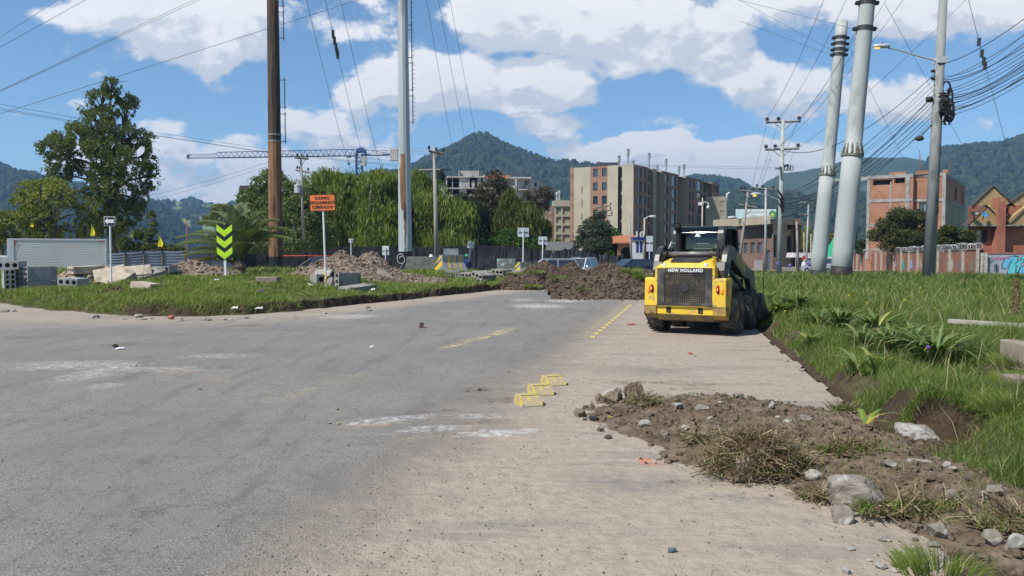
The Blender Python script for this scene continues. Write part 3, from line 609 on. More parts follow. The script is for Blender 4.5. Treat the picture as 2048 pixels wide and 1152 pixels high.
heap('soil_heap', 'small dark clod heap at the foot of the arrow sign', [(c_(232, 24.6), 24.6, .42, .4, .16)], (-13.2, -11.4, 23.8, 25.4), soil_d, 36, res=.05, rough=.08, clods=120, cr=.04)
# soil spread over the sandy pavement in the foreground
SP = [gp(u, v) for u, v in ((1175, 838), (1195, 806), (1215, 795), (1300, 803), (1400, 797), (1530, 803), (1640, 822), (1720, 834), (1780, 872), (1850, 902), (1990, 955), (2150, 1010), (2250, 1200), (1960, 1170), (1850, 1085), (1790, 1050), (1650, 1010), (1560, 968), (1450, 945), (1340, 925), (1330, 895), (1230, 850))]
SP = [(p.x, p.y) for p in SP]
xs = np.arange(.5, 5.2, .022); ys = np.arange(3.2, 8.4, .022); X, Y = np.meshgrid(xs, ys)
def spread_h(X, Y):
    d = seg_sdf(X, Y, SP) + fbm(X, Y, 2.2, 3, 50) * .45 + fbm(X, Y, 8, 3, 51) * .16
    k = sst(-.02, .38, d)
    return np.where(d > -.02, k * (.055 + .14 * (fbm(X, Y, 1.6, 4, 52) + .2) + .085 * fbm(X, Y, 7, 4, 53) + .05 * fbm(X, Y, 26, 2, 54)) + .004, -.03)
Z = spread_h(X, Y); fc = grid_faces(*X.shape); keep = (Z.ravel()[fc] > -.02).any(1); fc = fc[keep]; us_ = np.unique(fc); mp = -np.ones(X.size, int); mp[us_] = np.arange(len(us_))
spread_m = mat('spread_soil', (.105, .077, .054), (.175, .135, .10), 6, .95, .02, 70, spec=.1, world=True, c3=(.075, .053, .037), s3=3.5)
sp_o = npmesh('spread_soil', np.stack([X.ravel(), Y.ravel(), np.maximum(Z.ravel(), -.02)], 1)[us_], mp[fc], spread_m); tag(sp_o, kind='structure')
r = np.random.RandomState(60); n = 26000; x = .5 + 4.7 * r.rand(n); y = 3.2 + 5.2 * r.rand(n); d = seg_sdf(x, y, SP); k = (d > -.4) & (r.rand(n) < np.where(d > .08, .38, .34 * np.exp(-np.maximum(-d, 0) / .09))); x, y = x[k], y[k]
s = .0065 * (.5 + 4.2 * r.rand(len(x)) ** 5) * (1 + (r.rand(len(x)) < .03) * 1.2); z = np.maximum(spread_h(x, y), 0) + s * .3
tag(blobs('clods', np.stack([x, y, z], 1), s, mat('clod', (.095, .07, .05), (.165, .13, .095), 9, .95, spec=.1, world=True), 61, .38, .8, hi=True), 'crumbs of brown soil over the dug-out spill', 'soil crumbs', kind='stuff')
# gravel on the sandy pavement and asphalt
n = 30000; y = 3.4 + 16 * r.rand(n) ** 2.0; u = -30 + 2110 * r.rand(n); x = (u - 1024) / F * y; sl_ = x - (-1.95 + .224 * y)
k = r.rand(n) < np.where(sl_ > -.35, np.where(sl_ < .9, .8, .34), .13); k &= x < edge_x(y); x, y = x[k], y[k]; s = (.0018 + .0045 * r.rand(len(x)) ** 6) * (1 + y * .05)
g1 = mat('gravel', (.20, .17, .14), (.34, .29, .23), 40, .9, spec=.1, world=True); g2 = mat('dark_gravel', (.09, .075, .06), (.16, .13, .1), 40, .9, spec=.1, world=True)
q = r.rand(len(x)) < .62
for sel, m_, lb in ((q, g1, 'fine pale gravel strewn over the sandy pavement'), (~q, g2, 'dark grit strewn over the asphalt and sand')):
    tag(blobs('gravel', np.stack([x[sel], y[sel], s[sel] * .35], 1), s[sel], m_, 62, .35, .7, hi=False), lb, 'gravel', kind='stuff')
# litter of dry stalks along both kerbs
def stalks(name, label, x, y, z, L, w, m, seed):
    r = np.random.RandomState(seed); n = len(x); a = r.rand(n) * 2 * pi; h = .25 * r.rand(n)
    V, F_ = blades(np.stack([x, y, z], 1), L * (.4 + r.rand(n)), np.full(n, w), np.stack([np.cos(a) * 1.2, np.sin(a) * 1.2], 1), .5 + .45 * r.rand(n), seed)
    return tag(npmesh(name, V, F_, m), label, 'straw', kind='stuff')
straw = leafmat('straw', (.22, .17, .09), (.36, .29, .17), (.12, .16, .04), 3, .2)
n = 9000; x = .8 + 4.2 * r.rand(n); y = 3.4 + 4.8 * r.rand(n); k = (seg_sdf(x, y, SP) > .03) & (fbm(x, y, 2.5, 3, 63) > .02); x, y = x[k], y[k]
stalks('dry_stalks', 'dry torn grass stalks over the spilled soil', x, y, np.maximum(spread_h(x, y), 0) + .004, .06, .0032, straw, 64)
x = .8 + 4.2 * r.rand(5200); y = 3.4 + 4.8 * r.rand(5200); k = (seg_sdf(x, y, SP) > .02) & (fbm(x, y, 1.7, 3, 66) > .09); x, y = x[k], y[k]
V_g, F_g = blades(np.stack([x, y, np.maximum(spread_h(x, y), 0)], 1), .03 + .06 * r.rand(len(x)), np.full(len(x), .004), r.uniform(-1, 1, (len(x), 2)), .3 * r.rand(len(x)), 67)
tag(npmesh('grass', V_g, F_g, grass_m2), 'thin green sprouts torn up with the spilled soil', 'grass', kind='stuff')

# ================================================================ ROCKS, DEBRIS
rock_m = mat('rock', (.16, .138, .112), (.25, .225, .19), 14, .9, .03, 22, c3=(.33, .315, .29), s3=9)
rock_w = mat('chalky_rock', (.24, .22, .19), (.38, .37, .35), 14, .9, .025, 26, c3=(.20, .17, .135), s3=8)
clod_m = mat('clod_lump', (.15, .11, .075), (.22, .17, .12), 12, .95, .02, 30)
NR = [0]
def rock(label, u, v, wpx, hpx, m=None, name='rock', cat='rock', zg=None, dep=.8, jit=.14, tilt=None, sub=2, z0=0., D=None, group=None, boxy=False):
    NR[0] += 1; r = np.random.RandomState(100 + NR[0])
    p = gp(u, v + hpx * .35, z0) if D is None else dp(u, v, D); D_ = p.y; a = wpx / F * D_ / 2; hh = hpx / F * D_ * .62
    if D is not None: p.z = G(p.x, p.y)
    elif p.x < 5.3 and p.y < 8.6: p.z = z0 + max(0., float(spread_h(np.array(p.x), np.array(p.y))))
    V = ICV.copy(); Fc = ICF
    for _ in range(sub - 1):
        nf = []; c = {}; V = list(map(tuple, V))
        def mid(i, j):
            k = (min(i, j), max(i, j))
            if k not in c: q = (np.array(V[i]) + np.array(V[j])) / 2; V.append(tuple(q / np.linalg.norm(q))); c[k] = len(V) - 1
            return c[k]
        for i, j, k in Fc: x_, y_, z_ = mid(i, j), mid(j, k), mid(k, i); nf += [(i, x_, z_), (j, y_, x_), (k, z_, y_), (x_, y_, z_)]
        V = np.array(V); Fc = np.array(nf)
    V = V.copy()
    if boxy: V = np.sign(V) * np.abs(V) ** .55; V /= np.abs(V).max(1)[:, None] ** .0 * 1.15
    for _ in range(9):                                   # chip flat facets off the lump
        nrm = r.randn(3); nrm[2] *= .8; nrm /= np.linalg.norm(nrm); dd = .55 + .3 * r.rand(); ex = V @ nrm - dd; V = V - np.where(ex > 0, ex, 0)[:, None] * nrm
    V *= 1 + 1.5 * jit * (fbm(V[:, 0] * 3 + 9 * NR[0], V[:, 1] * 3 + V[:, 2] * 2.3, 1, 4, NR[0])[:, None] * 1.6)
    V = V * np.array([a, a * dep, hh * .95]) ; V[:, 2] += hh * .55
    ca = r.rand() * .8 - .4; V[:, :2] = V[:, :2] @ np.array([[cos(ca), -sin(ca)], [sin(ca), cos(ca)]])
    o = npmesh(name, V, Fc, m or rock_m, loc=p, smooth=False); return tag(o, label, cat, group)
rock('big pale broken concrete lump on the spilled soil, largest of the lumps', 1712, 990, 150, 72, rock_m, 'concrete_lump', 'concrete lump', sub=4, dep=.6, boxy=True)
rock('angular grey stone against the big concrete lump', 1683, 1030, 50, 38, rock_m, sub=3)
rock('rounded grey stone near the lower right corner', 1982, 1096, 44, 32, rock_m, sub=3, jit=.06)
rock('flat cracked stone beside the grass tuft near the bottom edge', 1878, 1066, 56, 30, rock_m, sub=3)
rock('small knobbly stone left of the rounded grey stone', 1866, 1088, 28, 15, rock_m)
rock('big pale stone slab half under the dug-out hollow', 1834, 868, 84, 44, rock_w, 'stone_slab', 'stone', sub=3, dep=1.1, boxy=True)
rock('upright grey stone at the right of the pale slab', 1884, 868, 34, 36, rock_m, sub=3)
rock('long low pale stone at the edge of the hollow', 1790, 836, 64, 20, rock_w, sub=3, dep=1.2)
rock('white topped stone sunk in the soil right of centre spill', 1838, 940, 50, 16, rock_w)
rock('large sloping grey slab at the right edge of the picture', 2030, 934, 70, 66, rock_m, 'stone_slab', 'stone', sub=3, dep=1.2)
rock('pale earthy stone left edge of the soil spill', 1222, 790, 48, 30, rock_w, sub=3)
rock('brown clod lump on the left edge of the spill', 1228, 800, 42, 28, clod_m, 'clod_lump', 'soil clod', sub=3, jit=.3)
rock('tall brown root-bound clod beside the pale earthy stone', 1265, 787, 44, 40, clod_m, 'clod_lump', 'soil clod', sub=3, jit=.32)
rock('black lump of asphalt left of the soil spill', 1187, 838, 22, 10, flat('tar', (.03, .028, .026), .8), 'asphalt_lump', 'asphalt lump')
rock('dark round clod left of the earthy stone', 1198, 798, 22, 18, clod_m, 'clod_lump', 'soil clod', jit=.3)
for i, (u, v, w, h, l) in enumerate(((1361, 800, 15, 12, 'small blue-grey stone near the top of the spill'), (1387, 809, 24, 14, 'tan stone in the upper middle of the spill'), (1354, 833, 24, 10, 'flat white stone in the middle of the spill'),
        (1403, 836, 40, 16, 'wide pinkish stone in the middle of the spill'), (1477, 804, 26, 15, 'dark-sided stone at the top of the spill'), (1440, 830, 16, 5, 'thin white chip in the middle of the spill'), (1543, 830, 18, 16, 'pointed white-grey stone on the spill'),
        (1290, 855, 36, 14, 'pale crusted stone on the lower left of the spill'), (1330, 874, 20, 12, 'tan pebble on the lower left of the spill'), (1371, 872, 24, 12, 'pale stone above the orange paint mark'), (1402, 880, 20, 10, 'blue-white stone right of the orange paint mark'),
        (1421, 852, 14, 8, 'small white stone above the root clump'), (1575, 863, 22, 9, 'white chip right of the root clump top'), (1555, 853, 14, 6, 'small pale chip above the root clump'), (1610, 855, 34, 18, 'dark upturned stone beyond the root clump'),
        (1574, 803, 12, 8, 'white pebble on the far rim of the spill'), (1640, 855, 30, 8, 'flat pale chip beyond the root clump'), (1770, 1078, 30, 8, 'grey chips under the rock near the bottom edge'), (1628, 962, 38, 20, 'tilted white-faced stone left of the big concrete lump'),
        (1780, 950, 30, 20, 'grey-blue stone above the big concrete lump'), (1902, 1003, 34, 20, 'dark stone on the right of the spill'), (1893, 960, 20, 12, 'white flake on the right of the spill'), (1905, 968, 18, 8, 'second white flake on the right of the spill, nearer'),
        (1990, 1000, 50, 24, 'grey weathered stone near the right edge'), (1965, 1020, 24, 14, 'whitish stone below the grey weathered one'), (2030, 1110, 50, 30, 'chalky stone in the lower right corner'), (2010, 1052, 36, 16, 'low grey stone right of the rounded one, farther back'))):
    rock(l, u, v, w, h, rock_w if 'white' in l or 'pale' in l or 'chalk' in l else rock_m)
for u, v, w, h, l in ((1760, 1132, 28, 12, 'largest white plaster crumb at the bottom edge'), (1700, 1096, 24, 7, 'white plaster crumb left of the others'), (1738, 1120, 14, 6, 'small white plaster crumb'), (1790, 1140, 22, 8, 'grey plaster crumb at the bottom edge'), (1693, 1142, 16, 18, 'grey upright crumb at the bottom edge')):
    rock(l, u, v, w, h, rock_w, 'plaster_crumb', 'plaster crumb')
for u, v, w, h, l, m_ in ((935, 782, 6, 5, 'left small clod on the asphalt ahead of the yellow separators', clod_m), (957, 779, 12, 8, 'round clod on the asphalt left of the yellow separators', clod_m), (970, 781, 6, 4, 'right small clod beside the round clod', clod_m), (675, 818, 7, 5, 'black clod left of the white skid mark', clod_m), (658, 846, 9, 5, 'tan crumb left end of the skid mark', soil_s), (676, 847, 9, 5, 'second tan crumb at the end of the skid mark', soil_s),
        (400, 778, 8, 4, 'small dark clod on the empty asphalt', clod_m), (232, 692, 14, 8, 'black wet clod in the pothole on the left', flat('tar', (.03, .028, .026), .8)), (272, 731, 5, 4, 'orange brick crumb on the asphalt', flat('brickdust', (.45, .2, .1), .9)), (262, 732, 4, 3, 'smaller orange brick crumb on the asphalt', flat('brickdust', (.45, .2, .1), .9)),
        (343, 635, 14, 9, 'red brick piece at the foot of the median bank', flat('brickred', (.36, .13, .09), .9)), (278, 632, 20, 8, 'pale stone at the foot of the median bank', rock_w), (190, 633, 22, 8, 'pale stone pair at the left foot of the bank', rock_w), (362, 637, 8, 5, 'white stone right of the red brick piece', rock_w), (410, 636, 10, 6, 'whitish stone at the foot of the bank, middle', rock_w), (10, 622, 18, 6, 'grey stone at the far left road edge', rock_m), (28, 621, 12, 6, 'pale stone at the far left road edge', rock_w),
        (1380, 707, 10, 5, 'reddish shard on the sandy pavement', flat('brickred', (.36, .13, .09), .9)), (1390, 712, 6, 3, 'tiny dark shard on the sandy pavement', clod_m), (1572, 721, 16, 5, 'white flake on the pavement near the grassy edge', rock_w), (1604, 740, 18, 6, 'grey flake beside the grassy edge', rock_m), (1127, 594, 16, 8, 'round clod rolled from the dark heap', clod_m), (1155, 593, 10, 6, 'tan stone at the foot of the dark heap', rock_m)):
    rock(l, u, v, w, h, m_, 'road_debris', 'debris')
for k in range(16):
    u_ = random.Random(k * 7 + 1).uniform(170, 760); v_ = float(np.interp(u_, [100, 300, 420, 600, 760], [624, 636, 638, 628, 612])) + random.Random(k).uniform(0, 6)
    rock('pale stone chip at the foot of the median bank', u_, v_, random.Random(k + 50).uniform(6, 15), random.Random(k + 90).uniform(3, 7), rock_w if k % 3 else rock_m, 'stone_chip', 'stone', group='pale chips along the foot of the median bank')
# half brick standing on the asphalt
b = MB(); b.box((-.05, -.05, 0), (.05, .05, .12)); b.box((.055, -.06, 0), (.11, 0, .03))
p = gp(841, 656); tag(b.build('half_brick', [mat('halfbrick', (.16, .14, .13), (.22, .2, .19), 12, .9, c3=(.35, .12, .09), s3=9)], bevel=.008, loc=p), 'upright grey half brick alone in the middle of the asphalt', 'brick').rotation_euler = (0, .1, .5)
# litter
def litter(label, u, v, D, w, h, c, cat='litter', name='litter'):
    p = dp(u, v, D); b = MB(); r = random.Random(u)
    vs = [(-w, -.5 * w, 0), (0, -.7 * w, h * .4), (w, -.4 * w, .01), (w * .8, .5 * w, h), (.1 * w, .6 * w, h * .6), (-w * .7, .5 * w, h * .8)]; vs += [(x * .97, y, z + .012) for x, y, z in vs]
    b.add(vs, [(0, 1, 4, 5), (1, 2, 3, 4), (6, 11, 10, 7), (7, 10, 9, 8), (0, 6, 7, 1), (1, 7, 8, 2), (2, 8, 9, 3), (3, 9, 10, 4), (4, 10, 11, 5), (5, 11, 6, 0)])
    p.z = G(p.x, p.y) + (.1 if p.y > 19 else .003); return tag(b.build(name, flat('lit%d' % u, c, .5), loc=p), label, cat)
litter('crumpled white paper on the grass below the chevron sign', 433, 554, 27, .09, .05, (.8, .8, .8)); litter('purple and blue wrapper on the median grass', 522, 587, 23, .08, .05, (.12, .06, .25)); litter('white cup on the grass right of the concrete blocks', 746, 585, 25.5, .07, .06, (.8, .8, .8))
litter('white plastic scrap at the median foot near the wire', 518, 626, 20, .1, .05, (.75, .75, .73)); litter('white torn paper at the foot of the bank left of centre', 470, 631, 19.6, .08, .06, (.8, .8, .78)); litter('white lid on the grey brown soil heap', 822, 545, 31, .06, .09, (.75, .75, .75))
litter('pink shard on the sand beside the loader', 1262, 651, 16.8, .09, .03, (.45, .1, .15)); litter('blue-grey torn plastic strip near the bottom edge', 1343, 1122, 3.95, .022, .006, (.09, .13, .16)); litter('white flat wrapper on the left asphalt', 241, 705, 12.5, .07, .02, (.75, .75, .78)); litter('small white wrapper on the middle asphalt', 744, 700, 12.7, .035, .02, (.7, .7, .7))
# plastic bottle
b = MB(); b.lathe([(0, 0), (.035, .0), (.035, .16), (.014, .21), (.014, .235), (0, .235)], 14, 'x'); p = dp(618, 566, 26.5); p.z = G(p.x, p.y) + .14
bo = b.build('plastic_bottle', mat('pet', (.6, .65, .68), (.7, .74, .76), 5, .2), smooth=True, loc=p); bo.rotation_euler = (0, .25, -.5); tag(bo, 'clear plastic bottle lying on the median grass', 'bottle')
# wire on the grass
pts = [dp(563, 570, 25), dp(590, 571, 24.6), dp(600, 580, 23.8), dp(612, 593, 22.6), dp(622, 600, 21.9)]
for q in pts: q.z = G(q.x, q.y) + .14
b = MB(); b.tube(pts, .012, 5); tag(b.build('wire', straw, smooth=True), 'thin pale wire curling over the median grass', 'wire')

# ================================================================ HOLLOW CONCRETE BLOCKS
def holed_block(name, w, h, l, nx, nz, m, r=None, parent=None):
    """block lying along y, round ducts running through it"""
    b = MB(); cw, ch = w / nx, h / nz; r = r or min(cw, ch) * .36; n = 16
    for i in range(nx):
        for j in range(nz):
            cx = -w / 2 + cw * (i + .5); cz = ch * (j + .5)
            for y, sgn in ((-l / 2, 1), (l / 2, -1)):
                vs = []
                for k in range(n):
                    t = 2 * pi * (k + .5) / n; a_, b_ = cos(t), sin(t); s_ = max(abs(a_), abs(b_)); vs.append((cx + a_ / s_ * cw / 2, y, cz + b_ / s_ * ch / 2))
                vs += [(cx + r * cos(2 * pi * (k + .5) / n), y, cz + r * sin(2 * pi * (k + .5) / n)) for k in range(n)]
                # square corners
                base = len(vs)
                fs = [(k, (k + 1) % n, n + (k + 1) % n, n + k) for k in range(n)]
                for q in range(4):
                    t = pi / 4 + q * pi / 2; vs.append((cx + (1 if cos(t) > 0 else -1) * cw / 2, y, cz + (1 if sin(t) > 0 else -1) * ch / 2)); k0 = int((t / (2 * pi) * n) - .5); fs.append((k0, base + q, (k0 + 1) % n))
                b.add(vs, fs)
            ins = [(cx + r * cos(2 * pi * (k + .5) / n), -l / 2, cz + r * sin(2 * pi * (k + .5) / n)) for k in range(n)] + [(cx + r * cos(2 * pi * (k + .5) / n), l / 2, cz + r * sin(2 * pi * (k + .5) / n)) for k in range(n)]
            b.add(ins, [(k, (k + 1) % n, n + (k + 1) % n, n + k) for k in range(n)])
    b.add([(-w / 2, -l / 2, 0), (w / 2, -l / 2, 0), (w / 2, l / 2, 0), (-w / 2, l / 2, 0), (-w / 2, -l / 2, h), (w / 2, -l / 2, h), (w / 2, l / 2, h), (-w / 2, l / 2, h)], [(0, 3, 2, 1), (4, 5, 6, 7), (1, 2, 6, 5), (3, 0, 4, 7)])
    return b.build(name, m, parent, fixn=False)
MEDG = 'hollow concrete duct blocks on the median'
blk = {}
def block(kind, label, u, v, D, yaw=0., tilt=(0, 0), dz=0., grp=MEDG, onG=True, scale=1.3):
    spec = {'g3': (.46, .19, .85, 3, 1, conc_b if False else conc, .055), 'b3': (.46, .2, .8, 3, 1, conc_b, .055), 'p23': (.24, .36, .95, 2, 3, conc_l, .045), 'v3': (.2, .46, .7, 1, 3, conc, .06), 'w3': (.5, .2, .6, 3, 1, conc_l, .06), 'g1': (.26, .26, .7, 1, 1, conc, .075)}[kind]
    p = dp(u, v, D); 
    if onG: p.z = G(p.x, p.y) + dz
    if kind not in blk: o = holed_block('duct_block', *spec[:6], r=spec[6]); blk[kind] = o
    else: o = blk[kind].copy(); COL.objects.link(o)
    o.location = p; o.rotation_euler = (tilt[0], tilt[1], yaw); o.scale = (scale,) * 3
    return tag(o, label, 'concrete block', grp)
block('g1', 'single-holed block end left of the orange sign post', 636, 562, 28.4, .5, dz=.05)
block('g3', 'tilted block leaning behind the orange sign post', 655, 556, 28.4, .75, (.0, .55), .22)
block('v3', 'block standing on edge with three holes, right of the orange sign post', 696, 570, 27.2, -.75, dz=.0)
block('g3', 'flat three-holed block in front of the standing one', 716, 578, 26, -.7, (.08, .06), .0)
block('g1', 'low block behind the orange sign post between two others', 664, 568, 27.8, .4, (0, .3), .0)
block('b3', 'beige block lying on top of the rubble heap', 172, 543, 29.2, -.75, (.03, .03), .34)
block('w3', 'small pale three-holed block at the foot of the rubble heap', 147, 566, 27, .0, (0, .06), .06)
block('b3', 'beige slab tipped up behind the arrow sign post', 222, 552, 28.8, -.9, (.3, .8), .25)
block('b3', 'beige slab leaning back right of the arrow sign post', 238, 556, 28.4, -.3, (.5, .3), .12)
block('b3', 'upright beige block between the arrow sign and the palm', 272, 552, 29.6, -1.0, (.1, .6), .2)
block('g3', 'grey faced block right of the upright beige one', 300, 556, 29.8, -.5, (.25, .2), .12)
block('w3', 'pale three-holed block in front of the grey fence', 331, 545, 31.5, .0, (0, -.06), .16)
block('b3', 'weathered block half sunk in the median grass', 292, 572, 24.6, 1.2, (.1, .0), .02, scale=1.)
block('g3', 'row block at the foot of the left striped barrier, leftmost', 905, 546, 38, .05, (0, .1), .1)
block('g3', 'row block with three holes right of the left striped barrier', 925, 546, 38, .0, (0, -.05), .08)
block('g3', 'block with open end lying on the grass beyond the soil tail', 947, 547, 37.5, -.6, (0, .05), .1)
block('g3', 'tilted block over another at the right of the median', 966, 548, 35.5, -.55, (.0, .35), .2)
block('g3', 'block underneath the tilted one at the right of the median', 968, 562, 35.5, -.4, (0, .25), -.02)
for i, (u, v, y_, t, dz) in enumerate(((988, 545, -1.2, .05, .1), (1003, 548, -.4, .1, .22), (1004, 556, -.35, .0, .02), (1022, 546, .9, .1, .12), (1032, 548, -.3, .15, .1), (1046, 545, -.6, .2, .16), (1056, 543, -1.0, .15, .12))):
    block('g3' if i != 0 else 'b3', ['beige block end-on between the barriers', 'upper block of the pair before the right striped barrier', 'lower block of the pair before the right striped barrier', 'long block before the right barrier, side to the camera', 'three-holed block before the right barrier', 'tilted slab block beside the dark heap', 'last block touching the dark heap'][i], u, v, 39, y_, (0, t), dz)
# stacks at the left edge
LST = 'pale duct blocks stacked on pallets'
p0 = dp(62, 590, 27.2)
yw = -.22
def stk(label, i, j, k, base, yw, kind='p23'):
    R = Matrix.Rotation(yw, 3, 'Z'); q = base + R @ Vector((i * .245, j * .97, k * .365)) * 1.35; o = block(kind, label, 500, 500, 30, yw, grp=LST, onG=False, scale=1.33); o.location = q
for i in range(2):
    for k in range(2): stk('%s %s block of the holed-end stack on the left pallet' % (('upper', 'lower')[1 - k], ('left', 'right')[i]), i, 0, k, p0, yw)
p1 = dp(18, 596, 26.6)
R = Matrix.Rotation(.9, 3, 'Z')
for k in range(2):
    o = block('p23', ('lower', 'upper')[k] + ' block of the stack cut by the left edge', 500, 500, 30, .62, grp=LST, onG=False, scale=1.33); o.location = p1 + Vector((0, 0, k * .48))
o = block('w3', 'loose block lying on top of the stack at the left edge', 500, 500, 30, .25, grp=LST, onG=False, scale=1.33); o.location = p1 + Vector((.05, .1, .965))
b = MB()
for i in range(3): b.box((-.2 + i * .28, -.5, .0), (-.1 + i * .28, .5, .07))
for j in range(5): b.box((-.22, -.5 + j * .22, .07), (.52, -.4 + j * .22, .095))
pal = b.build('pallet', flat('pallet_wood', (.42, .33, .22), .8)); pal.location = p0 - Vector((0, 0, .098)); pal.rotation_euler = (0, 0, yw); tag(pal, 'low wooden pallet under the holed-end stack', 'pallet')
b = MB(); b.box((-.4, -.2, 0), (.4, .2, .09)); b.box((.05, -.35, 0), (.75, .12, .24)); q = dp(515, 562, 26.5); q.z = G(q.x, q.y) + .02
tag(b.build('concrete_fragment', mat('fragment', (.2, .165, .13), (.28, .24, .19), 7, .9), bevel=.02, loc=q), 'broken brown concrete fragment in front of the palm', 'concrete fragment')
b = MB(); b.prism([(-.5, 0), (.45, .0), (.5, .1), (.05, .55), (-.2, .62)], -.05, .07, 'y'); q = dp(768, 552, 30.4); q.z = G(q.x, q.y)
sl2 = b.build('stone_slab', mat('fragment', (.2, .165, .13)), bevel=.02, loc=q); sl2.rotation_euler = (-.5, 0, .2); tag(sl2, 'flat brown slab leaning on the grey brown heap', 'slab')
for u, v, D, w, h, d, l in ((2040, 712, 7.7, .08, .27, .2, 'upper grey block end cut off by the right edge'), (2036, 762, 6.75, .08, .15, .12, 'lower grey block end cut off by the right edge')):
    q = dp(u, v, D); b = MB(); b.box((-w, -d, 0), (w, d, h)); q.z = G(q.x, q.y) - .01; tag(b.build('concrete_block', mat('fragment', (.2, .165, .13), (.28, .24, .19), 7, .9), bevel=.015, loc=q), l, 'concrete block')
# plank in the grass
a_ = dp(1898, 661, 10.9); c2_ = dp(2062, 671, 10.2); a_.z = G(a_.x, a_.y) + .13; c2_.z = G(c2_.x, c2_.y) + .16; dv = c2_ - a_
b = MB(); b.box((0, -.06, -.025), (dv.length, .06, .025)); o = b.build('plank', mat('grey_wood', (.33, .29, .26), (.42, .38, .34), 6, .85, stretch=(.3, 3, 3)), loc=a_); o.rotation_euler = (0, -math.asin(dv.z / dv.length), math.atan2(dv.y, dv.x)); tag(o, 'weathered plank lying in the grass at the right edge', 'plank')

# ================================================================ LANE SEPARATORS
yel = mat('separator_dusty', (.52, .40, .08), (.36, .30, .19), 14, .8, c3=(.33, .28, .21), s3=7, thr=(.34, .52)); yel2 = mat('separator_yellow', (.60, .45, .05), (.36, .30, .18), 16, .7, thr=(.38, .58))
def separator(u, v, label, s=1., grp=None, D=None, rot=0.):
    p = gp(u, v) if D is None else D; b = MB(); L, Wd, H = .16 * s, .20 * s, .10 * s
    prof = [(-L, 0), (-L * .5, H * .75), (-L * .25, H), (0, H * .55), (L * .22, H * .95), (L * .5, H * .7), (L, 0)]
    b.prism([(-L, -.004), (-L, .012), (-L * .42, H), (L * .42, H), (L, .012), (L, -.004)], -Wd * .5, Wd * .5, 'y')
    o = b.build('lane_separator', yel, bevel=.012 * s, loc=p); b = MB()
    for sg in (-1, 1): b.prism([(-L, .0), (-L, .02), (-L * .42, H * 1.03), (-L * .2, H * .8), (0, H * 1.04), (L * .2, H * .8), (L * .42, H * 1.03), (L, .02), (L, 0)], sg * Wd * .5 - .004 * s, sg * Wd * .5 + .005 * s, 'y')
    b.box((-L * .45, -Wd * .5, H), (-L * .33, Wd * .5, H * 1.05)); b.build('painted_rib', yel2, o); o.rotation_euler = (0, 0, math.atan2(1, .224) + rot); return tag(o, label, 'lane separator', grp)
for u, v, l in ((1056, 808, 'nearest of the three scuffed yellow separators'), (1080, 787, 'middle of the three scuffed yellow separators'), (1106, 768, 'farthest of the three scuffed yellow separators')): separator(u, v, l, 1., 'scuffed yellow separators in the foreground', rot=.5)
for k in range(16):
    y_ = 14.35 + k * .6; separator(0, 0, 'low yellow separator in the far row left of the loader', .45, 'row of yellow separators beyond the foreground', Vector((-1.75 + .224 * y_, y_, -.02)))

# ================================================================ SIGNS
def plate(nm, w, h, t, m, parent, z, bev=.0, face=-1, r_=None, yo=0.):
    b = MB(); r_ = r_ or .04; pts = []
    for cx, cz, a0 in ((w / 2 - r_, h / 2 - r_, 0), (-w / 2 + r_, h / 2 - r_, 90), (-w / 2 + r_, -h / 2 + r_, 180), (w / 2 - r_, -h / 2 + r_, 270)):
        for k in range(5): t_ = radians(a0 + k * 22.5); pts.append((cx + r_ * cos(t_), cz + r_ * sin(t_)))
    b.prism(pts, yo, yo + t, 'y'); return b.build(nm, m, parent, loc=(0, 0, z))
def sign(label, u, vb, D, w, h, zc, postr, mpost, yaw=0., lean=(0, 0), cat='road sign', top=None, buried=.1):
    p = dp(u, vb, D); g = G(p.x, p.y); t = thing('road_sign', label, cat, (p.x, p.y, g), yaw); t.rotation_euler = (lean[0], lean[1], yaw)
    b = MB(); b.cone((0, .03, -buried), (0, .03, (top or zc + h / 2 - .05 - g) if top else zc - g + h * .3), postr, postr, 8); b.build('post', mpost, t); return t, g
orange = flat('orange_sheet', (.80, .20, .055), .5); lime = flat('lime_sheet', (.50, .78, .02), .45)
# CARRIL IZQUIERDO CERRADO
D = 27.6; zc = zx(405.5, D); t, g = sign('orange rectangular sign reading carril izquierdo cerrado on a leaning white post', 652, 573, D, .84, .54, zc, .035, white, .06, (0, radians(-1.6)))
z0 = zc - g; plate('sign_rim', .87, .57, .012, black, t, z0, r_=.05, yo=-.008).location.x = -.01
plate('sign_face', .835, .535, .012, orange, t, z0, yo=-.022).location.x = -.01
for i, s_t in enumerate(('CARRIL', 'IZQUIERDO', 'CERRADO')): lettering(s_t, .128, black, t, (-.01, -.026, z0 + .155 - i * .155), (pi / 2, 0, 0), .002, .005, 1.12)
for x, z in ((-.12, .245), (-.12, -.0)): pass
b = MB(); b.tube([(0.03, .0, .28), (-.02, -.02, .42), (-.07, 0, .5), (.0, .05, .46), (.05, 0, .38), (-.05, -.02, .2), (.02, 0, .12)], .014, 6); b.build('yellow_tape', flat('tape', (.8, .6, .05), .5), t)
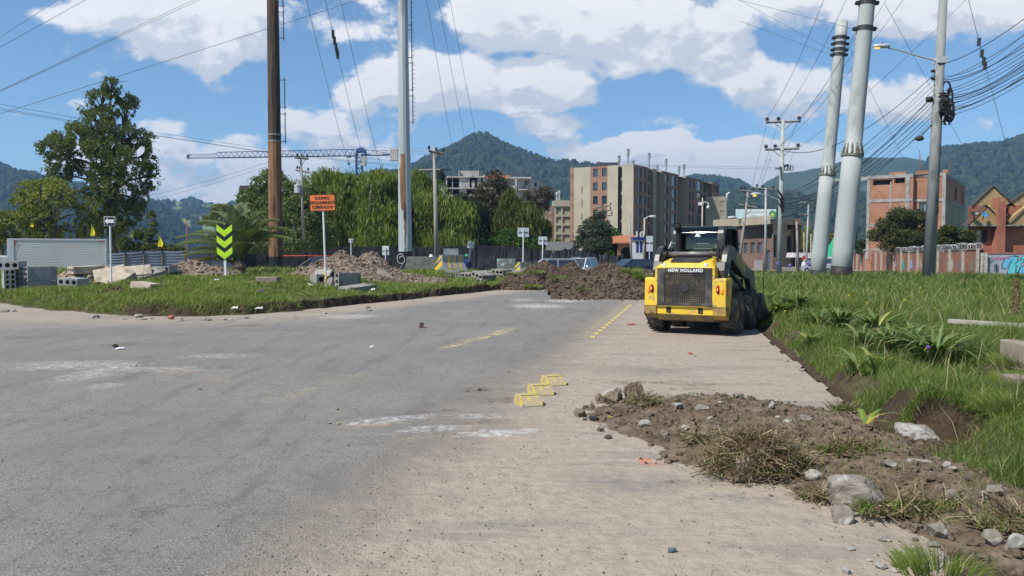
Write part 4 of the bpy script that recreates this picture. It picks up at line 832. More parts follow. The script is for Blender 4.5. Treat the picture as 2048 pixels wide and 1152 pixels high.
# chevron board
D = 31.; p = dp(450, 540, D); g = G(p.x, p.y); t = thing('chevron_sign', 'tall black sign with three lime green downward chevrons', 'chevron sign', (p.x, p.y, g), .05)
b = MB(); b.box((-.045, 0, -.1), (.045, .05, zx(470, D) - g)); b.build('post', white, t)
zt, zb = zx(447, D) - g, zx(519.5, D) - g; w = .60; hh_ = zt - zb
plate('sign_face', w, hh_, .012, flat('black_sheet', (.012, .012, .014), .35), t, (zt + zb) / 2, r_=.03, yo=-.015)
for k in range(3):
    e0, e1, q0, q1 = [zt - hh_ * (a_ + .31 * k) for a_ in (.02, .20, .19, .37)]; hw = w / 2 - .004
    b = MB(); b.prism([(-hw, e0), (0, q0), (hw, e0), (hw, e1), (0, q1), (-hw, e1)], -.0185, -.0155, 'y'); b.build('chevron', lime, t)
for s_ in (-1, 1):
    b = MB(); b.prism([(s_ * w / 2 * .99, zb + .06), (s_ * w / 2 * .99, zb + .008), (s_ * w / 2 * .85, zb + .008)], -.0185, -.0155, 'y'); b.build('corner_mark', lime, t)
b = MB(); b.prism([(-.06, zt - .006), (.06, zt - .006), (0, zt - .045)], -.0185, -.0155, 'y'); b.build('corner_mark', lime, t)
# arrow sign
D = 27.; t, g = sign('small dark sign with a white arrow pointing left on a white post', 222, 568, D, .38, .31, zx(442, D), .032, white, .05); z0 = zx(442.5, D) - g
plate('sign_rim', .37, .32, .012, white, t, z0, r_=.03, yo=-.008); plate('sign_face', .335, .285, .012, flat('navy', (.02, .022, .04), .4), t, z0, r_=.02, yo=-.016)
b = MB(); b.prism([(-.155, .0), (-.06, .115), (-.06, .055), (.145, .055), (.145, -.055), (-.06, -.055), (-.06, -.115)], -.0195, -.0165, 'y'); b.build('arrow', white, t, loc=(0, 0, z0))
alu = mat('sign_back', (.5, .54, .57), (.58, .61, .64), 3, .5, metal=.3)
for u, vb, D, w, h, vc, ln, l in ((702, 508, 62, .36, .28, 481, 0, 'tiny square sign back behind the grey brown heap'), (771, 515, 55, .46, .64, 501, 0, 'small white sign back with rounded corners beside the grey steel pole'), (934, 520, 52, .42, .46, 489, 7, 'leaning square sign back on the median'),
        (1046, 535, 46, .66, .53, 464.5, .5, 'large square sign back at the right end of the median'), (1084, 530, 47, .54, .48, 481, 1.5, 'square sign back just right of the large one')):
    zc = zx(vc, D); t, g = sign(l, u, vb, D, w, h, zc, .035, white, .1, (0, radians(ln))); z0 = zc - g; plate('sign_plate', w, h, .012, alu if vc != 501 else white, t, z0, yo=.07)
    b = MB(); b.box((-w * .42, .04, z0 - .02), (w * .42, .068, z0 + .02)); b.build('bracket', dkmetal, t)
# information board on the netting
D = 64; t = thing('notice_board', 'large grey notice board with lines of white text standing before the netting', 'notice board', (xx(902, D), D, float(dip(D))), 0)
hb = zx(497, D) - float(dip(D)); lb = zx(525, D) - float(dip(D)); wb = 30 / F * D; plate('board', wb, hb - lb, .04, mat('board', (.13, .16, .18), (.2, .23, .24), 3, .6), t, (hb + lb) / 2, r_=.02)
for i in range(7):
    b = MB(); z_ = hb - .16 - i * .135; ww = wb * (.42 if i == 0 else (.84, .7, .8, .55, .8, .62)[i - 1]); b.box((-wb * .42 if i else -ww / 2, -.012, z_ - .022), ((-wb * .42 + ww) if i else ww / 2, -.003, z_ + .022)); b.build('text_line', flat('faded_print', (.42, .46, .47)), t)
for s_ in (-1, 1):
    b = MB(); b.box((s_ * wb * .4 - .03, .045, -.1), (s_ * wb * .4 + .03, .09, hb - .1)); b.build('leg', dkmetal, t)

# ================================================================ STRIPED BARRIERS + BLOCKS
stripe_y = flat('stripe_yellow', (.68, .50, .03), .6); stripe_g = mat('stripe_grey', (.14, .15, .16), (.22, .23, .24), 4, .8)
def barrier(u, v, D, label, yaw, L, s=1.):
    p = dp(u, v, D); p.z = G(p.x, p.y) - .04; t = thing('concrete_barrier', label, 'barrier', p, yaw)
    H = .98 * s; W0 = .62 * s; W1 = .24 * s; prof = [(-W0, 0), (-W0, .16 * s), (-W1, .58 * s), (-W1 * .8, H), (W1 * .8, H), (W1, .58 * s), (W0, .16 * s), (W0, 0)]
    b = MB(); b.prism(prof, 0, L, 'y'); b.build('body', stripe_g, t, bevel=.02)
    # slanting end stripes
    for k in range(2):
        zq = .02 + k * .44 * s; hgt = .26 * s
        b = MB(); b.prism([(-W0 + .03, zq), (W1 * .6, zq + .42 * s), (W1 * .6, min(zq + .42 * s + hgt, H - .01)), (-W1 * .8 if k else -W0 + .03, zq + hgt + (.1 if k else 0))], -.006, -.002, 'y'); b.build('stripe', stripe_y, t)
    for k in range(int(L / .34)):
        for sg in (1,):
            y0 = .12 + k * .34; b = MB(); pts = []
            for yy_, dy in ((y0, 0), (y0 + .15, 0)):
                for (xq, zq) in ((W0 + .003, .02), (W0 + .003, .16 * s), (W1 + .004, .58 * s), (W1 * .8 + .004, H - .02)): pts.append((xq * sg, yy_ + zq * .25, zq + .002))
            b.add(pts, [(0, 1, 5, 4), (1, 2, 6, 5), (2, 3, 7, 6)]); b.build('side_stripe', mat('stripe_dirty', (.42, .33, .07), (.24, .20, .10), 4, .8), t)
    return t
barrier(881, 545, 41, 'yellow and grey striped concrete barrier behind the soil tail, left one', -.95, 1.3)
barrier(1037, 537, 46, 'yellow and grey striped concrete barrier beside the large sign back, right one', -.95, 1.3, .85)
b = MB(); b.box((-.9, -.3, 0), (.9, .3, .85)); p = dp(846, 545, 44.5); p.z = G(p.x, p.y) - .05; tag(b.build('concrete_block', mat('mossy', (.10, .11, .10), (.2, .2, .18), 3, .9), bevel=.03, loc=p), 'plain dark concrete block left of the left striped barrier', 'concrete block')
b = MB(); b.box((-.55, -.3, 0), (.55, .3, .95)); p = dp(1013, 539, 47); p.z = G(p.x, p.y) - .05; tag(b.build('concrete_block', mat('painted_block', (.13, .14, .13), (.22, .22, .2), 3, .9, c3=(.35, .55, .58), s3=3), bevel=.03, loc=p), 'concrete block with pale blue scrawl left of the right striped barrier', 'concrete block')
b = MB(); b.lathe([(0, .0), (.28, .0), (.24, .18), (.1, .2), (0, .2)], 16); p = dp(829, 530, 47); p.z = G(p.x, p.y) + .1; tag(b.build('orange_cone', flat('cone', (.8, .18, .04), .5), smooth=True, loc=p), 'toppled orange marker left of the dark concrete block', 'marker')

# ================================================================ WORKERS
def worker(u, v, D, zh, label, hat, jacket, yaw, shown=True):
    p = dp(u, v, D); g = G(p.x, p.y); t = thing('person', label, 'person', (p.x, p.y, zh), yaw)
    V = [(0, 0, .42), (0, -.02, .62), (0, -.04, .86), (0, -.03, 1.0), (0, 0, 1.06), (0, .02, 1.16),
         (-.18, -.03, .93), (-.27, .1, .72), (-.2, .32, .66), (.18, -.03, .93), (.27, .1, .72), (.2, .32, .66),
         (-.12, .06, .38), (-.18, .42, .50), (-.18, .4, .1), (-.18, .55, .04), (.12, .06, .38), (.18, .42, .50), (.18, .4, .1), (.18, .55, .04), (-.17, .42, .62), (.17, .42, .62)]
    E = [(0, 1), (1, 2), (2, 3), (3, 4), (4, 5), (3, 6), (6, 7), (7, 8), (3, 9), (9, 10), (10, 11), (0, 12), (12, 13), (13, 14), (14, 15), (0, 16), (16, 17), (17, 18), (18, 19), (8, 20), (11, 21)]
    Rr = [.17, .17, .18, .11, .055, .06, .075, .055, .04, .075, .055, .04, .10, .075, .05, .045, .10, .075, .05, .045, .03, .03]
    me = bpy.data.meshes.new('body'); me.from_pydata(V, E, []); me.update(); o = bpy.data.objects.new('body', me); COL.objects.link(o); o.parent = t
    m = o.modifiers.new('skin', 'SKIN'); 
    for i, sv in enumerate(me.skin_vertices[0].data): sv.radius = (Rr[i], Rr[i] * .8); sv.use_root = (i == 0)
    s = o.modifiers.new('sub', 'SUBSURF'); s.levels = s.render_levels = 2; me.materials.append(jacket)
    skin = flat('skin', (.32, .17, .11), .6)
    b = MB(); b.lathe([(0, -.12), (.05, -.105), (.078, -.05), (.088, .01), (.08, .07), (.05, .11), (0, .122)], 16, 'z', (0, .03, 1.24)); b.lathe([(0, .0), (.014, .01), (.018, .03), (0, .05)], 8, 'z', (0, .125, 1.2))
    for sg in (-1, 1): b.lathe([(0, -.03), (.015, -.02), (.015, .02), (0, .03)], 8, 'z', (sg * .09, .02, 1.23))
    h = b.build('head', skin, t, smooth=True)
    b = MB(); b.lathe([(.0, .13), (.05, .125), (.095, .08), (.115, .02), (.118, .0), (.15, -.005), (.15, -.012), (.11, -.01)], 20, 'z', (0, .03, 1.29)); b.build('hard_hat', hat, t, smooth=True)
    for sg in (-1, 1):
        b = MB(); b.lathe([(0, -.03), (.035, -.02), (.04, .02), (0, .045)], 10, 'z', (sg * .17, .43, .60))
        for k in range(4): a0 = Vector((sg * .17 + (k - 1.5) * .018, .46, .6)); b.tube([a0, a0 + Vector((0, .035, -.01)), a0 + Vector((0, .045, -.035))], [.009, .008, .006], 6)
        b.tube([(sg * .14, .43, .6), (sg * .125, .46, .6), (sg * .13, .475, .59)], [.011, .009, .007], 6); b.build('hand', skin, t, smooth=True)
    return t
D = 46; worker(934, 520, D, zx(507.5, D) - 1.42, 'person in a green hard hat and blue jacket crouching with back to the camera', flat('green_hat', (.02, .30, .16), .35), flat('blue_jacket', (.02, .04, .16), .9), .2)
D = 47; worker(862, 520, D, zx(508.5, D) - 1.42, 'person in a white hard hat hidden behind the left striped barrier', flat('white_hat', (.8, .8, .78), .35), flat('grey_shirt', (.1, .1, .11), .9), -.3)
# ================================================================ SKID STEER LOADER
def tinted(nm, c):
    m = bpy.data.materials.new(nm); m.use_nodes = True; nt = m.node_tree; nt.nodes.clear(); tr = nt.nodes.new('ShaderNodeBsdfTransparent'); tr.inputs[0].default_value = c + (1,); gl = nt.nodes.new('ShaderNodeBsdfGlossy'); gl.inputs['Roughness'].default_value = .3; gl.inputs[0].default_value = (.2, .2, .2, 1); mx = nt.nodes.new('ShaderNodeMixShader'); mx.inputs[0].default_value = .12; nt.links.new(tr.outputs[0], mx.inputs[1]); nt.links.new(gl.outputs[0], mx.inputs[2]); ou = nt.nodes.new('ShaderNodeOutputMaterial'); nt.links.new(mx.outputs[0], ou.inputs[0]); return m
def loader():
    A = Vector((2.85, 15.72, 0)); Bp = Vector((4.15, 14.78, 0)); O = (A + Bp) / 2 + Vector((.02, 0, 0)); yaw = radians(-29.5)
    t = thing('skid_steer_loader', 'yellow and black skid steer loader parked on the sandy lane, seen from behind', 'loader', O, yaw)
    Y = mat('machine_yellow', (.72, .49, .03), (.60, .40, .035), 3.5, .5, spec=.45, c3=(.38, .27, .10), s3=4.2)
    Yd = mat('dirty_yellow', (.42, .27, .05), (.22, .15, .07), 5, .8, c3=(.10, .075, .05), s3=4)
    K = mat('machine_black', (.018, .018, .02), (.045, .043, .04), 3, .42, spec=.5, c3=(.09, .08, .065), s3=3)
    Kd = flat('matt_black', (.012, .012, .012), .8); G_ = flat('worn_steel', (.10, .095, .09), .4, .6)
    rub = mat('tyre_rubber', (.042, .040, .038), (.095, .083, .07), 6, .85, c3=(.18, .155, .125), s3=4)
    # wheels
    def wheel(sx_, y):
        b = MB(); w = .15; R = .41
        prof = [(.20, -.10), (.25, -.125), (.33, -.15), (.375, -.145), (.39, -.11), (.392, 0), (.39, .11), (.375, .145), (.33, .15), (.25, .125), (.20, .10)]
        b.sm = True; b.lathe(prof, 36, 'x'); b.sm = False
        for k in range(22):
            for sd_ in (-1, 1):
                a = 2 * pi * (k + (.5 if sd_ > 0 else 0)) / 22; c_a, s_a = cos(a), sin(a); vs = []
                for (xo, da, r0) in ((.006, -.16, .385), (.155, .07, .372), (.155, .20, .372), (.006, -.03, .385)):
                    for rr in (r0, R if xo < .1 else .398): vs.append((xo * sd_, rr * cos(a + da), rr * sin(a + da)))
                b.add(vs, [(1, 3, 5, 7), (0, 2, 3, 1), (2, 4, 5, 3), (4, 6, 7, 5), (6, 0, 1, 7)])
        ty = b.build('tyre', rub, t, loc=(sx_ * .70, y, R))
        b = MB(); b.lathe([(0, .04), (.07, .05), (.08, .02), (.15, .0), (.19, .06), (.215, .11), (.20, .12)], 28, 'x'); rm = b.build('rim', mat('rim_dusty', (.32, .22, .08), (.2, .16, .1), 6, .7, c3=(.12, .1, .08), s3=6), ty, smooth=True)
        if sx_ < 0: rm.rotation_euler = (0, 0, pi)
        b = MB()
        for k in range(8): a = 2 * pi * k / 8; b.cone((.045, .11 * cos(a), .11 * sin(a)), (.065, .11 * cos(a), .11 * sin(a)), .013, .013, 6)
        bo_ = b.build('wheel_nuts', G_, rm)
    for sx_ in (-1, 1):
        for y in (0, 1.12): wheel(sx_, y)
    # belly and engine bay
    b = MB(); b.box((-.50, -.5, .24), (.50, 1.55, .95)); b.box((-.5, -.45, .95), (.5, .2, 1.16)); b.build('chassis', K, t, bevel=.03)
    b = MB()
    for s_ in (-1, 1): b.box((s_ * .51 - .03, -.1, .5), (s_ * .51 + .03, 1.5, 1.0))
    b.build('chain_case', K, t, bevel=.01)
    # side pods
    for s_ in (-1, 1):
        b = MB(); xa, xb = sorted((s_ * .525, s_ * .765)); zs = 1.06
        prof = [(-.72, .53), (-.72, zs - .02), (-.69, zs), (-.30, zs), (-.25, zs - .06), (-.33, .62), (-.42, .40), (-.66, .36)]
        b.prism(prof, xa, xb, 'x'); pod = b.build('rear_fender', Y, t, bevel=.018)
        if s_ > 0:
            b = MB()
            for k in range(4): b.box((.7655, -.66, .76 + k * .06), (.768, -.54, .80 + k * .06))
            b.box((.7655, -.665, .74), (.7668, -.535, 1.0)); b.build('warning_decal', [flat('decal_red', (.55, .10, .08))], pod)
        for k, (xo, nm) in enumerate(((.69, 'amber'), (.62, 'red'))):
            b = MB(); b.lathe([(0, -.028), (.022, -.024), (.033, -.008), (.036, .01), (.036, .02)], 18, 'y'); 
            mm = mat('lens_amber', (.75, .20, .02), (.8, .28, .03), 9, .2, emit=(1, .35, .03, .55)) if nm == 'amber' else flat('lens_red', (.28, .012, .015), .2)
            o = b.build('tail_lamp', mm, t, smooth=True, loc=(s_ * xo, -.735, .86)); o.scale = (1, 1, 2.25)
            b = MB(); b.lathe([(0, -.003), (.014, 0), (0, .003)], 10, 'y'); b.build('bulb', flat('bulb', (.9, .5, .15), .3), o, loc=(0, -.03, 0))
    # bumper
    b = MB(); b.prism([(-.74, .53), (-.74, .545), (-.60, .545), (-.60, .53)], -.775, .775, 'x'); b.build('bumper_lip', Yd, t)
    b = MB(); b.box((-.74, -.70, .385), (.74, -.52, .53)); bp = b.build('bumper', Y, t, bevel=.008)
    for x in (-.30, .30):
        b = MB(); b.box((x - .045, -.706, .41), (x + .045, -.69, .515)); b.build('painted_recess', Kd, bp)  # black box on the bumper face paints the dark of an opening
        b = MB(); b.cone((x + .015, -.72, .44), (x + .015, -.70, .44), .02, .02, 10); b.build('bolt', G_, bp)
    for s_ in (-1, 1): b = MB(); xa, xb = sorted((s_ * .775, s_ * .53)); b.prism([(-.735, .385), (-.735, .53), (-.5, .53), (-.5, .30), (-.62, .30)], xa, xb, 'x'); b.build('bumper_end', Yd, t, bevel=.01)
    b = MB(); b.prism([(-.70, .385), (-.62, .27), (-.3, .25), (-.3, .385)], -.53, .53, 'x'); b.build('skid_plate', mat('mud_plate', (.15, .11, .07), (.24, .17, .09), 4, .85, c3=(.33, .22, .06), s3=3), t, bevel=.01)
    # rear door: frame with a pierced hexagon grille
    x0, x1, z0, z1 = -.515, .515, .555, 1.245; gx0, gx1, gz0, gz1 = -.375, .385, .60, 1.155; y = -.725
    b = MB()
    for a_, c_a in (((x0, z0), (gx0, z1)), ((gx1, z0), (x1, z1)), ((gx0, z0), (gx1, gz0)), ((gx0, gz1), (gx1, z1))): b.box((a_[0], y, a_[1]), (c_a[0], y + .04, c_a[1]))
    door = b.build('rear_door', K, t)
    b = MB(); nx = 19; p = (gx1 - gx0) / nx; hz = p * .866; j = 0; z = gz0 + hz / 2
    while z < gz1 - hz * .2:
        for i in range(nx + (j % 2 == 0) * 0):
            cx = gx0 + p * (i + .5 + (.0 if j % 2 else .25)) - .12 * p; R1, R2 = p * .577, p * .40; vs = []
            for k in range(6): a = pi / 6 + k * pi / 3; vs += [(cx + R1 * cos(a), y + .012, z + R1 * sin(a)), (cx + R2 * cos(a), y + .012, z + R2 * sin(a)), (cx + R2 * cos(a), y + .03, z + R2 * sin(a))]
            fs = []
            for k in range(6): q = (k + 1) % 6; fs += [(k * 3, q * 3, q * 3 + 1, k * 3 + 1), (k * 3 + 1, q * 3 + 1, q * 3 + 2, k * 3 + 2)]
            b.add(vs, fs)
        z += hz; j += 1
    gr = b.build('grille', mat('grille_metal', (.055, .053, .05), (.13, .11, .085), 3, .6, c3=(.17, .14, .1), s3=5), door, fixn=False)
    b = MB(); b.box((gx0, y + .10, gz0), (gx1, y + .12, gz1)); b.build('radiator', Kd, door)
    b = MB(); b.cone((0, y + .0, .88), (0, y + .012, .88), .085, .085, 24); b.box((-.02, y - .001, .81), (.07, y + .004, .822)); b.build('fan_hub', K, gr)
    lettering('NEW HOLLAND', .083, white, door, (.02, y - .005, 1.197), (pi / 2, 0, 0), .003, .0025, 1.0)
    # yellow hood
    b = MB(); st = [(-.725, 1.25, .56, 1.25), (-.715, 1.275, .555, 1.27), (-.66, 1.335, .54, 1.30), (-.50, 1.385, .52, 1.33), (-.25, 1.43, .50, 1.36), (.08, 1.455, .48, 1.38)]
    vs = []; 
    for (yy_, zt, hw, ze) in st: vs += [(-hw, yy_, 1.06 if yy_ > -.72 else 1.25), (-hw, yy_, ze - .03), (-hw * .86, yy_, zt - .02), (-hw * .62, yy_, zt), (hw * .62, yy_, zt), (hw * .86, yy_, zt - .02), (hw, yy_, ze - .03), (hw, yy_, 1.06 if yy_ > -.72 else 1.25)]
    fs = []
    for i in range(len(st) - 1):
        for k in range(7): a = i * 8 + k; fs.append((a, a + 1, a + 9, a + 8))
    fs.append(tuple(range(8))); fs.append(tuple(range(40, 48)))
    b.add(vs, fs); b.box((-.565, -.70, 1.05), (-.518, -.02, 1.255)); b.box((.518, -.70, 1.05), (.565, -.02, 1.255)); b.box((-.56, -.719, .56), (-.518, -.66, 1.256)); b.box((.518, -.719, .56), (.56, -.66, 1.256)); hood = b.build('hood', Y, t, bevel=.012)
    b = MB(); b.add([(-.29, -.655, 1.342), (.25, -.655, 1.342), (.33, -.50, 1.392), (.36, -.25, 1.437), (.36, -.10, 1.452), (-.33, -.10, 1.452), (-.33, -.25, 1.437), (-.31, -.50, 1.392)], [(0, 1, 2, 7), (7, 2, 3, 6), (6, 3, 4, 5)])
    b.add([(p_[0], p_[1], p_[2] + .008) for p_ in b.v[:8]], [(0, 7, 2, 1), (7, 6, 3, 2), (6, 5, 4, 3)]); b.build('hood_panel', K, hood)
    for s_ in (-1, 1):
        b = MB(); b.lathe([(0, -.012), (.034, -.008), (.04, .0), (.046, .012), (.046, .03)], 18, 'y'); b.build('work_lamp', [mat('lamp_glass', (.5, .5, .46), (.62, .6, .55), 9, .15)], t, smooth=True, loc=(s_ * .39, -.705, 1.29))
    # lift arms, tower and links
    for s_ in (-1, 1):
        xa, xb = sorted((s_ * .585, s_ * .70))
        prof = [(-.40, 1.03), (-.46, 1.14), (-.44, 1.33), (-.36, 1.49), (-.22, 1.61), (-.04, 1.66), (.12, 1.64), (.95, 1.33), (1.35, 1.22), (1.72, 1.16), (1.86, 1.0), (1.84, .72), (1.70, .48), (1.58, .52), (1.52, .80), (1.35, .98), (.85, 1.06), (.15, 1.33), (-.05, 1.40), (-.16, 1.33), (-.24, 1.17), (-.25, 1.04)]
        b = MB(); b.prism(prof, xa, xb, 'x'); arm = b.build('lift_arm', K, t, bevel=.014)
        if s_ > 0:
            b = MB(); b.prism([(.28, 1.51), (.95, 1.275), (.95, 1.13), (.28, 1.36)], .7022, .7042, 'x'); b.build('arm_decal', flat('decal_yellow', (.55, .40, .03)), arm)
            b = MB()
            for k in range(5): yk = .34 + k * .11; b.prism([(yk, 1.46 - k * .039), (yk + .06, 1.44 - k * .039), (yk + .06, 1.36 - k * .039), (yk, 1.38 - k * .039)], .7045, .706, 'x')
            b.build('decal_marks', K, arm)
        b = MB(); b.prism([(-.50, 1.0), (-.52, 1.20), (-.46, 1.36), (-.38, 1.36), (-.36, 1.2), (-.30, 1.02)], s_ * .60 - .09, s_ * .60 + .09, 'x'); b.build('tower', K, t, bevel=.015)
        b = MB(); b.cone((s_ * .50, -.38, 1.10), (s_ * .74, -.38, 1.10), .05, .05, 16); b.cone((s_ * .52, -.34, 1.28), (s_ * .72, -.34, 1.28), .03, .03, 12); b.build('pivot_pin', G_, t)
        b = MB(); b.tube([(s_ * .64, -.15, 1.20), (s_ * .66, .55, .98)], .045, 12); b.tube([(s_ * .66, .5, 1.0), (s_ * .66, 1.25, .72)], .028, 12); b.build('lift_cylinder', K, t, smooth=True)
        b = MB(); b.tube([(s_ * .53, -.42, 1.35), (s_ * .48, -.30, 1.52), (s_ * .45, -.05, 1.60), (s_ * .46, .15, 1.5)], .016, 8); b.tube([(s_ * .55, -.45, 1.3), (s_ * .52, -.32, 1.55), (s_ * .48, -.1, 1.56), (s_ * .43, .1, 1.42)], .014, 8); b.tube([(s_ * .58, -.40, 1.45), (s_ * .56, -.2, 1.66), (s_ * .5, .05, 1.5)], .012, 8); b.build('hydraulic_hose', Kd, t, smooth=True)
    b = MB(); b.tube([(-.60, -.22, 1.50), (.60, -.22, 1.50)], .045, 18); b.build('cross_tube', mat('grey_tube', (.12, .115, .11), (.2, .19, .18), 5, .4, metal=.3), t, smooth=True)
    # exhaust
    b = MB(); b.tube([(-.335, -.02, 1.40), (-.335, -.02, 1.88), (-.335, -.03, 1.95), (-.335, -.07, 2.01), (-.335, -.12, 2.04)], [.058, .058, .06, .064, .068], 18, caps=False); b.tube([(-.335, -.12, 2.04), (-.335, -.03, 1.97)], [.06, .05], 18, caps=True); b.build('exhaust', Kd, t, smooth=True)
    # cab
    def arc(off):
        P = [(.12, 1.20), (.10, 1.5), (.10, 1.80)]
        for k in range(1, 6): a = pi - k * pi / 10; P.append((.10 + .22 * (1 + cos(a)), 1.83 + .21 * sin(a)))
        P += [(.7, 2.05), (1.12, 2.045), (1.22, 2.0), (1.30, 1.7), (1.42, 1.1)]
        return P
    P = arc(0)
    for s_ in (-1, 1):
        b = MB(); n = len(P); xa, xb = sorted((s_ * .37, s_ * .50)); vs = []
        cx, cz = .70, 1.6
        for q in P:
            inn = (q[0] + (cx - q[0]) * .17, q[1] + (cz - q[1]) * .15)
            vs += [(xa, q[0], q[1]), (xb, q[0], q[1]), (xb, inn[0], inn[1]), (xa, inn[0], inn[1])]
        fs = []
        for i in range(n - 1):
            for k in range(4): fs.append((i * 4 + k, i * 4 + (k + 1) % 4, i * 4 + 4 + (k + 1) % 4, i * 4 + 4 + k))
        fs += [(0, 1, 2, 3), tuple(n * 4 - 4 + k for k in range(4))[::-1]]; b.add(vs, fs); b.box((xa, .1, 1.08), (xb, 1.42, 1.24)); b.build('cab_pillar', K, t, bevel=.014, seg=2)
        b = MB(); b.prism([(q[0] + (cx - q[0]) * .1, q[1] + (cz - q[1]) * .1) for q in P], s_ * .44 - .004, s_ * .44 + .004, 'x'); sgm = bpy.data.materials.get('side_mesh') or tinted('side_mesh', (.30, .33, .32)); b.build('side_screen', sgm, t)
    b = MB(); vs = []; RP = P[2:9]
    for q in P[2:12]: vs += [(-.375, q[0] + .006, q[1] - .006), (.375, q[0] + .006, q[1] - .006)]
    k0 = 6
    b.add(vs[k0 * 2 - 2:], [(i * 2, i * 2 + 1, i * 2 + 3, i * 2 + 2) for i in range(len(vs[k0 * 2 - 2:]) // 2 - 1)]); b.box((-.40, .36, 1.985), (.40, 1.15, 2.04)); b.build('roof', K, t)
    gm_ = MATS.get('cab_glass')
    gm_ = bpy.data.materials.new('cab_glass'); gm_.use_nodes = True; nt = gm_.node_tree; nt.nodes.clear()
    fr = nt.nodes.new('ShaderNodeFresnel'); fr.inputs[0].default_value = 1.5; gl = nt.nodes.new('ShaderNodeBsdfGlossy'); gl.inputs['Roughness'].default_value = .04; tr = nt.nodes.new('ShaderNodeBsdfTransparent'); tr.inputs[0].default_value = (.80, .88, .86, 1); mx = nt.nodes.new('ShaderNodeMixShader')
    nt.links.new(M_(nt, 'ADD', M_(nt, 'MULTIPLY', fr.outputs[0], 1.2), .02, clamp=True), mx.inputs[0]); nt.links.new(tr.outputs[0], mx.inputs[1]); nt.links.new(gl.outputs[0], mx.inputs[2]); ou = nt.nodes.new('ShaderNodeOutputMaterial'); nt.links.new(mx.outputs[0], ou.inputs[0])
    b = MB(); vs = []; PP = P[:8]
    for q in PP: vs += [(-.375, q[0] + .012, q[1] - .004), (.375, q[0] + .012, q[1] - .004)]
    b.add(vs, [(i * 2, i * 2 + 1, i * 2 + 3, i * 2 + 2) for i in range(len(PP) - 1)]); b.build('rear_window', gm_, t, smooth=True)
    b = MB(); b.add([(-.37, 1.31, 1.25), (.37, 1.31, 1.25), (.37, 1.22, 1.98), (-.37, 1.22, 1.98)], [(0, 1, 2, 3)]); b.build('front_window', gm_, t)
    b = MB(); b.box((-.20, .42, 1.1), (.20, .50, 1.62)); b.prism([(-.20, 1.62), (-.12, 1.72), (.12, 1.72), (.20, 1.62)], .42, .50, 'y'); b.box((-.22, .45, 1.1), (.22, .9, 1.18)); seat = b.build('seat', flat('seat_vinyl', (.025, .025, .027), .5), t, bevel=.02)
    for s_ in (-1, 1):
        b = MB(); b.lathe([(0, -.05), (.035, -.04), (.045, 0), (.035, .05), (0, .06)], 10, 'z', (s_ * .19, .40, 1.50)); b.build('seat_trim', flat('seat_yellow', (.6, .5, .04)), seat, smooth=True)
    b = MB(); b.box((-.14, 1.10, 1.30), (.16, 1.2, 1.62)); b.build('console', flat('console', (.25, .33, .34), .4), t, bevel=.03)
    b = MB(); b.prism([(-.06, 1.83), (.06, 1.83), (0, 1.95)], .095, .099, 'y'); b.build('triangle_decal', flat('decal_pale', (.55, .65, .6)), t)
    b = MB(); b.tube([(-.42, -.30, 1.64), (-.42, -.24, 1.72), (-.35, -.2, 1.70)], .012, 6); b.tube([(-.45, -.30, 1.60), (-.40, -.26, 1.73)], .01, 6); b.build('grab_wire', steel, t)
    # bucket
    b = MB(); pr = [(1.72, .62), (1.70, .16), (1.80, .07), (2.55, .05), (2.55, .09), (1.86, .13), (1.78, .2), (1.78, .60), (1.86, .66), (1.84, .70)]
    b.prism(pr, -.86, .86, 'x')
    for s_ in (-1, 1): b.prism([(1.72, .62), (1.70, .16), (1.80, .06), (2.55, .05), (2.45, .2), (1.84, .69)], s_ * .86 - .012, s_ * .86 + .012, 'x')
    b.build('bucket', mat('bucket_steel', (.09, .09, .10), (.16, .15, .14), 3, .5, metal=.4), t)
    b = MB(); b.tube([(.86, 1.9, .1), (.865, 1.9, 1.3)], .008, 6); b.build('marker_rod', dkmetal, t)
    return t
loader()

# ================================================================ POLES
concp = mat('pole_concrete', (.33, .355, .35), (.39, .41, .40), 1.2, .75, .006, 30, c3=(.28, .30, .29), s3=1.1, stretch=(1, 1, .35))
concd = mat('pole_concrete_grey', (.21, .222, .217), (.28, .29, .283), 1.5, .8, .006, 30, c3=(.14, .145, .14), s3=1.4, stretch=(1, 1, .4))
def two(u0, v0, u1, v1, D0, dD=0.):
    a = dp(u0, v0, D0); b_ = dp(u1, v1, D0 + dD); return a, b_
def taper(nm, a, b_, r0, r1, m, parent, t0=0., t1=1., n=24, smooth=True, mul=1.):
    p = a.lerp(b_, t0); q = a.lerp(b_, t1); ra = r0 + (r1 - r0) * t0; rb = r0 + (r1 - r0) * t1
    b = MB(); b.cone(p - parent.location, q - parent.location, ra * mul, rb * mul, n); o = b.build(nm, m, parent); 
    if smooth: o.data.polygons.foreach_set('use_smooth', [len(f.vertices) == 4 for f in o.data.polygons])
    return o
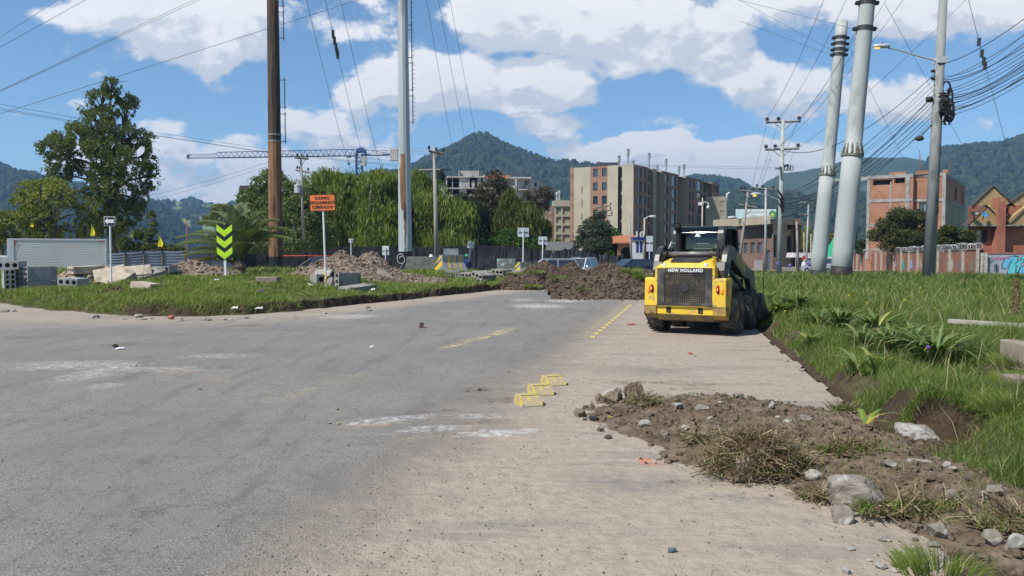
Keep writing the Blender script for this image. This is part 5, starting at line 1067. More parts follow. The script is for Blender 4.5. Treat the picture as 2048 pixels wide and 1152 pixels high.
def bigpole(label, ub, vb, um, vm, D, r0, vcol, vtop, paint_v, bands, m=concp, zg=None):
    a = dp(ub, vb, D); zg = G(a.x, a.y) - .1; s = (um - ub) / (vm - vb); mid = dp(um, vm, D)
    dirv = (mid - a); a = a + dirv * ((zg - a.z) / dirv.z); top = a + dirv * ((zx(vtop, D) - a.z) / dirv.z); L = (top - a).length; r1 = r0 * (1 - .012 * L)
    t = thing('power_pole', label, 'power pole', tuple(a)); f = lambda v: (zx(v, D) - a.z) / (top.z - a.z)
    fc_ = f(vcol); b = MB(); ts = [0, fc_ * .25, fc_ * .5, fc_ * .75, fc_ - .002, fc_ + .001] + [fc_ + (1 - fc_) * k / 8 for k in range(1, 9)]; b.tube([a.lerp(top, q) - a for q in ts], [(r0 + (r1 - r0) * q) * (1 if q < fc_ else .84) for q in ts], 28); b.build('shaft', m, t, smooth=True)
    taper('painted_base', a, top, r0, r1, mat('black_base', (.014, .014, .015), (.03, .028, .026), 3, .6), t, 0, f(paint_v), mul=1.012)
    c = a.lerp(top, fc_) - Vector(t.location); rr = r0 + (r1 - r0) * fc_; dn = dirv.normalized(); q = dn.to_track_quat('Z', 'Y').to_matrix()
    b = MB(); b.cone(c - dn * .10, c - dn * .02, rr * 1.12, rr * 1.14, 24)
    for k in range(12):
        an = 2 * pi * k / 12; e = Vector((cos(an), sin(an), 0)); tt = Vector((-sin(an), cos(an), 0)) * .03
        pts = [e * rr * 1.10, e * rr * .80, e * rr * .84 + Vector((0, 0, .42))]; vs = [q @ (p_ - tt) + c for p_ in pts] + [q @ (p_ + tt) + c for p_ in pts]; b.add(vs, [(0, 1, 2), (5, 4, 3), (0, 3, 4, 1), (1, 4, 5, 2), (2, 5, 3, 0)])
    b.build('collar', mat('collar_rust', (.12, .13, .10), (.26, .25, .2), 8, .8, c3=(.08, .06, .04), s3=5), t)
    for v in bands:
        c = a.lerp(top, f(v)) - Vector(t.location); rr = (r0 + (r1 - r0) * f(v)) * .84
        b = MB(); b.cone(c - dn * .09, c + dn * .09, rr * 1.08, rr * 1.08, 24)
        for sg in (-1, 1): b.box((sg * rr * 1.05 - .05 + sg * .08, -.07, -.07), (sg * rr * 1.05 + .05 + sg * .08, .07, .07), T=c); b.cone(c + Vector((sg * (rr * 1.05 + .10), -.09, 0)), c + Vector((sg * (rr * 1.05 + .10), .09, 0)), .05, .05, 8)
        b.build('clamp_band', dkmetal, t)
    return t
bigpole('thick pale pole nearest the camera on the verge, leaning right, cut by the top edge', 1682, 548, 1703, 330, 32, .41, 308, -160, 533, (58, 6, -50))
bigpole('thick pale pole ending inside the picture, left of and behind the nearest thick one', 1636, 540, 1655, 345, 43, .42, 348, 44, 541, (76, 88, 100, 110))
p2 = dp(1688, 44, 43); 
# near slim pole with lamp arm
a, tp = dp(1856, 578, 29.5), dp(1890, -70, 29.5); t = thing('lamp_pole', 'slim grey concrete pole wound with black cable coils, lamp arm reaching left', 'utility pole', tuple(a))
taper('shaft', a, tp, .225, .135, concd, t)
loc = lambda u, v, D=29.5: dp(u, v, D) - a
b = MB(); b.tube([loc(1872, 121), loc(1840, 113), loc(1790, 98), loc(1776, 96)], [.035, .03, .028, .028], 8); b.box((-.18, -.2, -.12), (.18, .2, .12), T=loc(1881, 121)); b.build('lamp_arm', steel, t, smooth=False)
b = MB(); b.lathe([(0, -.32), (.07, -.30), (.10, -.1), (.11, .1), (.08, .27), (0, .30)], 14, 'x'); o = b.build('lamp_head', flat('lamp_shell', (.5, .52, .54), .4), t, smooth=True, loc=loc(1764, 92)); o.scale = (1, 1, .75)
b = MB(); b.lathe([(0, -.12), (.05, -.1), (.055, 0), (.045, .08), (0, .1)], 12, 'x'); gl_ = b.build('lamp_glass', mat('lamp_on', (.8, .35, .05), (.8, .4, .06), 5, .3, emit=(1, .5, .06, 1.2)), o, smooth=True, loc=(-.16, 0, -.09))
b = MB(); b.cone((0, 0, .08), (0, 0, .17), .035, .03, 10); b.build('photocell', flat('photocell', (.2, .05, .04)), o)
b = MB()
r_ = random.Random(5)
for k in range(16):
    v = 186 + k * 2.8 + r_.random() * 3; uc = 1880 - (v - 190) * .055; b.lathe([(.17 + .03 * r_.random(), -.015), (.20 + .03 * r_.random(), 0), (.17 + .02 * r_.random(), .015)], 16, 'z', tuple(loc(uc, v)))
for k in range(22):
    v0 = 190 + r_.random() * 30; u0 = 1880 + r_.uniform(-10, 14); pts = [loc(u0, v0) + Vector((0, -.2, 0)), loc(u0 + r_.uniform(-9, 12), v0 + 12) + Vector((0, -.28, 0)), loc(u0 + r_.uniform(-8, 14), v0 + 24) + Vector((0, -.26, 0)), loc(u0 + r_.uniform(-6, 8), v0 + 32) + Vector((0, -.2, 0))]; b.tube(pts, .02 + .015 * r_.random(), 6)
for cu, cv, rw, rh in ((1896, 225, 9, 20), (1890, 178, 8, 14), (1897, 195, 5, 18)):
    b.tube([loc(cu + rw * cos(k * pi / 8), cv + rh * sin(k * pi / 8)) + Vector((0, -.1, 0)) for k in range(17)], .035, 7)
b.build('cable_coils', flat('cable_rubber', (.012, .012, .013), .6), t, smooth=True)
for (u, v, s_) in ((1859, 199, .13), (1866, 142, .07), (1866, 157, .07)):
    b = MB(); b.lathe([(0, -.8), (.6, -.7), (.8, 0), (.6, .7), (0, .8)], 10, 'z'); o = b.build('splice_box', flat('cable_rubber', (.012, .012, .013)), t, smooth=True, loc=loc(u, v)); o.scale = (s_ * 1.3, s_ * 1.3, s_)
b = MB(); b.tube([loc(1866, 247), loc(1848, 266), loc(1843, 272)], .02, 6); b.lathe([(0, -.17), (.07, -.13), (.10, 0), (.07, .13), (0, .17)], 10, 'x', tuple(loc(1839, 277))); b.build('hanging_closure', flat('closure', (.05, .025, .02)), t, smooth=True)
# stencilled digits down the shaft
for k, ch in enumerate('000240'):
    o = lettering(ch, .23, dkmetal, t, tuple(loc(1868.2, 394 + k * 6.2) + Vector((0, -.24, 0))), (pi / 2, 0, 0), .003, .002); 
# tall steel poles on the median
rust = mat('rusted_steel', (.155, .082, .042), (.26, .14, .072), 2.6, .85, c3=(.06, .038, .028), s3=1.9, stretch=(2.4, 2.4, .22)); rustd = mat('dark_rusted_steel', (.04, .032, .028), (.08, .055, .04), 2.6, .85, c3=(.18, .09, .045), s3=1.9, stretch=(2.4, 2.4, .18))
galv = mat('faceted_zinc', (.36, .39, .41), (.44, .47, .49), .8, .5, metal=.15, c3=(.24, .265, .28), s3=.7, stretch=(1, 1, .2))
def steelpole(label, ub, vb, ut, D, r0, r1, segs, rings, ladders, side=17):
    a = dp(ub, vb, D); a.z = G(a.x, a.y) - .1; tp = dp(ut, -150, D); t = thing('steel_pole', label, 'steel pole', tuple(a)); f = lambda v: (zx(v, D) - a.z) / (tp.z - a.z)
    for v0, v1, m, mul, nm in segs: taper(nm, a, tp, r0, r1, m, t, max(0, f(v0)), f(v1), n=12, smooth=False, mul=mul)
    for v in rings:
        c = a.lerp(tp, f(v)); b = MB(); rr = r0 + (r1 - r0) * f(v); b.cone(c - a - Vector((0, 0, .06)), c - a + Vector((0, 0, .06)), rr * 1.04, rr * 1.04, 12); b.build('band', flat('ring', (.2, .18, .17)), t)
    for v0, v1 in ladders:
        rr = (r0 + (r1 - r0) * f(v0)); p = a.lerp(tp, f(v0)) - a; q = a.lerp(tp, f(v1)) - a; o_ = rr + side / F * D * .5; b = MB()
        for z in (p, q): b.tube([z + Vector((rr * .9, 0, 0)), z + Vector((o_ + .1, 0, 0))], .022, 6)
        n_ = 5
        b.tube([p + Vector((o_, 0, -.15)), q + Vector((o_, 0, .15))], .03, 6)
        if 'grey' in label:
            for k in range(6): z = p.lerp(q, (k + .5) / 6); b.tube([z + Vector((o_ - .02, 0, 0)), z + Vector((o_ + .16, 0, 0))], .015, 5)
        b.build('climbing_bracket', dkmetal, t)
    return t, a, tp, f
steelpole('tall rust brown faceted steel pole behind the palm', 552.5, 545, 543.5, 48, .43, .33, ((600, 513, black, 1.004, 'painted_base'), (513, 284, rust, 1., 'lower_section'), (284, -150, rustd, .985, 'upper_section')), (270, 283), ((76, 24), (12, -60), (214, 160), (283, 228)))
t, a, tp, f = steelpole('tall grey faceted steel pole with a rust streak near its foot', 811, 540, 803.5, 49, .425, .30, ((600, 503, black, 1.004, 'painted_base'), (503, 308, galv, 1., 'lower_section'), (308, -150, galv, .95, 'upper_section')), (), ((50, -10), (115, 60), (180, 126), (244, 192)), 12)
b = MB(); b.mi = 0; vs = []; r_ = random.Random(3)
for k in range(26):
    v = 309 + k * 7.7; c = a.lerp(tp, f(v)) - a; R_ = (.425 + (.30 - .425) * f(v)) * 1.006; wL = -.15 - .3 * max(0, 1 - k / 20) * .5 + r_.uniform(-.05, .05) - (.25 if 3 < k < 15 else 0) + k * .008; wR = .12 + r_.uniform(-.03, .03) + k * .004 - max(0, k - 20) * .05
    for s_ in range(5):
        an = (wL + (wR - wL) * s_ / 4) * 1.6 - pi / 2; vs.append((c.x + R_ * cos(an) , c.y + R_ * sin(an), c.z))
b.add(vs, [(i * 5 + s_, i * 5 + s_ + 1, i * 5 + 6 + s_, i * 5 + 5 + s_) for i in range(25) for s_ in range(4)]); b.build('rust_streak', rust, t)
scr = flat('chalk_white', (.5, .5, .5))
b = MB(); b.tube([dp(800 + 7 * cos(k * .62) + k * .25, 515 - 9 * sin(k * .62) + k * .5, 48.5) - a for k in range(15)], .025, 5); b.tube([dp(801, 536, 48.5) - a, dp(806, 526, 48.5) - a, dp(808, 538, 48.5) - a, dp(815, 524, 48.5) - a], .02, 5); b.build('chalk_scrawl', scr, t)
# wooden style distribution poles
def dpole(label, ub, vb, ut, vt, D, r0, arms, m=conc, extra=None, lean=0, group=None, ins=True, insr=.09, lamp=None, cat='utility pole'):
    a = dp(ub, vb, D); a.z = max(float(dip(D)) - .1, a.z) if vb < 520 else G(a.x, a.y) - .1; tp = dp(ut, vt, D); t = thing('utility_pole', label, cat, tuple(a), group=group)
    taper('shaft', a, tp, r0, r0 * .62, m, t, n=12)
    for (u0, v0, u1, v1, dd, us) in arms:
        p = dp(u0, v0, D + dd) - a; q = dp(u1, v1, D - dd) - a; b = MB(); d_ = q - p; R = Vector((d_.x, d_.y, 0)).to_track_quat('X', 'Z').to_matrix() if False else None
        b.tube([p, q], .075, 4); arm = b.build('crossarm', mat('arm_wood', (.16, .15, .14), (.24, .23, .21), 4, .85), t)
        for us_ in us:
            c = p.lerp(q, us_); b = MB(); b.lathe([(0, 0), (.02, 0), (.02, .07), (insr * .9, .08), (insr, .12), (insr * .6, .16), (insr * 1.0, .18), (insr * .8, .26), (.03, .3), (0, .3)], 10, 'z', tuple(c + Vector((0, 0, .05)))); b.build('insulator', dkmetal, arm, smooth=True)
        c = p.lerp(q, .5); b = MB(); 
        for e in (.22, .78): b.tube([p.lerp(q, e) - Vector((0, .05, .04)), c - Vector((0, .05, .6))], .018, 4)
        b.build('brace', dkmetal, t)
    if lamp:
        (u0, v0, u1, v1) = lamp; b = MB(); b.tube([dp(u0, v0, D) - a, dp((u0 + u1) / 2, (v0 + v1) / 2 - 3, D) - a, dp(u1, v1, D) - a], .03, 6); la = b.build('lamp_arm', steel, t)
        b = MB(); b.lathe([(0, -.35), (.08, -.3), (.12, 0), (.09, .3), (0, .36)], 10, 'x', tuple(dp(u1, v1, D) - a)); b.build('lamp_head', flat('lamp_shell', (.5, .52, .54)), la, smooth=True)
    return t, a
dpole('weathered grey distribution pole with two crossarms in front of the trees', 874, 540, 868.5, 297, 51, .16, ((857, 302, 887, 308, -.6, (.03, .5, .97)), (838, 341, 903, 339, .3, ())), m=mat('old_pole', (.24, .22, .20), (.33, .31, .28), 2, .85, stretch=(1, 1, .3)))
b = MB(); t, a = dpole('distribution pole with a transformer behind the orange sign trees', 607, 480, 602, 311, 62, .12, ((589, 315, 617, 318, -.4, (.2, .5, .9)), (592, 340, 619, 345, .3, (.1, .3, .9))))
b.cone(dp(596, 386, 62) - a, dp(596, 372, 62) - a, .28, .28, 14); b.cone(dp(596, 372, 62) - a, dp(596, 370, 62) - a, .32, .3, 14)
for k in (-1, 0, 1): b.cone(dp(596 + k * 3, 370, 62) - a, dp(596 + k * 3, 363, 62) - a, .05, .03, 8)
b.build('transformer', steel, t)
t, a = dpole('tall grey pole with two wide crossarms and a lamp beside the thick poles', 1558, 545, 1566, 240, 55, .19, ((1532, 245, 1601, 242.5, 0, (.03, .36, .96)), (1530, 299.5, 1598, 297, 0, (.03, .3, .97)), (1552, 337, 1576, 330, -.5, (.5,))), m=concp, insr=.14, lamp=(1558, 400, 1512, 388))
b = MB(); b.lathe([(0, -.14), (.09, -.1), (.1, 0), (.06, .12), (0, .14)], 10, 'x', tuple(dp(1509.5, 390.5, 55) - a)); b.build('lamp_glass', mat('lamp_on', (.8, .35, .05)), t, smooth=True)
b = MB()
for k in range(3): b.tube([dp(1573 + k * 5 + 4 * cos(q * .9), 336 + 5 * sin(q * .9), 55) - a for q in range(9)], .03, 5)
b.build('cable_coils', flat('cable_rubber', (.012, .012, .013)), t); b = MB()
for k in range(9): b.tube([dp(1556 + (k % 3) * 3, 380 + k * 4, 54.8) - a, dp(1564 + (k % 2) * 4, 396 + k * 4, 54.8) - a], .05, 5)
b.build('cable_coils', flat('cable_rubber', (.012, .012, .013)), t)
dpole('plain grey pole between the loader cab and the tall crossarm pole', 1531, 534, 1531.5, 376, 66, .12, ((1510, 376, 1549, 380, 0, (.1, .4, .95)),), m=concp)
dpole('grey pole leaning right just behind the loader cab', 1476, 522, 1496, 384, 60, .12, ((1481, 381, 1509, 384, 0, (.05, .3, .9)), (1476, 409, 1514, 416, 0, ())), m=conc, lamp=(1486, 446, 1464, 435))
dpole('slender pole with two thin crossarms right of the brick office', 1612, 533, 1617, 408, 78, .11, ((1600, 405, 1627, 406, 0, ()), (1598, 429, 1620, 430, 0, ())), m=concp)
dpole('short plain pole in the verge right of the brick office', 1597, 538, 1593, 443, 62, .11, (), m=conc)
for u0, v0, v1, l in ((1608, 520, 465, 'thin pale pole behind the slender crossarm pole, left'), (1622, 520, 468, 'thin pale pole behind the slender crossarm pole, right')): dpole(l, u0, v0, u0, v1, 105, .1, (), m=conc_b)
dpole('leaning pale pole by the gatehouse', 1263, 519, 1258, 430, 72, .1, (), m=conc_l)
dpole('street lamp pole beside the gatehouse with its arm to the right', 1288, 519, 1289, 436, 74, .1, (), m=conc_b, lamp=(1289, 438, 1305, 433), cat='street lamp')
dpole('street lamp with a curled arm in front of the apartment block', 1404, 500, 1405, 396, 80, .1, (), m=conc_b, cat='street lamp')
b = MB(); D = 80; b.tube([dp(1405, 410, D), dp(1407, 405, D), dp(1412, 404, D), dp(1417, 407, D), dp(1417, 413, D)], .05, 6); b.lathe([(0, -.15), (.14, -.1), (.16, 0), (0, .15)], 10, 'z', tuple(dp(1416, 414, D))); b.box((-.35, -.1, -.15), (.0, .1, .15), T=dp(1404, 407.5, D))
lo = b.build('lamp_head', flat('lamp_white', (.7, .7, .7)), smooth=False); lo.parent = [o for o in bpy.data.objects if o.get('label', '').startswith('street lamp with a curled')][0]; lo.location = -lo.parent.location
dpole('dark triple-armed pole half hidden in the tree before the apartment block', 1206, 470, 1205, 408, 88, .15, ((1187, 416, 1222, 411, .2, (.5, .98)), (1190, 424, 1224, 420, .2, (.9,)), (1194, 433, 1225, 430, .2, (.95,))), m=dkmetal)
for i, (u, v) in enumerate(((747, 400), (751, 410), (749, 418))): pass
t, a = dpole('leaning bare pole with three short arms in the willows', 729, 500, 743, 370, 82, .13, ((744, 397, 758, 393, 0, ()), (742, 410, 756, 405, 0, ()), (740, 422, 753, 417, 0, ())), m=conc)

# ================================================================ CABLES
cabm = flat('cable', (.02, .02, .022), .6); cabg = flat('grey_wire', (.09, .09, .095), .5)
def cable(label, pts, rad=.012, sag=0., m=None, grp=None, nm='power_line', n=9, beads=None):
    P = [dp(*q) for q in pts]; out = []
    if len(P) == 2:
        for k in range(n): t_ = k / (n - 1); q = P[0].lerp(P[1], t_); q.z -= sag * 4 * t_ * (1 - t_); out.append(q)
    else: out = P
    D = [max(.5, q.y) for q in out]; b = MB(); b.tube(out, [rad * (.28 + d / 75.) for d in D], 4); o = b.build(nm, m or cabm, smooth=True, fixn=False); tag(o, label, 'cable', grp)
    if beads:
        bb = MB()
        for t_ in beads: c = out[0].lerp(out[-1], t_) if len(P) != 2 else P[0].lerp(P[1], t_); d = (P[1] - P[0]).normalized(); bb.cone(c - d * .35, c + d * .35, .09, .09, 8)
        bb.build('marker', dkmetal, o)
    return o
TL = 'wires crossing the upper left sky'
cable('short wire cutting the top left corner, upper of the close pair of slanting ones', ((-60, 113, 30), (150, -22, 44)), .013, m=cabg, grp=TL); cable('second slanting wire in the top left corner, below the first', ((-60, 128, 30), (230, -33, 46)), .013, m=cabg, grp=TL)
for k in range(2): cable('one of two twin wires rising from the left edge to the top edge', ((-60, 209 + k * 2, 26), (430 + k * 12, -20, 60)), .013, m=cabg, grp='twin wires rising left of the rust brown pole')
cable('long wire passing behind the big tree top and the rust brown pole', ((-60, 247, 30), (760, -14, 60)), .013, m=cabg, grp=TL)
cable('upper of the wires running down right past the big tree crown', ((-60, 197, 40), (300, 263, 70), (540, 299, 110), (795, 322, 180)), .011, m=cabg, grp=TL)
for k in range(2): cable('one of two close wires below the upper one past the big tree crown', ((-60, 206 + k * 4, 40), (300, 269 + k, 70), (540, 305 + k, 110), (795, 330 + k * 3, 180)), .011, m=cabg, grp='close pair past the big tree crown')
for k in range(2): cable('faint low wire between the far trees and the rust brown pole', ((-20, 423 + k * 10, 90), (535, 325 + k * 8, 55)), .009, 1.2, m=cabg, grp='faint low wires left of the rust brown pole')
for k in range(3): cable('thin wire across the pastured hill beside the palm', ((230, 400 + k * 13, 120), (500, 425 + k * 10, 120)), .008, 1., m=cabg, grp='thin wires across the pastured hill')
for u0, u1, v1, bd, l in ((608, 706, 352, None, 'left of three steep wires between the two tall steel poles'), (646, 738, 352, (.19, .21, .235, .26, .285, .31), 'middle steep wire with black markers between the two tall steel poles'), (676, 768, 352, None, 'right of three steep wires between the two tall steel poles')):
    P0 = dp(u0, -20, 30); cable(l, ((u0, -20, 30), (u1, v1, 110)), .013, .6, m=cabg, beads=None)
    if bd:
        par = [o for o in bpy.data.objects if o.get('label') == l][0]
        for v_ in (60, 72, 84, 92, 98): t_ = (v_ + 20) / 372; tt_ = t_ * 30 / (110 - t_ * 80); c = P0.lerp(dp(u1, v1, 110), tt_) - Vector((0, 0, 2.4 * tt_)); bb = MB(); bb.cone(c + Vector((0, -.02, .18)), c - Vector((0, -.02, .18)), .07, .07, 8); bb.build('marker', dkmetal, par)
for u0, u1, v1, l in ((850, 918, 360, 'left of three steep wires right of the grey steel pole'), (873, 948, 360, 'middle of three steep wires right of the grey steel pole'), (896, 972, 360, 'right of three steep wires right of the grey steel pole')): cable(l, ((u0, -20, 32), (u1, v1, 150)), .011, .6, m=cabg)
for k in range(3): cable('short wire between the grey steel pole and the two-armed pole', ((700, 296 + k * 6 - 2, 80), (855 + k * 3, 297 + k * 5, 51)), .008, m=cabg, grp='short wires left of the two-armed pole')
for k in range(2): cable('level wire above the apartment block, one of two', ((870, 300 + k * 8, 60), (1150, 322 + k * 5, 70), (1300, 330 + k * 3, 68), (1560, 335 + k * 4, 56)), .009, m=cabg, grp='two level wires above the apartment block')
for u0, v0, u1, v1, l in ((1655, -20, 1533, 238, 'wire to the leftmost upper insulator of the two-armed pole'), (1698, -12, 1557, 238, 'wire to the middle upper insulator of the two-armed pole'), (1735, 18, 1598, 236, 'first wire to the right upper insulator of the two-armed pole'), (1778, -10, 1600, 237, 'second wire to the right upper insulator of the two-armed pole')):
    cable(l, ((u0, v0, 34), (u1, v1, 55)), .012, .5, m=cabm)
cable('wire from the top edge to the lower left insulator behind the thick poles', ((1815, -12, 32), (1553, 298, 55)), .012, .5); cable('wire from the top edge right of the slim pole to the lower right insulator', ((1942, -10, 30), (1598, 295, 55)), .012, .3); cable('wire behind the thick poles to the middle lower insulator', ((1737, 32, 36), (1557, 297, 55)), .012, .3)
for q, l in ((((1480, 42, 60), (1660, 109, 43)), 'stay wire reaching the lowest clamp of the shorter thick pole'), (((1480, 1, 60), (1660, 99, 43)), 'stay wire crossing to the upper clamps of the shorter thick pole'), (((1470, -2, 60), (1718, 60, 32)), 'stay wire reaching the nearest thick pole clamp'),
             (((1770, 8, 32), (1940, 318, 60), (2030, 510, 58)), 'long stay wire falling right behind the slim pole to the graffiti wall'), (((1698, 92, 43), (1730, 160, 50), (1808, 318, 68)), 'stay wire falling from the shorter thick pole past the nearer one'), (((1932, -20, 20), (1975, 150, 28), (2020, 320, 40), (2040, 405, 58)), 'steep wire with insulators near the right edge')):
    cable(l, q, .011, m=cabg)
par = [o for o in bpy.data.objects if o.get('label', '').startswith('steep wire with insul')][0]
for v_ in (84, 107, 122, 132): c = dp(1932 + (v_ + 20) * .255, v_, 26); bb = MB(); bb.cone(c + Vector((0, 0, .12)), c - Vector((.02, 0, .12)), .055, .055, 8); bb.build('insulator', dkmetal, par)
for k, (u0, v0, u1, v1) in enumerate(((1533, 248, 1503, 378), (1556, 248, 1514, 378), (1593, 248, 1543, 378), (1546, 300, 1520, 378), (1590, 300, 1566, 352))): cable('slack wire hanging between the crossarm pole and the pole behind it', ((u0, v0, 55), (u1, v1, 62)), .009, m=cabg, grp='slack wires behind the tall crossarm pole')
r_ = random.Random(8); GR = 'black cables bundled between the slim pole and the right edge'
for k in range(19):
    v0 = [128, 152, 158, 164, 182, 186, 189, 192, 196, 199, 203, 207, 211, 215, 219, 224, 229, 232, 160][k]; v1 = [28, 52, 62, 74, 98, 104, 110, 114, 120, 124, 128, 132, 136, 140, 146, 150, 154, 160, 88][k]
    cable('black cable of the bundle running from the slim pole to the right edge', ((1887, v0, 29.4), (2090, v1 - 22, 17.5)), .015 + .006 * (k % 3 == 0), .12 + .25 * r_.random(), grp=GR)
GL = 'black cables bundled between the slim pole and the tall crossarm pole'
for k in range(17):
    v0 = [148, 156, 168, 178, 186, 192, 196, 200, 206, 212, 218, 222, 228, 234, 240, 246, 190][k]; v1 = 386 + 2.6 * k if k < 13 else 420 + k
    cable('black cable of the bundle sagging left from the slim pole behind the thick poles', ((1870, v0, 29.4), (1563, v1 if k != 0 else 300, 55)), .013 + .008 * (k % 4 == 0), .5 + .7 * r_.random(), grp=GL, n=14)
for k in range(9): cable('black cable spreading down left from the tall crossarm pole', ((1557, 424 + k * 3, 55), (1470 + k * 3, 452 + k * 7, 66)), .010, .5, grp='cables spreading from the tall crossarm pole to the office')
# ================================================================ TREES
def crown_mesh(name, cl, nleaf, leaf, m, parent, seed, droop=0, gap=.0, flat_=1., shell=.5, fuzz=.09):
    r = np.random.RandomState(seed); C = np.array([c[:3] for c in cl], float); Rr = np.array([[c[3], c[3] * .9, c[4]] for c in cl], float)
    w = Rr[:, 0] * Rr[:, 2]; w /= w.sum(); k = r.choice(len(cl), nleaf, p=w); d = r.randn(nleaf, 3); d /= np.linalg.norm(d, axis=1)[:, None]
    rad = shell + (1.02 - shell) * r.rand(nleaf) ** .7; P = C[k] + d * Rr[k] * rad[:, None]
    # smaller sprays inside the clumps
    spray = r.randn(nleaf, 3) * Rr[k] * (.22 if droop else fuzz); q = np.floor(P / (Rr[k].mean() * .45)); P = P + spray
    nz = fbm(P[:, 0] / Rr.mean() * 2.1 + P[:, 1] * .9, P[:, 2] / Rr.mean() * 2.1 - P[:, 1] * .6, 1.3, 3, seed); keep = nz > gap - .5 + .5; P = P[keep]; d = d[keep]
    n = len(P); s = leaf * (.55 + .8 * r.rand(n))
    if droop:
        L = s * droop; a = r.rand(n) * 2 * pi; ax = np.stack([np.cos(a) * .45, np.sin(a) * .45, -np.ones(n)], 1); bx = np.stack([np.cos(a + 1.5), np.sin(a + 1.5), np.zeros(n)], 1) * s[:, None] * .26
        A = ax * L[:, None] * .5; V = np.stack([P - A - bx * .6, P - A + bx * .6, P + A + bx * .4, P + A - bx * .4], 1)
    else:
        a = r.randn(n, 3) + d * .0; a /= np.linalg.norm(a, axis=1)[:, None]; b_ = r.randn(n, 3); b_ -= a * (a * b_).sum(1)[:, None]; b_ /= np.linalg.norm(b_, axis=1)[:, None]
        a = a * s[:, None] * .5; b_ = b_ * s[:, None] * .28; V = np.stack([P - a, P + b_, P + a, P - b_], 1)
    return npmesh(name, V.reshape(-1, 3), np.arange(n * 4).reshape(n, 4), m, parent)
def tree(label, u, vb, D, clumps_px, nleaf, leaf, m, seed, tr=.25, droop=0, gap=-.12, group=None, name='tree', cat='tree', fork=.35, barkm=None, zg=None, twigs=0, shell=.5, depth=.8):
    r = random.Random(seed); a = dp(u, vb, D); a.z = G(a.x, a.y) - .2 if zg is None else zg; t = thing(name, label, cat, tuple(a), group=group); cl = []
    for c in clumps_px:
        uu, vv, ru, rv = c[:4]; q = dp(uu, vv, D); rr = ru / F * D; off = (c[4] if len(c) > 4 else r.uniform(-1, 1) * rr * depth); cl.append((q.x - a.x, off, q.z - a.z, rr, rv / F * D * (1.15 if droop else 1)))
    crown_mesh('crown', cl, nleaf, leaf, m, t, seed, droop, gap, shell=shell)
    b = MB(); top = max(c[2] for c in cl); mx = sum(c[0] for c in cl) / len(cl); hz = min(top * fork, 99)
    knots = [Vector((0, 0, 0)), Vector((mx * .15, 0, hz * .5)), Vector((mx * .35, 0, hz)), Vector((mx * .7, 0, (hz + top) / 2)), Vector((mx, 0, top * .92))]
    b.tube(knots, [tr, tr * .85, tr * .7, tr * .42, tr * .12], 8)
    for c in cl:
        e = Vector(c[:3]); s_ = knots[2].lerp(knots[3], r.random() * .9) if e.z > hz else knots[1].lerp(knots[2], r.random()); mid_ = s_.lerp(e, .5) + Vector((r.uniform(-.1, .1), r.uniform(-.1, .1), .08)) * (e - s_).length
        b.tube([s_, mid_, e], [tr * .38, tr * .25, tr * .08], 6)
        for k in range(3 + twigs): e2 = e + Vector((r.uniform(-1, 1) * c[3], r.uniform(-1, 1) * c[3], r.uniform(-.6, 1) * c[4])) * .95; b.tube([mid_.lerp(e, .5 + .4 * r.random()), e.lerp(e2, .5) + Vector((0, 0, .1)), e2], [tr * .16, tr * .09, tr * .03], 4)
    b.build('trunk', barkm or bark, t, smooth=True); return t
Ld = leafmat('leaf_dark', (.025, .055, .012), (.06, .10, .022), (.10, .09, .03), .5); Lm = leafmat('leaf_mid', (.05, .085, .02), (.11, .15, .035), (.14, .12, .05), .45)
Ly = leafmat('leaf_yellow_green', (.11, .15, .02), (.23, .26, .045), (.2, .15, .05), .4); Lw = leafmat('leaf_willow', (.10, .155, .02), (.22, .27, .045), (.07, .10, .02), .35, .4)
Lb = leafmat('leaf_brown', (.05, .045, .025), (.10, .085, .045), (.12, .07, .03), .6, .2); Lg = leafmat('leaf_grey_green', (.08, .12, .035), (.19, .23, .085), None, .5); Lv = leafmat('leaf_very_dark', (.018, .035, .012), (.045, .065, .02), None, .6, .2)
big = [(223, 170, 22, 16), (205, 195, 32, 22), (240, 200, 26, 20), (180, 225, 22, 20), (212, 232, 34, 18), (248, 225, 18, 20), (195, 258, 42, 18), (240, 262, 40, 22), (150, 262, 24, 18), (110, 278, 24, 20), (130, 300, 36, 24), (175, 290, 38, 26), (220, 300, 40, 28), (270, 282, 34, 26), (290, 310, 22, 30), (262, 330, 40, 34), (285, 350, 24, 32), (100, 318, 22, 14), (115, 345, 34, 18), (150, 335, 24, 18), (215, 350, 34, 26), (245, 380, 40, 30), (272, 398, 26, 28), (225, 410, 34, 30), (262, 430, 34, 26), (190, 385, 26, 20), (235, 455, 40, 24), (205, 445, 28, 26), (100, 375, 32, 18)]
tree('tallest tree, open crowned, standing behind the arrow sign at the left', 232, 520, 68, big, 62000, .20, leafmat('leaf_big', (.045, .08, .015), (.13, .17, .035), (.16, .13, .06), .32), 11, .42, gap=-.06, twigs=6, fork=.30, depth=1.0)
tree('yellow green feathery tree left of the tallest tree', 120, 520, 64, [(65, 378, 28, 18), (100, 370, 30, 18), (45, 400, 26, 20), (85, 405, 34, 24), (130, 395, 34, 26), (60, 432, 34, 22), (105, 435, 38, 24), (150, 425, 34, 28), (40, 455, 28, 18), (80, 462, 36, 22), (130, 462, 40, 22), (170, 455, 30, 24)], 22000, .20, Ly, 12, .28, gap=-.03, twigs=4)
tree('light green bushy tree at the far left edge behind the truck', 10, 520, 60, [(8, 452, 22, 16), (-15, 440, 30, 24), (20, 478, 20, 18), (-30, 470, 30, 25)], 7000, .22, Ly, 13, .2, gap=-.08)
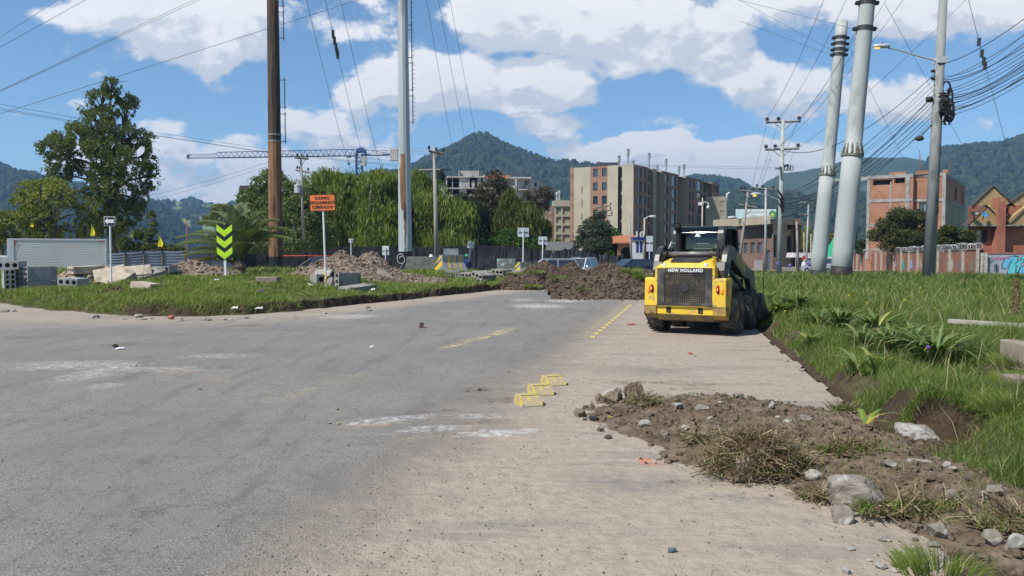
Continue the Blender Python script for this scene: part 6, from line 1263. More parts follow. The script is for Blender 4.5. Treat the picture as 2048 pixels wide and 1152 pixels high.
tree('shadowy shrub between the tallest tree and the grey fence', 285, 505, 62, [(255, 488, 16, 14), (280, 495, 18, 12), (310, 490, 16, 10), (335, 497, 18, 8), (355, 498, 15, 7), (300, 470, 9, 12), (275, 470, 10, 12)], 6000, .2, Lm, 14, .12, name='shrub', cat='shrub')
tree('thin leaning tree right of the tallest tree trunk', 292, 500, 66, [(300, 440, 10, 20), (292, 470, 10, 16), (308, 455, 8, 14)], 1800, .2, Lm, 15, .1, gap=0)
tree('grey green olive-like tree behind the rust brown pole', 550, 520, 66, [(520, 375, 24, 22), (545, 352, 24, 16), (500, 398, 24, 22), (560, 380, 30, 28), (530, 410, 38, 28), (585, 385, 28, 22), (590, 410, 32, 26), (500, 440, 34, 26), (550, 445, 40, 30), (600, 440, 40, 34), (530, 480, 44, 28), (590, 480, 50, 30), (640, 470, 34, 34), (480, 450, 24, 26), (440, 420, 24, 14), (452, 440, 30, 18), (425, 440, 18, 10), (625, 420, 26, 22)], 34000, .24, Lg, 16, .35, gap=-.16)
WG = 'willows behind the median'
for i, (u, l, cs) in enumerate(((652, 'bright willow just right of the transformer pole', [(645, 352, 26, 12), (625, 372, 26, 18), (665, 372, 28, 18), (640, 400, 38, 26), (675, 405, 30, 26), (655, 440, 44, 30), (650, 480, 48, 30)]),
        (705, 'willow between the orange sign and the crane mast', [(690, 362, 22, 14), (718, 368, 22, 12), (700, 390, 34, 22), (735, 400, 30, 24), (710, 430, 44, 28), (705, 470, 46, 34)]),
        (762, 'willow left of the grey steel pole', [(755, 358, 20, 16), (780, 362, 22, 14), (745, 385, 28, 18), (780, 395, 34, 26), (760, 430, 46, 28), (765, 470, 48, 34)]),
        (845, 'willow right of the grey steel pole', [(838, 362, 22, 20), (860, 385, 30, 22), (828, 400, 26, 26), (860, 420, 40, 28), (850, 455, 46, 30), (850, 485, 48, 26)]),
        (905, 'rounded willow below the concrete shell building', [(895, 425, 26, 22), (880, 445, 30, 26), (925, 440, 28, 26), (905, 465, 40, 28), (900, 490, 44, 22)]), (672, 'willow filling behind the orange sign, farther back', [(600, 400, 26, 30), (625, 440, 30, 40), (672, 385, 28, 26), (684, 430, 40, 50), (690, 480, 50, 40)]), (735, 'willow filling the gap beyond the crane mast', [(728, 372, 26, 22), (742, 412, 34, 40), (735, 470, 46, 46)]), (812, 'willow standing right behind the grey steel pole', [(805, 368, 26, 22), (815, 410, 36, 40), (808, 465, 46, 46)]), (878, 'willow standing between the two-armed pole and the shell building', [(872, 408, 18, 24), (880, 445, 34, 40), (885, 485, 40, 34)]))):
    tree(l, u, 520, 84 + 2 * (i % 2) + (8 if i > 4 else 0), cs, 26000 if i < 5 else 15000, .24, Lw, 20 + i, .3, droop=1.8, gap=-.07, shell=.25, twigs=2, group=WG, name='willow')
tree('dark evergreen in front of the concrete shell building', 945, 520, 90, [(880, 355, 10, 16), (925, 405, 22, 18), (945, 425, 30, 24), (930, 450, 28, 26), (955, 460, 30, 30), (950, 490, 40, 26)], 13000, .28, Lv, 30, .3, gap=-.2)
tree('brown leaved tree rising over the concrete shell building', 985, 520, 92, [(990, 352, 16, 12), (1000, 365, 22, 16), (975, 378, 22, 16), (1010, 385, 20, 16), (960, 395, 20, 18), (990, 400, 28, 20), (975, 425, 34, 22), (1005, 440, 34, 26), (985, 470, 36, 28)], 15000, .26, Lb, 31, .3, gap=-.10)
tree('olive brown tree right of the concrete shell building', 1085, 520, 92, [(1090, 385, 18, 12), (1065, 390, 18, 12), (1075, 405, 26, 14), (1045, 410, 20, 16), (1055, 425, 28, 18), (1085, 415, 16, 12), (1100, 395, 9, 8)], 8000, .24, Lb, 32, .25, gap=-.06)
tree('yellowish willow right of the brown tree', 1035, 520, 88, [(1020, 415, 18, 26), (1040, 435, 30, 24), (1010, 450, 26, 26), (1060, 450, 28, 26), (1035, 475, 40, 26), (1065, 485, 30, 22), (1090, 465, 14, 20)], 15000, .28, leafmat('leaf_olive', (.07, .085, .018), (.14, .16, .03), None, .35, .4), 33, .3, droop=2.2, gap=-.12, group=WG, name='willow')
tree('lush low green tree behind the large sign back', 1030, 520, 86, [(1000, 488, 26, 18), (1030, 492, 30, 18), (1060, 490, 26, 16), (1015, 470, 18, 14)], 7000, .26, leafmat('leaf_lush', (.04, .10, .015), (.09, .17, .03), None, .5), 34, .2, name='shrub', cat='shrub')
for i, (u, vt, w, l) in enumerate(((1096, 492, 8, 'small pointed shrub below the cream apartment block, left'), (1117, 478, 11, 'pale green pointed shrub below the cream apartment block'), (1146, 482, 11, 'dark green small palm-like shrub by the tarpaulin peak'))):
    tree(l, u, 512, 84, [(u, vt + 6, w * .6, 8), (u, vt + 16, w, 10), (u, vt + 28, w * .9, 10)], 1500, .22, (Lm, Lm, Lv)[i], 36 + i, .08, name='shrub', cat='shrub')
tree('dark small-leaved tree in front of the apartment block corner', 1190, 520, 78, [(1198, 432, 12, 12), (1190, 445, 22, 14), (1205, 452, 16, 14), (1178, 462, 24, 16), (1205, 470, 22, 18), (1170, 482, 22, 16), (1190, 490, 30, 18), (1215, 485, 16, 18), (1186, 505, 24, 12)], 11000, .24, leafmat('leaf_slate', (.035, .05, .03), (.075, .09, .055), None, .6, .2), 40, .2, gap=-.10)
tree('fresh green tree tucked right behind the dark small-leaved tree', 1228, 515, 82, [(1225, 468, 14, 12), (1232, 480, 16, 14), (1240, 492, 14, 14), (1222, 492, 16, 16), (1228, 505, 16, 10)], 5500, .24, leafmat('leaf_lush', (.04, .10, .015)  , (.09, .17, .03)), 41, .15)
D = 71
tree('dense dark tree hiding the foot of the unfinished brick building', 1795, 520, D, [(1808, 425, 22, 12), (1790, 432, 24, 14), (1830, 432, 20, 14), (1770, 450, 22, 16), (1800, 450, 34, 18), (1840, 452, 24, 18), (1760, 470, 20, 14), (1790, 475, 36, 18), (1830, 480, 34, 20), (1775, 492, 26, 12), (1815, 498, 30, 14), (1850, 490, 20, 18)], 19000, .19, leafmat('leaf_walnut', (.035, .055, .015), (.085, .10, .03), (.13, .10, .045), .6, .3), 42, .2, gap=-.16)
tree('dark tree between the slim pole and the gabled brick house', 1900, 510, D - 13, [(1890, 460, 16, 10), (1905, 465, 22, 12), (1925, 472, 20, 12), (1885, 480, 20, 14), (1910, 485, 26, 12), (1935, 488, 14, 8), (1875, 492, 14, 12)], 9000, .18, leafmat('leaf_walnut', (0, 0, 0), (0, 0, 0)), 43, .15, gap=-.15)
tree('low dark round tree left of the unfinished brick building', 1732, 515, D + 17, [(1718, 490, 16, 8), (1735, 488, 20, 10), (1750, 497, 16, 10), (1725, 502, 20, 8)], 5000, .2, Lv, 44, .12, gap=-.18)
for u, v, D_, w, h, l, m_, sd_ in ((1610, 470, 120, 20, 16, 'pale olive tree beyond the slender crossarm pole', Ly, 50), (1598, 492, 120, 14, 14, 'bushy tree low behind the slender crossarm pole', Lm, 51), (1652, 462, 120, 12, 12, 'brownish tree between the slender pole and the thick ones', Ly, 52), (1600, 505, 115, 14, 10, 'low hedge tree behind the white canopy', Lm, 53), (1700, 460, 130, 12, 14, 'far olive tree left of the unfinished building', Lm, 54)):
    tree(l, u, 520, D_, [(u, v, w, h), (u - w * .6, v + h * .7, w * .7, h * .7), (u + w * .6, v + h * .8, w * .7, h * .7), (u, v + h * 1.4, w, h)], 3000, .3, m_, sd_, .15)
# ---------------------------------------------------------------- palm
def palm():
    a = dp(478, 545, 33.5); a.z = G(a.x, a.y) - .05; t = thing('palm_tree', 'low wide palm with arching fronds left of the rust brown pole', 'palm', tuple(a)); r = random.Random(4); rs = np.random.RandomState(4)
    b = MB(); b.lathe([(.30, 0), (.33, .15), (.27, .35), (.30, .45), (.22, .62), (.12, .75)], 14); b.build('trunk', bark, t)
    pm = leafmat('palm_leaflet', (.08, .125, .055), (.21, .26, .13), (.17, .15, .05), .8, .25)
    fr = [(-2.1, .95, 2.3), (-2.35, .7, 1.75), (-2.1, .1, 1.25), (-1.75, .9, 2.9), (-1.9, -.5, 1.0), (-1.3, 1.0, 3.1), (-.5, .7, 3.4), (.15, .5, 3.5), (.9, .5, 3.0), (1.4, .3, 2.6), (1.9, .2, 2.5), (2.0, -.2, 2.0), (1.2, -.6, 1.9), (-.9, -.7, 1.6), (.3, -1., 2.0), (-2.4, .3, 2.1), (-2.2, -.2, 1.6), (-1.6, .3, 2.5), (1.7, .8, 2.2), (.6, 1.1, 2.6), (-.9, 1.2, 2.8), (-2.3, .5, .6), (.8, -.9, 1.2), (-.2, .2, 3.3), (.45, -.4, 2.7), (-1.1, -.3, 2.3)]
    for i, (dx, dy, h) in enumerate(fr):
        n = 13; pts = []; 
        hh = h * .84
        for k in range(n):
            s = k / (n - 1); pts.append(Vector((1.12 * dx * s * (.65 + .35 * s), dy * s, .45 + hh * (1.9 * s - 1.02 * s * s) * (1. if hh > 1.6 else 1.05) - (.35 * s * s if abs(dx) > 1.6 else 0))))
        V = []; Q = []
        b = MB(); b.tube(pts, [.028 * (1 - .8 * k / n) for k in range(n)], 5)
        for k in range(92):
            s = .08 + .92 * k / 91; f_ = s * (n - 1); i0 = min(int(f_), n - 2); p = pts[i0].lerp(pts[i0 + 1], f_ - i0); d = (pts[i0 + 1] - pts[i0]).normalized(); sd_ = d.cross(Vector((0, 0, 1))).normalized(); up = sd_.cross(d)
            L = .80 * (1 - .55 * abs(s - .4) / .6) * (1.05 - s * .45)
            for sg in (-1, 1):
                e = (sd_ * sg * .72 + d * .62 + up * (.28 + .2 * r.random())).normalized() * L; m1 = p + e * .55 + Vector((0, 0, .02)); e2 = p + e + Vector((0, 0, -.22 * L)); wv = d * .012
                o = len(V); V += [p - wv, p + wv, m1 + wv, m1 - wv, e2]; Q += [(o, o + 1, o + 2, o + 3), (o + 3, o + 2, o + 4)]
        b.add(V, Q); b.build('frond', pm if i != 21 else leafmat('dry_frond', (.20, .15, .04), (.3, .24, .08), None, 1), t, fixn=False)
palm()
# ---------------------------------------------------------------- strap-leaved plants on the verge
ag = leafmat('strap_leaf', (.08, .13, .03), (.20, .27, .09), (.38, .36, .12), 3, .3, dry=.93)
def strap(label, u, v, D=None, n=30, L=.5, m=ag, seed=0, w=.022, group='strap-leaved plants along the dug edge', p=None, flat_=0.):
    r = np.random.RandomState(seed + 70)
    if p is None:
        # walk down the viewing ray until the verge surface
        for y in np.arange(5, 30, .05):
            q = dp(u, v, y)
            if q.z <= G(q.x, q.y) + .02: break
        p = q
    V = []; Q = []; N = 8
    for i in range(n):
        a = r.rand() * 2 * pi; l = L * (.6 + .6 * r.rand()); up = (.6 + 1.1 * r.rand()) * (1 - flat_); ww = w * (.7 + .6 * r.rand()); c = np.array([cos(a), sin(a), 0.]); s = np.array([-sin(a), cos(a), 0.]) * ww; q = np.zeros(3) + c * .03 * r.rand(); th = math.atan(up * 2.6) ; o = len(V)
        for k in range(N):
            t = k / (N - 1); wk = (1 - t ** 3) * (.6 + .8 * t * (1 - t) * 2); V += [q - s * wk, q + s * wk]; th -= (1.9 * (.5 + r.rand() * .3)) / N * (1.2 + .5 * t); q = q + (c * cos(th) + np.array([0, 0, sin(th)])) * l / N
        for k in range(N - 1): Q.append((o + 2 * k, o + 2 * k + 1, o + 2 * k + 3, o + 2 * k + 2))
    return tag(npmesh('strap_leaf_plant', np.array(V), np.array(Q), m, loc=p + Vector((0, 0, .01))), label, 'plant', group)
for i, (u, v, n, L, l) in enumerate(((1595, 622, 46, .62, 'big pale strap-leaved plant nearest the loader'), (1560, 628, 26, .5, 'strap-leaved plant beside the loader wheel'), (1540, 605, 18, .45, 'small strap-leaved plant above the loader wheel'), (1640, 655, 24, .5, 'strap-leaved plant left of the dark leaved one'), (1680, 662, 36, .58, 'dark-leaved strap plant in the middle of the edge row'),
        (1652, 640, 18, .4, 'small strap plant behind the middle of the row'), (1752, 672, 34, .6, 'upright strap plant behind the dug bank'), (1722, 690, 16, .42, 'sparse strap plant over the bank face'), (1778, 706, 28, .55, 'drooping strap plant above the bank'), (1822, 700, 24, .5, 'strap plant left of the purple flower'), (1872, 730, 44, .6, 'largest strap plant near the hollow'), (1790, 690, 14, .4, 'small strap plant between two larger ones'), (1715, 742, 8, .32, 'few-leaved strap plant low on the bank'), (1750, 745, 6, .42, 'yellowing strap plant hanging on the bank'), (1620, 690, 10, .3, 'little strap plant at the pavement edge'))):
    strap(l, u, v, n=int(n * 2.2), L=L * 1.35, seed=i)
strap('uprooted strap-leaved plant lying on the soil spill', 0, 0, n=9, L=.30, m=leafmat('strap_leaf_fresh', (.14, .24, .04), (.26, .36, .08), (.36, .32, .06), 3, .3), seed=40, w=.016, group=None, p=gp(1733, 850, .16), flat_=.35)
b = MB(); b.tube([gp(1200, 833) + Vector((0, 0, .03)), gp(1222, 841) + Vector((0, 0, .03)), gp(1238, 847) + Vector((0, 0, .015))], [.008, .012, .006], 5); o = b.build('leaf_blade', leafmat('strap_leaf_fresh', (0, 0, 0), (0, 0, 0)), smooth=True); tag(o, 'single bright green leaf lying at the left edge of the spill', 'leaf')
r = np.random.RandomState(31); n = 420; x = PIT[0] + .30 * r.uniform(-1, 1, n); y = PIT[1] + .30 * r.uniform(-1, 1, n); blobs_ = blobs('clods', np.stack([x, y, ver_h(x, y) + .01], 1), .012 + .03 * r.rand(n) ** 2, mat('pit_clod', (.055, .038, .026), (.10, .072, .05), 9, .95, spec=.1, world=True), 33, .4, .9); tag(blobs_, 'clods inside the dug-out hollow, coloured dark for its shade', 'soil crumbs', kind='stuff')  # clod colour carries the same painted shade as the hollow's soil
n = 2600; a = r.uniform(-.35, pi + .35, n); q = r.uniform(.94, 1.28, n); x = PIT[0] + .47 * q * np.cos(a); y = PIT[1] + .46 * q * np.sin(a)
V_g, F_g = blades(np.stack([x, y, ver_h(x, y + .06) - .01], 1), .08 + .12 * r.rand(n), np.full(n, .005), np.stack([-.7 * np.cos(a) + r.uniform(-.4, .4, n), -.9 * np.sin(a) + r.uniform(-.4, .3, n)], 1), .4 + .9 * r.rand(n), 34); tag(npmesh('grass', V_g, F_g, grass_m), 'grass fringe hanging over the rim of the dug-out hollow', 'grass', kind='stuff')
# root clump: a tangled ball of torn grass and roots
def clump(label, u, v, D, R, n, seed, m=straw, nm='root_clump', zc=.0, green=0):
    r = np.random.RandomState(seed); p = dp(u, v, D) if D else gp(u, v); p.z = max(0, float(spread_h(np.array(p.x), np.array(p.y)))) + zc if D is None else p.z
    V = []; Q = []
    for i in range(n):
        a = r.rand() * 2 * pi; el = r.rand() ** .8 * pi / 2; q = np.array([cos(a) * cos(el) * R[0], sin(a) * cos(el) * R[1], sin(el) * R[2]]) * (.3 + .7 * r.rand() ** .4); d = r.randn(3); d[2] *= .5; d /= np.linalg.norm(d); l = .05 + .13 * r.rand(); s = np.cross(d, r.randn(3)); s /= np.linalg.norm(s); s *= .0016 + .0022 * r.rand(); cv = r.randn(3) * .35; o = len(V)
        for k in range(4): V += [q - s, q + s]; q = q + d * l / 3; q[2] = max(q[2], .004); d = d + cv / 2; d /= np.linalg.norm(d)
        for k in range(3): Q.append((o + 2 * k, o + 2 * k + 1, o + 2 * k + 3, o + 2 * k + 2))
    t = thing(nm, label, 'root clump', tuple(p)); npmesh('roots', np.array(V), np.array(Q), m, t)
    blobs('soil_core', [(0, 0, R[2] * .25)], np.array([[R[0] * .72, R[1] * .7, R[2] * .62]]), clod_m, seed, .25, parent=t)
    if green:
        P = np.stack([r.uniform(-R[0], R[0], green), r.uniform(-R[1], R[1] * .2, green), r.uniform(0, R[2] * .6, green)], 1); aa = r.rand(green) * 2 * pi
        V2, F2 = blades(P, .06 + .07 * r.rand(green), np.full(green, .006), np.stack([np.cos(aa), np.sin(aa)], 1), .3 * r.rand(green), seed); npmesh('grass_leaves', V2, F2, grass_m, t)
rootm = leafmat('root_fibre', (.085, .058, .034), (.24, .175, .105), (.36, .30, .17), 8, .12)
clump('big tangled clump of torn roots and grass on the near edge of the spill', 1512, 952, None, (.37, .24, .24), 4200, 80, rootm, green=160)
clump('small grassy root clump left of the spill centre', 1285, 822, None, (.16, .10, .06), 500, 81, rootm, green=60); clump('ragged turf clump above the big concrete lump', 1700, 925, None, (.24, .14, .07), 900, 82, rootm, green=160); clump('turf clump at the pavement corner of the hollow', 1690, 826, None, (.12, .07, .04), 300, 83, rootm, green=160)
clump('torn turf right of the big concrete lump', 1830, 1035, None, (.36, .12, .06), 900, 84, rootm, green=240); clump('low dry turf at the lower right edge', 2020, 1080, None, (.22, .2, .07), 700, 85, rootm, green=120); clump('small turf crumb left of the big concrete lump', 1640, 1000, None, (.12, .07, .04), 260, 86, rootm, green=20); clump('dry turf shred above the orange paint mark', 1395, 905, None, (.14, .05, .03), 260, 87, rootm, green=30)
clump('turf shred on the right of the spill near the slab', 1960, 905, None, (.28, .12, .08), 700, 88, rootm, green=160)
for i, (u, v, rr, n, h, l) in enumerate(((1880, 1145, .20, 520, .16, 'fresh grass tuft at the bottom edge right of centre'), (2035, 900, .34, 2600, .17, 'thick green grass tuft right of the dug-out hollow'), (2110, 860, .45, 2600, .18, 'thick green grass tuft cut by the right edge'), (1860, 1040, .22, 260, .1, 'thin green grass tuft near the flat cracked stone'), (1700, 912, .12, 130, .09, 'green sprouts above the big concrete lump'), (2065, 815, .35, 2400, .18, 'green grass hump right of the hollow near the edge'))):
    p = gp(u, v); p.z = max(0, float(spread_h(np.array(p.x), np.array(p.y)))) ; p.z = max(p.z, G(p.x, p.y) if p.x > edge_x(p.y) else p.z); tuft('grass_tuft', l, 'grass tuft', p, rr, n, h, .006, grass_m2 if i else grass_m, 90 + i)
for i, (u, v, D_, h, l) in enumerate(((1073, 545, 34.2, .2, 'grass patch on the left dark heap top'), (1112, 555, 33.6, .2, 'grass patch between the two dark heaps, upper'), (1150, 562, 28.5, .32, 'bright grass patch sliding down between the dark heaps'), (1262, 545, 27.6, .3, 'grass patch on the right dark heap near the loader'), (1290, 556, 27.2, .3, 'grass hanging on the right dark heap beside the loader'), (1168, 578, 27, .15, 'small grass patch low on the right dark heap'), (1065, 573, 33, .2, 'small grass patch low on the left dark heap'), (1030, 548, 35, .2, 'grass patch at the left shoulder of the left dark heap'))):
    p = dp(u, v, D_); p.z -= .02; tuft('grass_tuft', l, 'grass tuft', p, .38, 420, h, .018, grass_m2, 110 + i)
r = np.random.RandomState(77); n = 2200; y = 6 + 40 * r.rand(n) ** 1.3; x = edge_x(y) + .3 + 24 * r.rand(n) * (y / 40); k = (1024 + F * x / y < 2600) & (fbm(x, y, .7, 3, 78) > -.05); x, y = x[k], y[k]
V_g, F_g = blades(np.stack([x, y, ver_h(x, y)], 1), (.22 + .25 * r.rand(len(x))), .004 + .0006 * y, r.uniform(-.5, .5, (len(x), 2)), .2 * r.rand(len(x)), 79)
tag(npmesh('dry_stalks', V_g, F_g, leafmat('seed_stalk', (.24, .22, .10), (.38, .34, .20), None, 1, .3)), 'thin pale seed stalks standing above the verge grass', 'grass', kind='stuff')
# meadow flowers
fy = flat('petal_yellow', (.85, .72, .02), .6); r = random.Random(12)
FG = 'yellow flowers in the verge grass'
pf = None
for (u, v) in ((1652, 606), (1663, 608), (1733, 605), (1763, 603), (1765, 609), (1777, 603), (1825, 600), (1760, 665), (1905, 700), (2014, 618), (1700, 591), (1696, 590), (1738, 583), (1699, 591), (1608, 579), (1735, 580), (1552, 615), (1548, 603), (1570, 622), (1955, 586), (1962, 585), (2010, 590), (1840, 576), (1622, 570), (1845, 580), (1635, 640), (1745, 618), (1810, 600)):
    for y in np.arange(6, 46, .1):
        q = dp(u, v, y)
        if q.z <= G(q.x, q.y) + .20: break
    if pf is None:
        b = MB()
        for k in range(8): a = k * pi / 4; b.add([(0, 0, 0), (.5 * cos(a - .3), .5 * sin(a - .3), .12), (cos(a), sin(a), .16), (.5 * cos(a + .3), .5 * sin(a + .3), .12)], [(0, 1, 2, 3)])
        b.cone((0, 0, -6), (0, 0, 0), .06, .05, 4); pf = b.build('flower', fy, fixn=False); o = pf
    else: o = pf.copy(); COL.objects.link(o)
    s = .022 * (1 + q.y * .012); o.scale = (s, s, s); o.location = q; o.rotation_euler = (.5, r.uniform(-.3, .3), r.random() * 3); tag(o, 'small yellow flower in the verge grass', 'flower', FG)
for u, v, D_, l in ((1856, 694, None, 'purple flower beside the largest strap plants'), (1580, 545, 44, 'purple flower head beside the tall crossarm pole, right'), (1556, 541, 46, 'purple flower head at the foot of the tall crossarm pole'), (1618, 542, 42, 'purple flower head left of the shorter thick pole')):
    if D_ is None: 
        for y in np.arange(6, 46, .1):
            q = dp(u, v, y)
            if q.z <= G(q.x, q.y) + .3: break
    else: q = dp(u, v - 14, D_)
    rr = .018 if D_ is None else .11; b = MB(); b.sm = False
    r = random.Random(int(u))
    for k in range(26): d = Vector((r.gauss(0, 1), r.gauss(0, 1), r.gauss(0, 1))).normalized(); c = d * rr; b.cone(c * .3, c, rr * .05, rr * .28, 5)
    b.cone((0, 0, 0), (0, 0, -.06 if D_ is None else -.4), .003 if D_ is None else .02, .003, 5); tag(b.build('flower', flat('petal_purple', (.22, .12, .42), .6), loc=q), l, 'flower')
# tall dry weed by the plank
b = MB(); r = random.Random(2); q = dp(2030, 655, 12.6); q.z = G(q.x, q.y)
for k in range(5): b.tube([Vector((0, 0, 0)), Vector((r.uniform(-.05, .05), 0, .3)), Vector((r.uniform(-.09, .09), 0, .55 + .1 * r.random()))], [.008, .006, .003], 4)
for k in range(200): z = .15 + .5 * r.random(); a = r.random() * 6.3; c = Vector((cos(a), sin(a), 0)) * .05 * (1.1 - z); b.cone(c + Vector((0, 0, z)), c * 1.4 + Vector((0, 0, z + .02)), .006, .010, 4)
tag(b.build('dock_weed', mat('dock_brown', (.16, .10, .05), (.24, .16, .08), 12, .9), loc=q), 'tall dry brown weed stalk at the right edge by the plank', 'weed')
# ================================================================ BUILDINGS
gls = glassmat(); glsb = glassmat('window_glass_light', (.10, .13, .17), .05); frm = flat('window_frame', (.09, .09, .09), .5); frw = flat('window_frame_pale', (.5, .5, .5), .5)
def facade(t, nm, O, ax, W_, H, ops, m, depth=.22, frame=frm, glass=gls, mull=1, thick=.25, balc=False, curtain=None):
    """a wall from O along unit vector ax, W_ wide and H high, with real openings (x0,z0,x1,z1); each opening gets a window part with its frame"""
    ax = Vector(ax).normalized(); up = Vector((0, 0, 1)); n = ax.cross(up); P = lambda x, z, d=0.: O + ax * x + up * z - n * d
    xs = sorted({0., W_} | {o[0] for o in ops} | {o[2] for o in ops}); zs = sorted({0., H} | {o[1] for o in ops} | {o[3] for o in ops}); b = MB()
    inside = lambda x, z: any(o[0] < x < o[2] and o[1] < z < o[3] for o in ops)
    for i in range(len(xs) - 1):
        for j in range(len(zs) - 1):
            if inside((xs[i] + xs[i + 1]) / 2, (zs[j] + zs[j + 1]) / 2): continue
            b.add([P(xs[i], zs[j]), P(xs[i + 1], zs[j]), P(xs[i + 1], zs[j + 1]), P(xs[i], zs[j + 1])], [(0, 1, 2, 3)])
    for (x0, z0, x1, z1) in [o[:4] for o in ops]:
        for (p, q) in (((x0, z0), (x1, z0)), ((x1, z0), (x1, z1)), ((x1, z1), (x0, z1)), ((x0, z1), (x0, z0))): b.add([P(*p), P(*q), P(q[0], q[1], depth), P(p[0], p[1], depth)], [(0, 1, 2, 3)])
    w = b.build(nm, m, t, fixn=False)
    r = random.Random(int(W_ * 100 + len(ops)))
    for o in ops:
        x0, z0, x1, z1 = o[:4]; g = MB(); g.add([P(x0, z0, depth), P(x1, z0, depth), P(x1, z1, depth), P(x0, z1, depth)], [(0, 1, 2, 3)])
        gm2 = glass if (len(o) < 5 or o[4] == 0) else glsb
        win = g.build('window', gm2, t, fixn=False); f = MB(); e = .05; dd = depth - .03
        for (a0, b0, a1, b1) in ((x0, z0, x1, z0 + e), (x0, z1 - e, x1, z1), (x0, z0 + e, x0 + e, z1 - e), (x1 - e, z0 + e, x1, z1 - e)) + tuple((x0 + (x1 - x0) * (k + 1) / (mull + 1) - e / 2, z0 + e, x0 + (x1 - x0) * (k + 1) / (mull + 1) + e / 2, z1 - e) for k in range(mull)): f.add([P(a0, b0, dd), P(a1, b0, dd), P(a1, b1, dd), P(a0, b1, dd)], [(0, 1, 2, 3)])
        f.build('frame', frame, win, fixn=False)
        if balc:
            k = MB(); zb = z0 + .0; hb_ = .95; 
            for q in (0, hb_): a_ = P(x0 - .05, zb + q, -.02); c2 = P(x1 + .05, zb + q, -.02); k.tube([a_, c2], .035, 4)
            nb = max(4, int((x1 - x0) / .22))
            for q in range(nb + 1): xq = x0 + (x1 - x0) * q / nb; k.tube([P(xq, zb, -.02), P(xq, zb + hb_, -.02)], .018, 3)
            k.build('railing', dkmetal, win)
    return w
beige = mat('render_beige', (.35, .305, .225), (.30, .262, .195), .35, .9, world=True); beige2 = mat('render_cream', (.41, .365, .275), (.36, .32, .24), .35, .9, world=True)
brk = brickmat('brick_brown', (.32, .165, .10), (.26, .13, .08), (.3, .22, .17), .5, .16, msize=.02); roofm = flat('flat_roof', (.2, .2, .19), .9)
zg = -.45
# main apartment block
K = 150.; C0 = Vector((xx(1266, K), K, zg)); av = Vector((-.845, .535, 0)).normalized(); bv = Vector((.535, .845, 0)).normalized(); H = zx(328, K) - zg
def ua(u, C, v): # distance from C along v that appears at picture column u
    k = (u - 1024) / F; return (C.x - k * C.y) / (k * v.y - v.x)
t = thing('apartment_building', 'tall beige and brown brick apartment block of seven storeys left of the loader cab', 'apartment building', (0, 0, 0))
fl = 2.62; z1 = [H - 2.2 - fl * k for k in range(7)]
La = [ua(u, C0, av) for u in (1266, 1243, 1235, 1214, 1180, 1147, 1140)]
def segw(C, dirn, s0, s1, m, ops, off=0., HH=None, nm='wall', **kw):
    # wall between distances s0<s1 along dirn; outside on the side facing the camera
    if dirn.x < 0: O = C + dirn * s1; ax = -dirn
    else: O = C + dirn * s0; ax = dirn
    n = ax.cross(Vector((0, 0, 1))); O = O + n * off
    return facade(t, nm, O, ax, s1 - s0, HH or H, ops, m, **kw)
segw(C0, av, 0, La[1], beige2, [])
wz = [(z - .1, z + 1.75) for z in z1]
segw(C0, av, La[1], La[2], beige, [(.1, a_, (La[2] - La[1]) - .1, b_ + .1) for a_, b_ in wz], off=-.8, balc=True)
segw(C0, av, La[2], La[3], beige2, [])
wp = La[4] - La[3]; segw(C0, av, La[3], La[4], brk, [(wp * x, a_ + .3, wp * x + 1., b_ - .0) for x in (.16, .68) for a_, b_ in wz], off=-.02, mull=0)
segw(C0, av, La[4], La[5], beige2, []); segw(C0, av, La[5], La[6], brk, [], off=.05, HH=H + .1)
b = MB(); w5 = C0 + av * ((La[4] + La[5]) / 2)
for z in z1[1:6]: b.add([w5 + Vector((-.09, -.07, z - .2)), w5 + Vector((.0, -.13, z - .2)), w5 + Vector((0, -.13, z + 1.2)), w5 + Vector((-.09, -.07, z + 1.2))], [(0, 1, 2, 3)])
b.build('vent_slit', frm, t)
Lb_ = [ua(u, C0, bv) for u in (1266, 1271, 1295, 1305, 1312, 1322, 1355, 1370, 1405, 1423, 1437)]
